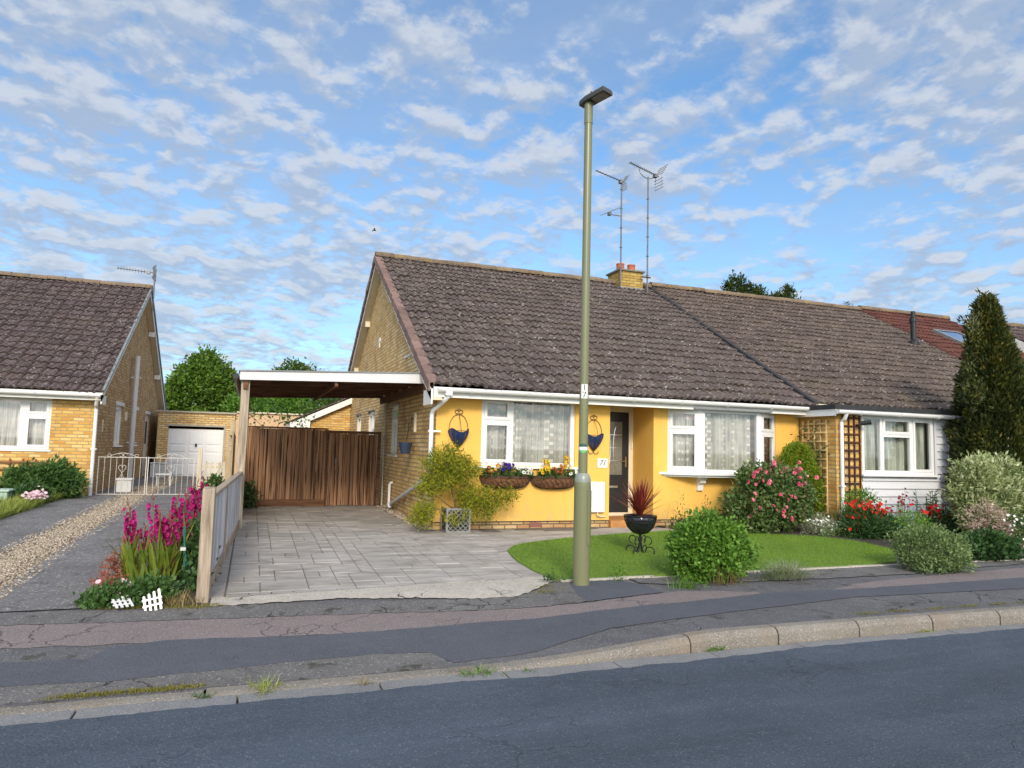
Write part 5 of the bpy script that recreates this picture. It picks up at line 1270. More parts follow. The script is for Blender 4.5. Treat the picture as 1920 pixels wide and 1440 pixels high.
def patch(name, mat, z0, z1, a0, a1, R, parent, disc=False):
    m = MB(); k = 8; vs = []; fs = []
    for z in (z0, z1): vs += [on_col(R, q, z) for q in np.linspace(a0, a1, k)]
    m.add(vs, [(i, i + 1, k + i + 1, k + i) for i in range(k - 1)]); return m.build(name, mat, parent)
R_ = .0535; AOFF = .10
pl = patch('number_plate', M['sign_white'], 1.945, 2.105, AOFF - .75, AOFF + .75, R_, SLm)
def wrap_text(txt, size, zc, R, aoff, mat, name, parent, shear=0.0):
    v, f = text_mesh(txt, size, shear); vs = [on_col(R + p[2], aoff + p[0] / R, zc + p[1]) for p in v]
    return mesh_obj(name, vs, f, None, mat, parent)
wrap_text('1', .092, 2.064, R_ + .002, AOFF, M['sign_black'], 'lettering', pl); wrap_text('7', .092, 1.984, R_ + .002, AOFF, M['sign_black'], 'lettering', pl)
st = None
for (z0, z1, mt) in ((1.335, 1.40, 'stick_green'), (1.372, 1.408, 'sign_white'), (1.408, 1.445, 'stick_dark')):
    m = MB(); zc, rad = 1.39, .055; vs = []; k = 9; zz = np.linspace(z0, z1, 6)
    for z in zz:
        hw = math.sqrt(max(0, rad ** 2 - (z - zc) ** 2)); vs += [on_col(R_ + (.001 if mt == 'stick_green' else .002), AOFF - .1 + q * hw / R_, z) for q in np.linspace(-1, 1, k)]
    m.add(vs, [(j * k + i, j * k + i + 1, (j + 1) * k + i + 1, (j + 1) * k + i) for j in range(5) for i in range(k - 1)])
    o = m.build('sticker' if st is None else 'sticker_band', M[mt], SLm if st is None else st); st = st or o

# ------------------------------------------------------------------ aerials
def aerial(name, label, x, y, z0, z1, mat, els):
    t = thing(name, label, 'aerial', (x, y, z0), 'television aerials')
    m = MB(); m.tube([(x, y, z0), (x, y, z1)], .022, 7); z = z0 + .5
    while z < z1 - .2: m.box(x - .03, x + .03, y - .03, y + .03, z, z + .025); z += .55
    m.build('mast', mat, t); els(t)
    return t
def yagi(t, tail, tip, mat, ndir, el, reflect=True, vert=False, sc=1.0):
    a, b = Vector(tail), Vector(tip); d = (b - a).normalized(); s = Vector((0, 0, 1)) if vert else d.cross(Vector((0, 0, 1))).normalized()
    m = MB(); m.tube([a, b], .014, 6)
    for i in range(ndir):
        p = a + (b - a) * (.16 + .82 * i / max(1, ndir - 1)); m.tube([p - s * el, p + s * el], .008, 5)
    m.build('boom', mat, t)
    if reflect:
        m = MB(); u = s.cross(d).normalized() if not vert else d.cross(s).normalized(); p = a + d * .02
        for sg in (1, -1):
            for k in range(1, 5):
                q = p + (u * sg * .085 * k - d * .025 * k) * sc; m.tube([q - s * .20 * sc, q + s * .20 * sc], .008, 5)
            for e in (-.14 * sc, .14 * sc): m.tube([p + s * e, p + s * e + (u * sg * .36 - d * .10) * sc], .009, 5)
        m.box(p.x + d.x * .1 - .05, p.x + d.x * .1 + .05, p.y - .05, p.y + .05, p.z - .05, p.z + .05)
        m.build('reflector', mat, t)
cy_ = RY - .45
def els1(t):
    yagi(t, (9.36, cy_, 8.82), (8.42, cy_ - .1, 8.98), M['steel'], 9, .05, True, sc=.6)
    m = MB(); m.tube([(9.27, cy_, 7.85), (8.90, cy_, 7.85)], .014, 5); m.tube([(8.62, cy_, 7.78), (9.12, cy_ - .25, 8.0)], .011, 5); m.box(8.86, 8.94, cy_ - .05, cy_ + .05, 7.82, 7.90); m.build('dipole', M['steel'], t)
def els2(t):
    yagi(t, (10.46, cy_, 9.16), (9.46, cy_ - .1, 9.38), M['steel'], 14, .07, True)
    m = MB(); m.tube([(9.82, cy_, 9.30), (9.86, cy_, 9.16), (9.98, cy_, 9.08), (10.11, cy_, 9.04), (10.24, cy_, 9.08), (10.30, cy_, 9.19)], .012, 5); m.build('cradle', M['steel'], t)
aerial('aerial', 'two tier television aerial on banded mast rising from the chimney left pot', 9.27, cy_, 5.9, 8.84, M['steel'], els1)
AE = aerial('aerial', 'taller thick masted television aerial at the right side of the chimney', 10.11, cy_, 5.75, 9.10, M['steel'], els2)
m = MB(); m.bar((9.9, cy_ - .02, 6.2), (10.2, cy_ - .02, 6.2), .03, .03); m.build('mast_bracket', M['black_iron'], AE)
def els3(t): yagi(t, (-3.16, 24.0, 6.46), (-4.12, 23.9, 6.48), M['steel'], 11, .06, True, True)
t = aerial('aerial', 'long horizontal television aerial on bent pole at the left house gable', -3.10, 24.0, 5.2, 6.52, M['steel'], els3)

# ------------------------------------------------------------------ baskets, plaque, meter box
def wall_basket(x, label):
    t = thing('hanging_basket', label, 'hanging basket', (x, FY - .08, 1.32), 'blue lined wire baskets on the yellow wall')
    y = FY - .02; zt, zb, hw = 1.645, 1.36, .165
    m = MB(); n = 12; k = 7; vs = []; fs = []
    for j in range(k):
        t_ = j / (k - 1); w = hw * (1 - t_ ** 1.7) + .01; dd = .16 * (1 - t_ ** 1.6) + .01
        for i in range(n + 1):
            q = math.pi * i / n; rip = 1 + .05 * (-1) ** i; z = zt - (zt - zb) * t_ + (.035 * math.sin(q * 3 + x * 2) if j == 0 else 0)
            vs.append((x + w * math.cos(q) * rip, y - dd * math.sin(q) * rip, z))
    for j in range(k - 1):
        for i in range(n): fs.append((j * (n + 1) + i, j * (n + 1) + i + 1, (j + 1) * (n + 1) + i + 1, (j + 1) * (n + 1) + i))
    m.add(vs, fs); bz = zt - .03; m.add([(x + hw * .94 * math.cos(math.pi * i / n), y - .15 * math.sin(math.pi * i / n), bz) for i in range(n + 1)], [tuple(range(n + 1))])
    m.build('liner', M['blue_glaze'], t)
    m = MB(); rr = .0052
    m.tube([(x + (hw + .008) * math.cos(q), y - .172 * math.sin(q), zt - .01) for q in np.linspace(0, math.pi, 14)], rr, 5)
    for q in np.linspace(0, math.pi, 7):
        m.tube([(x + (hw + .006) * (1 - u ** 1.7) * math.cos(q), y - .168 * (1 - u ** 1.6) * math.sin(q) - .004, zt - .01 - (zt - zb) * u) for u in np.linspace(0, 1, 8)], rr, 5)
    for s in (-1, 1):
        m.tube([(x + s * hw * math.cos(u * 1.57) ** .9 if u < 1 else x, y, zt + (1.91 - zt) * math.sin(u * 1.57)) for u in np.linspace(0, .999, 12)], rr, 5)
        m.tube([(x + s * (.034 + .034 * math.cos(q)), y, 1.945 + .03 * math.sin(q) + .008) for q in np.linspace(-2.6, 2.3, 12)], rr, 5)
        m.tube([(x + s * (.052 - .045 * math.cos(q)), y, 1.34 - .035 * math.sin(q)) for q in np.linspace(-.3, 3.6, 12)], rr, 5)
    m.tube([(x, y - .17, zt), (x, y - .12, zt + .12), (x, y - .01, 1.91)], rr, 5)
    m.tube([(x + .02 * math.cos(q), y, 1.98 + .02 * math.sin(q)) for q in np.linspace(0, 6.28, 12)], rr, 5)
    m.build('wire_frame', M['rust_iron'], t)
wall_basket(3.225, 'blue lined wire wall basket left of the front window'); wall_basket(5.735, 'blue lined wire wall basket between lamp column and front door')
t = thing('hanging_pot', 'slate blue plastic hanging pot on the side brick wall under carport', 'hanging pot', (2.68, 13.0, 1.2))
m = MB(); m.lathe([(.085, 1.22), (.125, 1.40), (.13, 1.41), (.13, 1.425), (.115, 1.425), (.105, 1.38)], 2.66, 13.05, 18); m.build('pot', M['blue_plastic'], t)
m = MB(); m.tube([(2.70, 13.16, 1.42), (2.76, 13.3, 1.80), (2.80, 13.34, 1.84)], .006, 5); m.tube([(2.82, 13.34, 1.84), (2.82, 13.34, 1.92)], .012, 5); m.tube([(2.82, 13.34, 1.84), (2.66, 13.05, 1.43)], .004, 5); m.build('hanger', M['black'], t)
def trough(x0, x1, label):
    t = thing('trough_basket', label, 'wall basket', ((x0 + x1) / 2, FY - .12, .70), 'brown coir wall troughs under the front window')
    cx, a, b, zt, dz_ = (x0 + x1) / 2, (x1 - x0) / 2, .20, .91, .21
    def S(q, u, e=0.0):   # q along the rim, u down
        c = (1 - u ** 2.6) ** .5; return (cx + (a + e) * math.cos(q) * (.55 + .45 * c) * (1 if c > .05 else 1), FY - .01 - (b + e) * math.sin(q) ** .8 * (.25 + .75 * c), zt - (dz_ + e) * u - .012 * math.sin(q))
    m = MB(); n, k = 24, 8; g = rng(int(x0 * 10))
    vs = [tuple(np.array(S(math.pi * i / n, j / (k - 1))) + g.normal(0, .005, 3)) for j in range(k) for i in range(n + 1)]
    m.add(vs, [(j * (n + 1) + i, j * (n + 1) + i + 1, (j + 1) * (n + 1) + i + 1, (j + 1) * (n + 1) + i) for j in range(k - 1) for i in range(n)]); m.build('coir_liner', M['coir'], t)
    m = MB(); m.add([S(math.pi * i / n, .10) for i in range(n + 1)], [tuple(range(n + 1))]); m.build('compost', M['soil'], t)
    m = MB()
    for u in (0, .12, 1.0): m.tube([S(q, u * .999, .008) for q in np.linspace(0.02, math.pi - .02, 24)], .006, 5)
    for i in range(1, 14):
        q = math.pi * i / 14; m.tube([S(q + .10 * math.sin(u * 6.28), u, .008) for u in np.linspace(0, .999, 9)], .005, 5)
    m.build('wire_frame', M['rust_iron'], t)
trough(3.62, 4.52, 'brown coir wall trough with plum, blue and white pansies'); trough(4.53, 5.41, 'brown coir wall trough with yellow, red and white flowers beside the lamp column')
def pansies(label, x, cols, seed, n=7, w=.11, h=.16, size=.075, y=FY - .13, z=.90, lab_cat='flowers'):
    g = rng(seed); t = thing('pansy', label, lab_cat, (x, y, z - .02), 'bedding plants in the wall troughs')
    leafcloud('foliage', M['leaf_mid'], t, [(x, y, z + h * .25, w, .09, h * .5)], 240, .05, seed, aspect=.6, per=6, spread=.02, zmin=z - .03)
    P = np.stack([x + g.uniform(-w, w, n), y - .06 + g.uniform(-.05, .06, n), z + h * g.uniform(.45, 1.1, n)], 1); N = np.stack([g.normal(0, .35, n), -np.ones(n), .35 + g.normal(0, .3, n)], 1)
    flowers('blooms', M[cols], t, P, N, size, seed, 5, .1, 1.1)
    m = MB()
    for p in P: m.tube([(x + (p[0] - x) * .4, y, z - .02), tuple(p)], .003, 4)
    m.build('stems', M['leaf_mid'], t)
    flowers('flower_eyes', M['fl_dark' if cols in ('fl_white', 'fl_yellow', 'fl_blue') else 'fl_centre'], t, P + unit(N) * .010, N, size * .32, seed + 1, 5, .1, 1.1)
pansies('plum and gold pansies at the left end of the first trough', 3.78, 'fl_plum', 51, 9); pansies('deep blue pansies in the middle of the first trough', 4.08, 'fl_blue', 52, 9, .10, .20)
pansies('white pansies at the right end of the first trough', 4.38, 'fl_white', 53, 8, .11, .13); pansies('yellow pansies at the left end of the second trough', 4.76, 'fl_yellow', 54, 9, .10, .13)
pansies('red brown pansies in the middle of the second trough', 4.97, 'fl_redbrown', 55, 9, .10, .17); pansies('white pansies at the right end of the second trough', 5.30, 'fl_white', 56, 6, .09, .10)
def snap(label, x, seed, h, cols='fl_yellow'):
    g = rng(seed); t = thing('snapdragon', label, 'flowers', (x, FY - .10, .88), 'bedding plants in the wall troughs'); m = MB(); P = []
    for i in range(4):
        bx, by = x + g.uniform(-.07, .07), FY - .10 + g.uniform(-.04, .04); top = h * g.uniform(.75, 1.05); tx = bx + g.uniform(-.04, .04); m.tube([(bx, by, .88), (tx, by, .88 + top)], .005, 4)
        for k in range(16): u = .45 + .55 * k / 15; P.append((bx + (tx - bx) * u + g.normal(0, .013), by + g.normal(0, .013), .88 + top * u))
    m.build('stems', M['leaf_mid'], t); P = np.array(P); flowers('blooms', M[cols], t, P, g.normal(0, 1, P.shape) + np.array([0, -.6, .5]), .045, seed, 4, .5, 1.0)
    leafcloud('foliage', M['leaf_mid'], t, [(x, FY - .10, .95, .08, .06, .07)], 60, .05, seed, aspect=.35, per=5, spread=.02)
snap('yellow snapdragon spikes near the right end of the second trough', 5.17, 61, .40); snap('shorter yellow snapdragon behind the pansies of the second trough', 4.82, 62, .30); snap('pale peach snapdragon spike between the pansies of the first trough', 3.95, 63, .26, 'fl_dusk')
t = thing('house_number', 'white rounded plaque reading 71 on the yellow wall beside front door', 'house number', (5.93, FY, 1.06))
m = MB(); cx, cz, w, h, r = 5.925, 1.143, .10, .083, .02; pts = []
for (sx_, sz_, a0) in ((1, 1, 0), (-1, 1, 90), (-1, -1, 180), (1, -1, 270)):
    for q in range(5): an = math.radians(a0 + q * 22.5); pts.append((cx + sx_ * (w - r) + r * math.cos(an), cz + sz_ * (h - r) + r * math.sin(an)))
m.prism(pts, 'y', FY - .014, FY); m.build('plaque', M['sign_white'], t)
v, f = text_mesh('71', .135, .35); mesh_obj('lettering', [(cx - .008 + p[0] * .95, FY - .0155 - p[2], cz + p[1]) for p in v], f, None, M['sign_black'], t)
t = thing('meter_box', 'white plastic meter box low on the yellow wall behind the lamp column', 'meter box', (5.76, FY, .27))
MB().box(5.58, 5.955, FY - .07, FY, .275, .81).build('case', M['upvc'], t, bevel=.012); MB().box(5.61, 5.93, FY - .078, FY - .07, .31, .62).build('door', M['upvc'], t, bevel=.004)
m = MB(); m.tube([(5.82, FY - .04, .275), (5.82, FY - .05, .22), (5.87, FY - .04, .20), (5.99, FY - .03, .20)], .012, 6); m.build('gas_pipe', M['cream'], t)
# trellis panels and the camera
def trellis(name, label, corner, U, W, z0, z1, mat, nu, dzs, t_=.018, N=(0, -1, 0)):
    U = Vector(U); N = Vector(N); O = Vector(corner); t = thing(name, label, 'trellis', (O.x, O.y, z0)); m = MB(); g = rng(nu)
    for i in range(nu + 1): p = O + U * (W * i / nu); m.bar((p.x, p.y, z0), (p.x, p.y, z1), t_, t_ * .7, tuple(N), float(g.random()))
    z = z0 + .04
    a, b = O + N * .012, O + U * W + N * .012
    while z < z1: m.bar((a.x, a.y, z), (b.x, b.y, z), t_ * .7, t_, (0, 0, 1), float(g.random())); z += dzs
    m.build('lattice', mat, t); return t
trellis('trellis', 'pale timber trellis on the brick return beside the yellow wall', (10.33, 11.38, 0), (0, -1, 0), .62, .25, 2.06, M['trellis_pale'], 4, .17, .03, (-1, 0, 0))
trellis('trellis', 'dark brown trellis between white downpipe and cladded window', (10.52, BY - .02, 0), (1, 0, 0), .40, .05, 2.15, M['trellis_dark'], 3, .155, .028)
trellis('trellis', 'low red brown trellis on the left house wall behind the bushes', (-5.6, LY - .03, 0), (1, 0, 0), 1.42, .12, .87, M['trellis_red'], 6, .16, .03)
t = thing('security_camera', 'small black security camera fixed to the dark trellis top', 'camera', (10.86, BY - .1, 2.0))
m = MB(); m.tube([(10.82, BY - .04, 1.97), (10.82, BY - .12, 1.96), (10.86, BY - .14, 1.99)], .022, 8); m.build('bracket', M['black'], t)
m = MB(); m.tube([(10.83, BY - .10, 2.00), (10.98, BY - .24, 2.03)], [.042, .045], 12); m.build('camera_body', M['black'], t)
m = MB(); m.box(-5.3, -4.30, 16.0, 16.5, .05, .30); m.box(-5.33, -4.27, 15.97, 16.53, .30, .34); tag(m.build('storage_box', M['lid'], bevel=.02), 'pale green plastic lidded box in the grass at left edge', 'storage box')
# ------------------------------------------------------------------ plants
def shrub(name, label, cat, base, blobs, mat, n, size, seed, group=None, stems=6, stem_mat='twig', **k):
    t = thing(name, label, cat, base, group); g = rng(seed + 500)
    leafcloud('foliage', M[mat], t, blobs, n, size, seed, **k)
    if stems:
        segs = []
        for i in range(stems):
            b = blobs[i % len(blobs)]; tgt = np.array(b[:3]) + g.normal(0, .25, 3) * np.array(b[3:6])
            segs.append((limb((base[0] + g.normal(0, .03), base[1] + g.normal(0, .03), base[2] - .02), tgt, g, 5, .3), .014, .004))
        branches('stems', M[stem_mat], t, segs, 5)
    return t
# tall conifer at the right
t = thing('conifer', 'tall dark conifer with sunlit gold painted into its tip at the right edge of the white cladded house', 'conifer', (13.5, 9.9, 0))
g = rng(71); zs = np.array([0, .5, 1, 2, 3, 3.6, 4.0, 4.35, 4.6, 4.75]); rs = np.array([.56, .63, .66, .62, .47, .30, .18, .09, .03, .01])
N_ = 4600; zc = 4.5 * (g.random(N_) ** .85); az = g.random(N_) * 6.283
lob = 1 + .11 * np.sin(az * 5 + zc * 1.3) + .07 * np.sin(az * 9 - zc * 3.1) + .05 * np.sin(zc * 7 + az * 3)
rr = np.interp(zc, zs, rs) * lob * (1 - .38 * g.random(N_) ** 2.2)
cxs = 13.66 + np.interp(zc, [0, 1, 2, 3, 4, 4.7], [.0, .0, .03, .06, -.04, -.12])
Cc = np.stack([cxs + rr * np.cos(az), 9.9 + rr * np.sin(az), zc], 1)
spr = [(12.90, 9.75, 2.7, .13, .14, .30), (13.18, 9.9, 3.6, .07, .10, .45), (13.98, 9.8, 2.9, .2, .2, .35)]
ex = np.concatenate([np.array(b[:3]) + g.normal(0, .55, (90, 3)) * np.array(b[3:]) for b in spr]); Cc = np.concatenate([Cc, ex]); azx = np.concatenate([az, g.random(len(ex)) * 6.28])
per = 15; colz = np.clip(.18 + .30 * (Cc[:, 2] / 4.7) ** 2 + g.normal(0, .22, len(Cc)) + .15 * np.sin(azx * 5 + Cc[:, 2] * 2), 0, 1)  # leaf colour turns gold towards the top, painting in the low sun
P = np.repeat(Cc, per, 0) + g.normal(0, 1, (len(Cc) * per, 3)) * np.array([.045, .045, .07]); A = np.repeat(azx, per)
D = unit(np.stack([np.cos(A), np.sin(A), np.full(len(A), 1.05)], 1) + g.normal(0, .42, (len(A), 3)))
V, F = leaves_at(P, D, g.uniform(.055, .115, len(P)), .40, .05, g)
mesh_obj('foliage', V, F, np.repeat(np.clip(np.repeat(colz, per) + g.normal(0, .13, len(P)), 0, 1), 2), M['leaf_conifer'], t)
m = MB(); m.tube([(13.5, 9.9, -.1), (13.55, 9.9, 2), (13.58, 9.9, 3.9), (13.53, 9.9, 4.65)], [.13, .09, .04, .006], 8); m.build('trunk', M['bark'], t)
# wispy bare sprays at its tip
n = 140; u = g.random(n); P = np.stack([13.53 + g.normal(0, .055, n), 9.9 + g.normal(0, .07, n), 4.2 + .34 * u], 1); P2 = np.stack([13.14 + g.normal(0, .04, 60), 9.85 + g.normal(0, .05, 60), 3.8 + .35 * g.random(60)], 1)
P = np.concatenate([P, P2]); n = len(P)
blades('sprays', M['leaf_lav'], t, P, np.stack([g.normal(0, .5, n), g.normal(0, .5, n), np.ones(n)], 1), g.uniform(.08, .24, n), np.full(n, .014), g.uniform(0, .4, n), 72, 3, (.3, .25))
shrub('variegated_shrub', 'large cream variegated shrub in front of the dark conifer', 'shrub', (11.9, 8.7, -.03),
      [(11.80, 8.7, .72, .56, .45, .52), (11.43, 8.65, 1.08, .27, .27, .30), (12.34, 8.75, .85, .40, .40, .48), (12.05, 8.8, 1.16, .38, .35, .24), (11.20, 8.7, .92, .14, .16, .20), (12.45, 8.6, .48, .32, .3, .32), (11.5, 8.6, .45, .3, .25, .35)],
      'leaf_varieg', 11000, .085, 73, aspect=.38, per=9, spread=.055, out=.7, up=.45, shell=.6, stems=9)
shrub('dried_shrub', 'dusky pink feathery dried plant in front of the variegated shrub', 'plant', (11.1, 8.2, -.03), [(11.10, 8.2, .42, .28, .2, .30), (11.3, 8.2, .25, .25, .2, .22)], 'fl_dusk', 1500, .05, 74, aspect=.4, per=6, spread=.05, up=.5)
t = shrub('daisy_bush', 'sprawling bush dotted with small white daisies at the right edge', 'flowers', (11.5, 8.0, -.04), [(11.47, 8.0, .16, .30, .25, .26), (11.85, 8.05, .25, .3, .25, .3)], 'leaf_dark', 1800, .05, 75, aspect=.35)
g = rng(75); n = 98; P = np.stack([g.uniform(11.2, 12.1, n), 7.95 + g.normal(-.12, .1, n), g.uniform(0, .52, n)], 1); flowers('blooms', M['fl_white'], t, P, np.stack([g.normal(0, .5, n), -np.ones(n), g.normal(.4, .4, n)], 1), .045, 76, 6, .1, .6)
shrub('geranium', 'low dark leafed geranium mound beside the grey green bush at the kerbside', 'plant', (10.3, 7.6, -.06), [(10.32, 7.6, .08, .40, .28, .22), (10.0, 7.6, .04, .22, .2, .15), (10.62, 7.62, .05, .2, .2, .16)], 'leaf_dark', 3000, .06, 77, aspect=.9, per=7, spread=.04, zmin=-.07)
shrub('grey_green_shrub', 'dense grey green shrub spilling over the edging at the right end of lawn', 'shrub', (8.5, 7.1, -.08),
      [(8.55, 7.1, 0.155, 0.42, 0.302, 0.252), (8.197, 7.12, 0.214, 0.168, 0.185, 0.21), (8.911, 7.1, 0.122, 0.168, 0.202, 0.235), (8.508, 7.1, 0.34, 0.235, 0.202, 0.126), (8.34, 6.95, 0.029, 0.252, 0.168, 0.118), (8.718, 6.92, 0.038, 0.235, 0.168, 0.126)],
      'leaf_grey', 8500, .044, 78, aspect=.5, per=10, spread=.035, up=.35, shell=.62, zmin=-.09)
# scarlet flowers
def red_clump(name, label, base, blobs, fblobs, leaf, nl, nf, seed, size=.06, fsize=.07, fm='fl_red', group='red flowered clumps under the cladded window'):
    t = thing(name, label, 'flowers', base, group); g = rng(seed)
    leafcloud('foliage', M[leaf], t, blobs, nl, size, seed, aspect=.3, per=8, spread=.05, up=.6, zmin=-.08)
    B = np.array(fblobs, float); k = g.integers(0, len(B), nf); P = B[k, :3] + g.normal(0, .5, (nf, 3)) * B[k, 3:6]
    flowers('blooms', M[fm], t, P, g.normal(0, .6, (nf, 3)) + np.array([-.1, -.8, .5]), fsize, seed + 1, 6, .35, .7)
    m = MB()
    for p in P[::2]: m.tube([(p[0] + g.normal(0, .05), p[1] + .05, base[2]), tuple(p)], .004, 4)
    m.build('stems', M['leaf_mid'], t); return t
red_clump('red_flowers', 'scarlet flower clump with strappy dark leaves in front of the dark trellis', (10.1, 9.6, -.03), [(10.07, 9.6, .14, .42, .25, .28), (10.45, 9.6, .10, .25, .2, .22)], [(10.26, 9.6, .40, .42, .2, .14), (9.80, 9.6, .40, .14, .15, .22), (10.1, 9.6, .50, .3, .2, .12)], 'leaf_dark', 3000, 98, 81, .10, .08)
red_clump('red_flowers', 'scarlet flower clump beside the variegated shrub', (11.45, 9.3, -.03), [(11.5, 9.3, .15, .35, .25, .25)], [(11.50, 9.25, .30, .36, .2, .22), (11.20, 9.3, .46, .2, .15, .12), (11.80, 9.2, .10, .2, .15, .14), (11.75, 9.2, .40, .2, .15, .15)], 'leaf_dark', 1600, 100, 82, .09, .088)
red_clump('scabious', 'thin stemmed crimson scabious heads against the white cladding', (11.05, 9.9, -.02), [(11.1, 9.9, .10, .25, .2, .18)], [(11.05, 9.9, .48, .28, .15, .22), (11.3, 9.9, .62, .15, .1, .14)], 'leaf_mid', 500, 46, 83, .07, .055, 'fl_crimson')
shrub('euphorbia', 'fresh lime green bushy plant above the scarlet flowers by the dark trellis', 'plant', (10.2, 9.85, -.02), [(10.22, 9.85, .55, .26, .2, .22), (10.15, 9.85, .30, .2, .2, .25)], 'leaf_bright', 1500, .075, 84, aspect=.3, per=8, spread=.05, up=.6)
shrub('spurge', 'yellow green topped plant rising behind the grey green shrub', 'plant', (9.9, 8.3, -.03), [(9.55, 8.3, .42, .16, .14, .12), (9.75, 8.3, .28, .2, .16, .2)], 'leaf_bright', 900, .05, 85, aspect=.35, per=8, up=.7, bias=.2)
g = rng(86); n = 26; t = thing('foxglove', 'upright leafy green stems in front of the cladding beside conifer', 'plant', (11.75, 9.75, -.02))
P = np.stack([11.75 + g.normal(0, .22, n), 9.75 + g.normal(0, .06, n), np.full(n, -.02)], 1); m = MB(); LP = []
for p in P:
    h = g.uniform(.4, .8); m.tube([tuple(p), (p[0] + .02, p[1], p[2] + h)], .006, 4)
    for k in range(14): LP.append((p[0] + .01, p[1], p[2] + h * (.3 + .7 * k / 13)))
m.build('stems', M['leaf_mid'], t); LP = np.array(LP); V, F = leaves_at(LP, unit(g.normal(0, 1, LP.shape) * np.array([1, 1, .3]) + np.array([0, 0, .5])), g.uniform(.05, .1, len(LP)), .35, .05, g); mesh_obj('foliage', V, F, np.tile([.6, .7], len(LP)), M['leaf_grey'], t)
# rose bush, white cushion, iris, lime conifer, climber
t = shrub('rose_bush', 'rounded rose bush covered with pink blooms beneath the bay window', 'rose bush', (8.75, 10.5, -.02),
      [(8.73, 10.5, .50, .68, .42, .50), (8.30, 10.45, .32, .38, .34, .36), (9.18, 10.5, .60, .40, .38, .44), (8.74, 10.5, .98, .56, .34, .18), (8.0, 10.45, .22, .14, .16, .2)], 'leaf_rose', 10500, .075, 87, aspect=.6, per=8, spread=.06, shell=.62, stems=8, zmin=0)
g = rng(88); n = 84; th = g.uniform(-1.15, 1.15, n); ph = g.random(n) ** 1.5
P = []
for i in range(n):
    if i < 46: P.append((8.2 + 1.2 * g.random(), 10.35 + g.normal(0, .12), 1.08 + g.normal(0, .07)))
    else: P.append((8.73 + .74 * math.sin(th[i]), 10.5 - .44 * math.cos(th[i]), .25 + .8 * g.random()))
P = np.array(P); flowers('blooms', M['fl_pink'], t, P, np.stack([g.normal(0, .5, n), -np.ones(n), g.normal(.4, .4, n)], 1), .085, 89, 6, .55, 1.0); flowers('bloom_hearts', M['fl_pink'], t, P + np.array([0, -.012, .008]), np.stack([g.normal(0, .3, n), -np.ones(n), g.normal(.4, .3, n)], 1), .05, 90, 5, .8, 1.0)
t = shrub('white_cushion_plant', 'pale silvery cushion of tiny white flowers at the lawn edge right of rose bush', 'flowers', (9.5, 10.1, -.02), [(9.52, 10.1, .13, .30, .22, .18)], 'leaf_lav', 2600, .04, 91, aspect=.3, per=8, spread=.03, zmin=-.02)
g = rng(92); n = 100; P = np.stack([9.52 + g.normal(0, .14, n), 10.0 + g.normal(0, .08, n), .18 + g.normal(0, .07, n)], 1); flowers('blooms', M['fl_white'], t, P, g.normal(0, .5, P.shape) + np.array([0, -.6, .6]), .042, 93, 5, .2, .8)
g = rng(94); n = 70; t = thing('iris', 'clump of dark sword leaves between white cushion and scarlet flowers', 'plant', (9.92, 10.05, -.02))
blades('leaves', M['leaf_dark'], t, np.stack([9.92 + g.normal(0, .11, n), 10.05 + g.normal(0, .08, n), np.full(n, -.02)], 1), np.stack([g.normal(0, .35, n), g.normal(-.1, .25, n), np.ones(n)], 1), g.uniform(.3, .62, n), np.full(n, .028), g.uniform(.05, .4, n), 95, 4, (.7, .2))
shrub('ground_daisy', 'low mat with tiny white dots in front of iris leaves', 'plant', (9.75, 9.7, -.02), [(9.7, 9.75, .05, .26, .14, .12), (9.45, 9.8, .03, .15, .1, .1)], 'leaf_grey', 900, .04, 96, aspect=.4, stems=0, zmin=-.02)
shrub('dwarf_conifer', 'bright lime green leaning conifer between rose bush and pale trellis', 'conifer', (10.2, 11.0, 0),
      [(9.86, 11.0, 1.32, .27, .22, .27), (9.98, 11.0, 1.05, .28, .22, .28), (10.10, 11.0, .80, .30, .22, .30), (10.18, 11.0, .50, .28, .2, .30), (9.63, 10.95, 1.28, .15, .12, .11), (9.85, 10.95, 1.02, .2, .18, .12)], 'leaf_lime', 17000, .05, 97, aspect=.4, per=10, spread=.03, up=.5, shell=.78, stems=3, lump=.1)
shrub('climber', 'dark thin climbing plant on the pale trellis', 'climber', (10.28, 11.0, 0), [(10.30, 10.98, 1.42, .08, .25, .20), (10.30, 10.9, 1.15, .06, .16, .28), (10.29, 11.2, 1.75, .04, .2, .2)], 'leaf_dark', 420, .06, 98, aspect=.45, per=6, spread=.06)
# bright green bush by the lamp
t = shrub('green_bush', 'rounded bright green leafy bush at the front edge of the lawn', 'shrub', (5.1, 7.17, -.09),
      [(5.117, 7.17, 0.25, 0.404, 0.327, 0.275), (4.894, 7.14, 0.37, 0.215, 0.206, 0.206), (5.401, 7.17, 0.267, 0.206, 0.224, 0.224), (5.048, 7.2, 0.559, 0.155, 0.155, 0.112), (5.255, 7.12, 0.439, 0.155, 0.155, 0.12), (5.1, 7.05, 0.095, 0.31, 0.206, 0.172), (4.842, 7.12, 0.112, 0.189, 0.189, 0.172), (5.53, 7.12, 0.129, 0.12, 0.138, 0.12), (4.739, 7.12, 0.284, 0.12, 0.12, 0.12)],
      'leaf_bright', 12000, .052, 101, aspect=.62, per=9, spread=.035, shell=.6, lump=.26, up=.3, stems=14, stem_mat='stem_brown')
g = rng(102); n = 60; blades('dead_stems', M['stem_brown'], t, np.stack([5.1 + g.normal(0, .1, n), 6.84 + g.normal(0, .04, n), np.full(n, -.09)], 1), np.stack([g.normal(0, .3, n), g.normal(-.15, .2, n), np.ones(n)], 1), g.uniform(.12, .26, n), np.full(n, .008), g.uniform(0, .3, n), 103, 2)
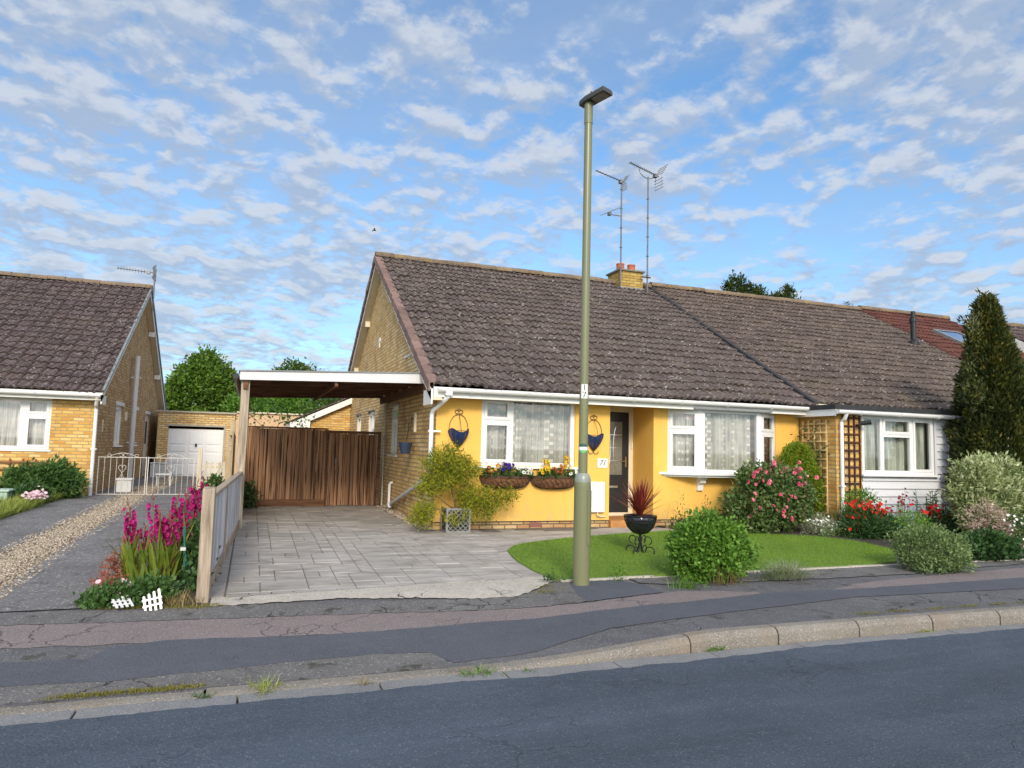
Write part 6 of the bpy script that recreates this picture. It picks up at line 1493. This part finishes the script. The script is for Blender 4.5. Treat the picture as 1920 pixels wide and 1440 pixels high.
def tuft(name, label, x, y, n, h, spread, mat, seed, lean=.45, w=.007, group=None, cat='weed', z=None, **k):
    g = rng(seed); z = H(x, y) if z is None else z; t = thing(name, label, cat, (x, y, z), group)
    P = np.stack([x + g.normal(0, spread, n), y + g.normal(0, spread * .6, n), np.full(n, z - .005)], 1)
    blades('leaves', M[mat], t, P, np.stack([g.normal(0, lean, n), g.normal(0, lean, n), np.ones(n)], 1), h * g.uniform(.5, 1.15, n), np.full(n, w), g.uniform(.1, .7, n), seed + 1, 4); return t
tuft('grass_tuft', 'bright grass tuft at the left foot of the green bush', 4.55, 6.80, 130, .22, .10, 'leaf_bright', 104, .5, cat='grass')
shrub('weed', 'small leafy weed on the lawn edging between lamp and green bush', 'weed', (3.98, 7.3, -.08), [(3.98, 7.3, -.02, .06, .05, .06)], 'leaf_bright', 70, .05, 105, aspect=.5, per=5, spread=.02, stems=0)
shrub('weed', 'small weed at the sharp front corner of the lawn beside lamp', 'weed', (3.2, 7.35, -.08), [(3.2, 7.34, -.05, .10, .05, .05)], 'leaf_mid', 90, .045, 106, aspect=.5, per=5, spread=.02, stems=0)
t = thing('lavender', 'small silvery lavender mound on the soil right of the green bush', 'plant', (6.05, 6.95, -.08)); g = rng(107); n = 700
P = np.stack([6.05 + g.normal(0, .13, n), 6.98 + g.normal(0, .09, n), np.full(n, -.08)], 1); blades('foliage', M['leaf_lav'], t, P, np.stack([(P[:, 0] - 6.05) * 4 + g.normal(0, .3, n), (P[:, 1] - 6.98) * 4 + g.normal(0, .3, n), np.ones(n)], 1), g.uniform(.10, .27, n), np.full(n, .008), g.uniform(0, .5, n), 108, 3, (.45, .25))
leafcloud('leaves', M['leaf_grey'], t, [(5.85, 6.98, -.02, .22, .12, .08), (6.15, 6.98, .0, .2, .12, .09)], 500, .04, 109, aspect=.3, spread=.03, zmin=-.08)
for (x, lab, sd, h) in ((7.10, 'tall dry reddish stems standing against yellow wall left of the bay', 111, .72), (7.66, 'shorter dry spiky stems against the yellow wall under the bay corbel', 112, .55)):
    t = tuft('dry_stems', lab, x, 11.05, 26, h, .10, 'dry', sd, .16, .006, cat='plant', z=.02); g = rng(sd + 40); P = []
    for i in range(3):
        bx = x + .05 + i * .05; 
        for k in range(16): P.append((bx + .06 * k / 16 + g.normal(0, .012), 11.02 + g.normal(0, .012), .1 + (h * .95 - .08 * i) * k / 16))
    P = np.array(P); V, F = leaves_at(P, unit(g.normal(0, .7, P.shape) + np.array([0, 0, .8])), g.uniform(.03, .08, len(P)), .28, .05, g); mesh_obj('seed_heads', V, F, np.tile([.2, .5], len(P)), M['stem_brown'], t)
shrub('low_plant', 'low green plant between the grass bush and rose bush at the lawn back edge', 'plant', (7.4, 10.95, .02), [(7.75, 10.8, .10, .3, .15, .16), (7.3, 11.05, .08, .2, .12, .12)], 'leaf_mid', 900, .06, 113, aspect=.5, zmin=.02)
# golden shrub in the lattice planter
t = thing('lattice_planter', 'square grey lattice sided planter at the corner of the yellow wall', 'planter', (3.13, 11.15, .015))
x0, x1, y0, y1, z0, z1 = 2.93, 3.33, 10.97, 11.33, .016, .40
m = MB(); m.box(x0 + .015, x1 - .015, y0 + .015, y1 - .015, z0 + .01, z1 - .03); m.build('inner_pot', M['black'], t)
m = MB(); m.plate((0, y0, 0), X, Zv, Yd, x1, z1, [(x0 + .03, x1 - .03, z0 + .03, z1 - .03)], .02, x0, z0); m.plate((x0, 0, 0), (0, 1, 0), Zv, (-1, 0, 0), y1, z1, [(y0 + .05, y1 - .03, z0 + .03, z1 - .03)], .02, y0 + .021, z0); m.plate((x1, 0, 0), (0, 1, 0), Zv, (1, 0, 0), y1, z1, [(y0 + .05, y1 - .03, z0 + .03, z1 - .03)], .02, y0 + .021, z0); m.build('frame', M['old_grey'], t)
m = MB(); W_, H_ = x1 - x0 - .06, z1 - z0 - .06
def clipline(c, s):   # u + s*v = c inside the rectangle
    pts = []
    for v in (0, H_):
        u = c - s * v
        if -1e-6 <= u <= W_ + 1e-6: pts.append((u, v))
    for u in (0, W_):
        v = (c - u) / s
        if 1e-6 < v < H_ - 1e-6: pts.append((u, v))
    return pts[:2]
for s in (1, -1):
    c = -H_ if s < 0 else .0
    while c < W_ + H_:
        p = clipline(c, s)
        if len(p) == 2: m.bar((x0 + .03 + p[0][0], y0 + .006 + (.004 if s > 0 else 0), z0 + .03 + p[0][1]), (x0 + .03 + p[1][0], y0 + .006 + (.004 if s > 0 else 0), z0 + .03 + p[1][1]), .012, .006, (0, -1, 0))
        c += .082
m.build('lattice', M['old_grey'], t)
GB = [(2.86, 11.12, 1.10, .30, .24, .18), (3.18, 11.1, 1.02, .27, .24, .20), (2.90, 11.1, .86, .30, .22, .11), (3.42, 11.1, .60, .30, .22, .13), (3.74, 11.1, .52, .26, .18, .11), (2.66, 11.1, .72, .16, .18, .12), (2.58, 11.05, .38, .18, .18, .10), (3.10, 10.93, .27, .20, .12, .08), (3.52, 11.05, .36, .25, .18, .10), (2.54, 11.05, .23, .16, .16, .07), (2.96, 11.1, 1.31, .13, .12, .06), (3.98, 11.1, .60, .14, .12, .08), (3.25, 11.05, .46, .16, .14, .08)]
t = thing('golden_shrub', 'wispy golden green layered shrub growing over the lattice planter', 'shrub', (3.13, 11.15, .38)); g = rng(121)
leafcloud('foliage', M['leaf_gold'], t, GB, 14500, .060, 122, aspect=.24, per=12, spread=.045, shell=.35, up=-.12, out=.7, rand=.75, colvar=.25, lump=.3)
segs = twigs((3.13, 11.15, .36), [(3.0, 11.12, .9), (3.4, 11.1, .58), (3.75, 11.1, .5), (2.6, 11.1, .72), (2.5, 11.05, .34)], g, .016, .004); segs += [(limb((3.02, 11.12, .7), b[:3], g), .010, .003) for b in GB[:3]]
for b in GB: segs += [(limb(b[:3], np.array(b[:3]) + g.normal(0, .5, 3) * np.array(b[3:6]), g), .006, .002) for _ in range(3)]
branches('branches', M['twig'], t, segs, 5)
# cordyline in its wire stand
t = thing('planter_stand', 'black wire bowl planter on scrolled feet standing on the lawn', 'planter', (5.14, 8.8, -.04)); cx, cy, bz = 5.14, 8.8, .23
m = MB(); prof = [(.03, bz), (.10, bz + .02), (.17, bz + .09), (.205, bz + .17), (.22, bz + .25), (.205, bz + .255), (.19, bz + .235)]; vs = []; fs = []; n = 36
for j, (R, z) in enumerate(prof):
    for i in range(n): q = 2 * math.pi * i / n; rp = 1 + (.03 * math.cos(q * 12) if 0 < j < 5 else 0); vs.append((cx + R * rp * math.cos(q), cy + R * rp * math.sin(q), z + (.008 * math.sin(q * 5) if j >= 4 else 0)))
for j in range(len(prof) - 1):
    for i in range(n): fs.append((j * n + i, j * n + (i + 1) % n, (j + 1) * n + (i + 1) % n, (j + 1) * n + i))
fs.append(tuple(range(n))[::-1]); m.add(vs, fs); m.build('liner', M['black_liner'], t, smooth=True)
m = MB(); m.add([(cx + .2 * math.cos(2 * math.pi * i / 20), cy + .2 * math.sin(2 * math.pi * i / 20), bz + .225) for i in range(20)], [tuple(range(20))]); m.build('compost', M['soil'], t)
m = MB(); r_ = .0065
for R, z in ((.226, bz + .25), (.21, bz + .165)): m.tube([(cx + R * math.cos(q), cy + R * math.sin(q), z) for q in np.linspace(0, 6.283, 30)], r_, 5)
for q in np.linspace(0, 6.283, 13)[:-1]: m.tube([(cx + (R + .006) * math.cos(q), cy + (R + .006) * math.sin(q), z) for R, z in prof[:5]], r_, 5)
m.build('wire_bowl', M['black_iron'], t)
m = MB()
m.tube([(cx, cy, bz + .02), (cx, cy, .12)], .014, 7)
for k in range(4):
    q = math.radians(35 + 90 * k); ux, uy = math.cos(q), math.sin(q)
    def W2(r, z): return (cx + ux * r, cy + uy * r, z)
    m.tube([W2(.012, .22), W2(.014, .12), W2(.03, .03), W2(.07, -.045), W2(.10, -.06)], .009, 6)
    m.tube([W2(.125 - .055 * math.cos(a_) - .01, .145 + .055 * math.sin(a_)) for a_ in np.linspace(-.3, 4.4, 16)], .0075, 5)
    m.tube([W2(.145 + .068 * math.cos(a_), .0 + .062 * math.sin(a_)) for a_ in np.linspace(-.95, 3.9, 18)], .0085, 5)
m.build('scroll_feet', M['black_iron'], t)
g = rng(131); n = 130; t = thing('cordyline', 'spiky dark red cordyline growing in the black bowl planter', 'plant', (cx, cy, bz + .22))
ln = np.abs(g.normal(0, .55, n)); azs = g.random(n) * 6.283; ang = np.clip(ln + .08, .05, 1.45)
D = np.stack([np.sin(ang) * np.cos(azs), np.sin(ang) * np.sin(azs), np.cos(ang)], 1); P = np.stack([cx + g.normal(0, .012, n), cy + g.normal(0, .012, n), bz + .22 + .10 * g.random(n)], 1)
blades('leaves', M['leaf_red'], t, P, D, g.uniform(.34, .56, n), np.full(n, .036), .04 + .35 * ang * g.random(n), 132, 5)
n = 18; azs = g.random(n) * 6.28; blades('drooping_leaves', M['leaf_sedum'], t, np.stack([cx + .14 * np.cos(azs), cy + .14 * np.sin(azs), np.full(n, bz + .24)], 1), np.stack([np.cos(azs), np.sin(azs), np.full(n, .55)], 1), g.uniform(.14, .26, n), np.full(n, .008), np.full(n, 1.1), 133, 5)

# left bed: gladioli
def gladiolus(label, x, y, nl, h, seed, stems, spread=.06, lean=(0, 0)):
    g = rng(seed); z = H(x, y) + .0; t = thing('gladiolus', label, 'flowers', (x, y, z), 'magenta gladioli in the left bed')
    P = np.stack([x + g.normal(0, spread, nl), y + g.normal(0, spread, nl), np.full(nl, z)], 1)
    blades('leaves', M['leaf_sword'], t, P, np.stack([g.normal(lean[0], .20, nl), g.normal(0, .15, nl), np.ones(nl)], 1), h * g.uniform(.6, 1.12, nl), g.uniform(.034, .056, nl), g.uniform(.02, .28, nl), seed + 1, 4, (.42, .25))
    m = MB(); FPt = []; FN = []; BP = []
    for (tx, tz, bend) in stems:
        bx, by = x + g.normal(0, spread * .6), y + g.normal(0, spread * .5); pts = []
        for k in range(9):
            u = k / 8; pts.append((bx + (tx - bx) * (u ** 1.5) + bend * math.sin(u * 3.14) * .04, by - .02 * u, z + (tz - z) * (u - .06 * u * u) / .94))
        m.tube(pts, [.006 - .0004 * k for k in range(9)], 5, .3)
        for k in range(13):
            u = .58 + .30 * k / 12; i = int(u * 8); f_ = u * 8 - i; p = np.array(pts[i]) * (1 - f_) + np.array(pts[min(i + 1, 8)]) * f_
            sd = 1 if k % 2 else -1; FPt.append(p + np.array([sd * .022, -.012, 0])); FN.append((sd * .8 + g.normal(0, .2), -.8, .25 + g.normal(0, .2)))
        for k in range(7): u = .86 + .14 * k / 6; i = min(7, int(u * 8)); f_ = u * 8 - i; BP.append(np.array(pts[i]) * (1 - f_) + np.array(pts[i + 1]) * f_)
    m.build('stems', M['leaf_sedum'], t)
    for q in range(len(stems)): flowers('flower_spike', M['fl_magenta'], t, np.array(FPt[13 * q:13 * q + 13]) + g.normal(0, .009, (13, 3)), FN[13 * q:13 * q + 13], .072, seed + 2 + q, 6, .7, .75, False)
    BP = np.array(BP); V, F = leaves_at(BP, unit(g.normal(0, .5, BP.shape) + np.array([0, 0, .9])), np.full(len(BP), .045), .35, .05, g); mesh_obj('buds', V, F, np.full(len(F), .1), M['leaf_sedum'], t)
    return t
gladiolus('gladiolus clump nearest the left driveway with leaves in a clean fan', -1.06, 8.15, 34, .62, 141, [(-1.16, .74, 1), (-1.10, .60, -1), (-.98, .50, 1), (-1.13, .66, 0)], .045)
gladiolus('widest gladiolus clump in the middle of the bed with many spikes', -.80, 8.1, 64, .62, 142, [(-.93, .80, 1), (-.86, .66, 0), (-.80, .60, -1), (-.76, .62, 1), (-.70, .60, 0), (-.84, .56, 1)], .085)
gladiolus('gladiolus clump leaning beside the green stake', -.68, 8.5, 40, .68, 143, [(-.70, .84, -1), (-.64, .78, 1), (-.75, .70, 0), (-.62, .52, 0), (-.60, .44, 0)], .06)
gladiolus('gladiolus clump against the fence with spike above its post', -.52, 9.35, 34, .66, 144, [(-.55, .98, 1), (-.58, .92, -1), (-.66, .90, 0), (-.70, .80, -1)], .07)
t = thing('plant_stake', 'green plastic netting stake among the gladioli by the fence', 'stake', (-.58, 8.0, -.08)); m = MB(); m.tube([(-.57, 8.0, -.1), (-.60, 8.02, .5)], .014, 6)
m.tube([(-.53, 8.0, -.1), (-.61, 8.01, .47)], .010, 6); m.build('pole', M['green_stake'], t); m = MB(); m.box(-.625, -.575, 7.98, 8.04, .26, .29); m.build('tie', M['dull_white'], t)
shrub('ivy', 'dark leafy plant squeezed between green stake and fence', 'plant', (-.47, 8.2, -.08), [(-.46, 8.2, .06, .09, .3, .22), (-.46, 8.6, .2, .07, .3, .3), (-.48, 7.7, .0, .09, .2, .12)], 'leaf_dark', 1500, .06, 151, aspect=.8, per=6, spread=.05, zmin=-.09)
t = shrub('cranesbill', 'low mat of green leaves with pale pink flowers at the bed front', 'flowers', (-1.0, 7.25, -.1), [(-1.03, 7.25, -.06, .26, .14, .11), (-1.16, 7.25, -.08, .16, .12, .08), (-.78, 7.3, -.03, .18, .14, .13), (-.9, 7.42, -.05, .25, .12, .08), (-1.1, 7.45, -.07, .15, .12, .07)], 'leaf_mid', 3600, .045, 152, aspect=.7, per=7, spread=.035, stems=0, zmin=-.105)
g = rng(153); n = 15; P = np.stack([g.uniform(-1.25, -.72, n), g.uniform(7.15, 7.55, n), g.uniform(-.02, .08, n)], 1); flowers('blooms', M['fl_palepink'], t, P, g.normal(0, .4, P.shape) + np.array([0, -.7, .7]), .055, 154, 6, .4, 1.0)
shrub('sedum', 'red and straw coloured dying sedum left of the gladioli', 'plant', (-1.18, 8.2, -.09), [(-1.18, 8.25, .05, .12, .12, .13), (-1.22, 7.9, -.04, .10, .2, .06)], 'leaf_sedum', 900, .045, 155, aspect=.5, per=6, spread=.04, zmin=-.1)
tuft('dry_grass', 'straw coloured dry grass beside the weathered fence post', -.58, 7.2, 240, .17, .13, 'dry', 156, .7, .006, cat='grass'); tuft('dry_grass', 'thin straw stalks among the pink flowered mat', -1.05, 7.6, 60, .26, .16, 'dry', 158, .8, .005, cat='grass')
m_moss = []
def moss_patch(label, pts, n, seed, h=.022, mat='moss'):
    g = rng(seed); k = g.integers(0, len(pts), n); Q = np.array(pts, float)[k]; P = np.stack([Q[:, 0] + g.normal(0, 1, n) * Q[:, 2], Q[:, 1] + g.normal(0, 1, n) * Q[:, 3], np.zeros(n)], 1); P[:, 2] = [H(a, b) + .006 for a, b, _ in P]
    V, F, q = blade_array(P, unit(np.stack([g.normal(0, .7, n), g.normal(0, .7, n), np.ones(n)], 1)), h * g.uniform(.5, 1.2, n), np.full(n, .009), g.uniform(0, .5, n), 1, g)
    stuff(mesh_obj('moss', V, F, np.clip(g.normal(.5, .3, n), 0, 1), M[mat], None), label, 'moss')
moss_patch('yellow green moss along the kerb back at the left of the picture', [(-1.0 + .1 * i, 5.19, .07, .022) for i in range(8)], 1500, 161); moss_patch('yellow green moss around the foot of the weathered fence post', [(-.40, 7.02, .07, .03), (-.25, 7.06, .05, .025), (-.62, 7.06, .1, .02), (-.95, 7.1, .1, .02)], 1800, 162)
moss_patch('moss scattered along the kerb top at the right of the picture', [(5.6 + .45 * i, 5.36, .1, .02) for i in range(8)], 1300, 163); moss_patch('moss on the broken concrete corner beside the lamp', [(3.0, 7.15, .12, .06), (2.95, 6.95, .1, .05)], 500, 164)
for (x, y, lab, sd, n, h, sp, mt) in ((.16, 5.06, 'tall seeding grass tuft growing out of the kerb joint at left', 171, 90, .13, .05, 'leaf_meadow'), (-.21, 5.03, 'small leafy weed in the gutter at far left', 172, 60, .06, .03, 'leaf_mid'), (1.62, 5.02, 'widest bright green weed in the gutter below the drive', 173, 150, .07, .07, 'leaf_bright'), (.80, 5.02, 'thin dry weed in the gutter left of the widest weed', 174, 40, .07, .03, 'dry'), (1.98, 4.97, 'tiny weed in the gutter joint right of the widest weed', 175, 40, .04, .025, 'leaf_bright'), (3.70, 5.10, 'small green weed at the first full height kerb joint', 176, 80, .07, .05, 'leaf_bright'), (6.05, 5.10, 'small weed in the gutter near the right edge', 177, 50, .05, .05, 'leaf_meadow')):
    tuft('weed', lab, x, y, n, h, sp, mt, sd, .9, .008, 'weeds in the gutter', z=-.245)
# meadow grass and bushes on the left
g = rng(181); n = 9000; P = np.stack([-3.72 - np.abs(g.normal(0, .55, n)), g.uniform(12.2, 17.6, n), np.full(n, .03)], 1); P[:, 0] += .03 * np.sin(P[:, 1] * 3); P[:, 2] = [H(a, b) for a, b, _ in P]
P2 = np.stack([g.uniform(-10, -3.75, 9000), g.uniform(8.0, 17.6, 9000), np.zeros(9000)], 1); P2[:, 2] = [H(a, b) for a, b, _ in P2]; P = np.concatenate([P, P2]); n = len(P)
V, F, q = blade_array(P, unit(np.stack([g.normal(.1, .4, n), g.normal(0, .4, n), np.ones(n)], 1)), g.uniform(.1, .34, n) * np.where(np.arange(n) < 9000, 1, .6), np.full(n, .012), g.uniform(.1, .9, n), 3, g)
stuff(mesh_obj('meadow_grass', V, F, np.tile(np.clip(g.normal(.45, .25, n), 0, 1), q), M['leaf_meadow']), 'long uncut grass of the left front garden beside the drive', 'grass')
shrub('peony', 'dark green leafy bush beside the left house downpipe', 'bush', (-3.85, 17.5, .06), [(-3.824, 17.5, 0.403, 0.352, 0.317, 0.299), (-3.63, 17.5, 0.359, 0.211, 0.211, 0.229), (-3.938, 17.5, 0.588, 0.229, 0.211, 0.158)], 'leaf_mid', 3600, .13, 182, aspect=.38, per=7, spread=.07, up=.2, bias=.1)
shrub('peony', 'dark green leafy bush in front of the red brown trellis', 'bush', (-4.35, 17.4, .06), [(-4.306, 17.4, 0.403, 0.334, 0.299, 0.282), (-4.57, 17.4, 0.324, 0.211, 0.211, 0.211)], 'leaf_mid', 3000, .13, 183, aspect=.38, per=7, spread=.07, up=.2, bias=.15)
shrub('dark_bush', 'small dark bush in the long grass below the peonies', 'bush', (-4.05, 16.4, .05), [(-4.0, 16.4, .24, .26, .22, .2)], 'leaf_dark', 900, .09, 184, aspect=.5, zmin=.03)
t = tuft('pink_flowers', 'pale pink flower cluster in the grass before the dark bushes', -3.72, 15.5, 60, .25, .12, 'leaf_mid', 185, .5, .01, cat='flowers'); g = rng(186); n = 60; P = np.stack([-3.72 + g.normal(0, .11, n), 15.45 + g.normal(0, .08, n), .27 + g.normal(0, .045, n)], 1); flowers('blooms', M['fl_palepink'], t, P, g.normal(0, .4, P.shape) + np.array([0, -.7, .6]), .06, 187, 5, .3, 1.0)
shrub('low_shrub', 'small leafy plant at the foot of the cream picket fence', 'plant', (-.78, 18.5, .08), [(-.78, 18.5, .28, .18, .18, .2)], 'leaf_mid', 500, .09, 188, aspect=.6, per=6, spread=.05)
shrub('dark_plant', 'dark leafy plant in the shade at the left end of brown gates', 'plant', (-.02, 15.6, 0), [(-.02, 15.6, .22, .10, .2, .25)], 'leaf_dark', 400, .08, 189, aspect=.7, per=6, spread=.05)
t = thing('climbing_rose', 'thin bare climbing stems above the brown gates', 'climber', (.5, 18.5, .05)); g = rng(190)
segs = [(limb((.35 + .12 * i, 18.5, .1), (-.2 + .32 * i + g.normal(0, .2), 18.5 + g.normal(0, .1), g.uniform(1.9, 2.45)), g, 7, .5), .012, .004) for i in range(6)]; branches('stems', M['twig'], t, segs, 5)
leafcloud('foliage', M['leaf_mid'], t, [(.3, 18.5, 2.1, .6, .2, .25), (1.1, 18.5, 2.0, .3, .2, .2)], 260, .09, 191, aspect=.6, per=3, spread=.1, shell=.1)

# ------------------------------------------------------------------ trees
def tree(name, label, base, trunk_r, blobs, mat, n, size, seed, group='trees beyond the houses', forks=7, cat='tree', **k):
    t = thing(name, label, cat, base, group); g = rng(seed); top = max(blobs, key=lambda b: b[2])
    x, y, z = base; zc = np.mean([b[2] for b in blobs]); segs = [(limb((x, y, z - .2), (top[0], top[1], top[2]), g, 7, .15), trunk_r, trunk_r * .12)]
    for b in blobs: segs.append((limb((x, y, z + (b[2] - z) * .45), np.array(b[:3]), g, 5, .2), trunk_r * .45, trunk_r * .08))
    branches('trunk', M['bark'], t, segs, 7)
    leafcloud('crown', M[mat], t, blobs, n, size, seed + 1, **k); return t
tree('tree', 'rounded green tree standing behind the garage', (-3.0, 45, 0), .28, [(-2.95, 45, 4.0, 1.7, 1.6, 1.7), (-2.75, 45, 5.2, 1.15, 1.1, 1.35), (-4.1, 45, 3.3, 1.1, 1.1, 1.4), (-1.8, 45, 3.6, 1.0, 1.0, 1.6), (-2.4, 44.6, 4.6, 1.1, 1.0, 1.2), (-3.5, 44.8, 4.6, .95, 1.0, 1.0), (-1.4, 45, 2.6, 1.2, 1, 1.1), (-4.6, 45, 2.3, 1.0, 1, 1.2)], 'leaf_tree', 24000, .21, 201, aspect=.6, per=9, spread=.16, shell=.62, up=.1)
tree('tree', 'lower pale tree at the left of the rounded tree behind garage', (-6.0, 52, 0), .22, [(-6.0, 52, 3.0, 1.5, 1.4, 1.6), (-5.2, 52, 3.6, .9, .9, .9)], 'leaf_tree', 4000, .17, 203, aspect=.6, per=9, spread=.16, shell=.6)
tree('tree', 'tree with round top just showing over the carport roof', (2.2, 44, 0), .25, [(2.2, 44, 4.6, 1.6, 1.4, 1.35), (1.3, 44, 3.6, 1.5, 1.3, 1.3), (3.3, 44, 4.0, 1.4, 1.3, 1.4), (4.4, 44, 3.6, 1.2, 1.2, 1.5)], 'leaf_tree_dark', 13000, .2, 205, aspect=.6, per=9, spread=.16, shell=.62)
tree('tree', 'bushy yellow green tree over the peach outbuilding under the carport', (.3, 38, 0), .18, [(-.1, 38, 2.7, 1.3, 1.0, 1.1), (1.2, 38, 2.6, 1.2, 1.0, 1.1), (2.4, 38, 2.5, 1.0, .9, 1.2)], 'leaf_bright', 8000, .17, 207, aspect=.6, per=9, spread=.14, shell=.6)
tree('tree', 'dark shrubby tree between outbuilding and the rear wing', (3.6, 36, 0), .18, [(3.2, 36, 2.4, 1.0, .9, 1.3), (4.0, 36, 2.9, 1.1, .9, 1.2)], 'leaf_tree_dark', 3000, .15, 209, aspect=.6, per=9, spread=.14, shell=.6)
tree('pine_tree', 'dark evergreen tops rising behind the attached roof left group', (23.4, 30.5, 0), .3, [(23.45, 30.5, 9.92, 0.55, 0.5, 0.75), (24.15, 30.5, 9.67, 0.6, 0.5, 0.5), (24.75, 30.5, 9.52, 0.5, 0.5, 0.55), (23.15, 30.5, 9.87, 0.35, 0.35, 0.4), (23.85, 30.5, 8.82, 1.1, 0.9, 0.7)], 'leaf_pine', 7000, .20, 211, aspect=.34, per=9, spread=.12, shell=.2, up=.5)
tree('pine_tree', 'dark evergreen tops rising behind the attached roof right group', (25.8, 30.5, 0), .3, [(26.15, 30.5, 9.52, 0.5, 0.4, 0.4), (26.85, 30.5, 9.87, 0.26, 0.3, 0.5), (26.55, 30.5, 9.02, 0.9, 0.7, 0.6), (25.45, 30.5, 9.32, 0.5, 0.4, 0.45)], 'leaf_pine', 5000, .20, 213, aspect=.34, per=9, spread=.12, shell=.2, up=.5)
tree('tree', 'tiny distant tree tip above the dark red roof', (29.4, 29.0, 0), .2, [(29.4, 29, 9.2, .22, .22, .42), (29.3, 29, 8.4, .5, .5, .6)], 'leaf_pine', 600, .12, 215, aspect=.4, per=7, spread=.08, shell=.3)
# bird high over the roofs
t = thing('bird', 'small dark bird flying in the sky left of the roof', 'bird', (8.83, 60, 19.6))
m = MB(); n = 9; vs = [];
m.tube([(8.66, 60, 19.60), (8.74, 60, 19.62), (8.83, 60, 19.62), (8.93, 60, 19.61), (9.02, 60, 19.60)], [.008, .04, .055, .04, .006], 8)
for s in (1, -1):
    m.add([(8.90, 60 - s * .03, 19.63), (8.78, 60 - s * .03, 19.63), (8.72, 60 - s * .25, 19.72), (8.86, 60 - s * .24, 19.73), (8.70, 60 - s * .5, 19.64), (8.76, 60 - s * .5, 19.65)], [(0, 1, 2, 3), (3, 2, 4, 5)])
m.build('body', M['black'], t)
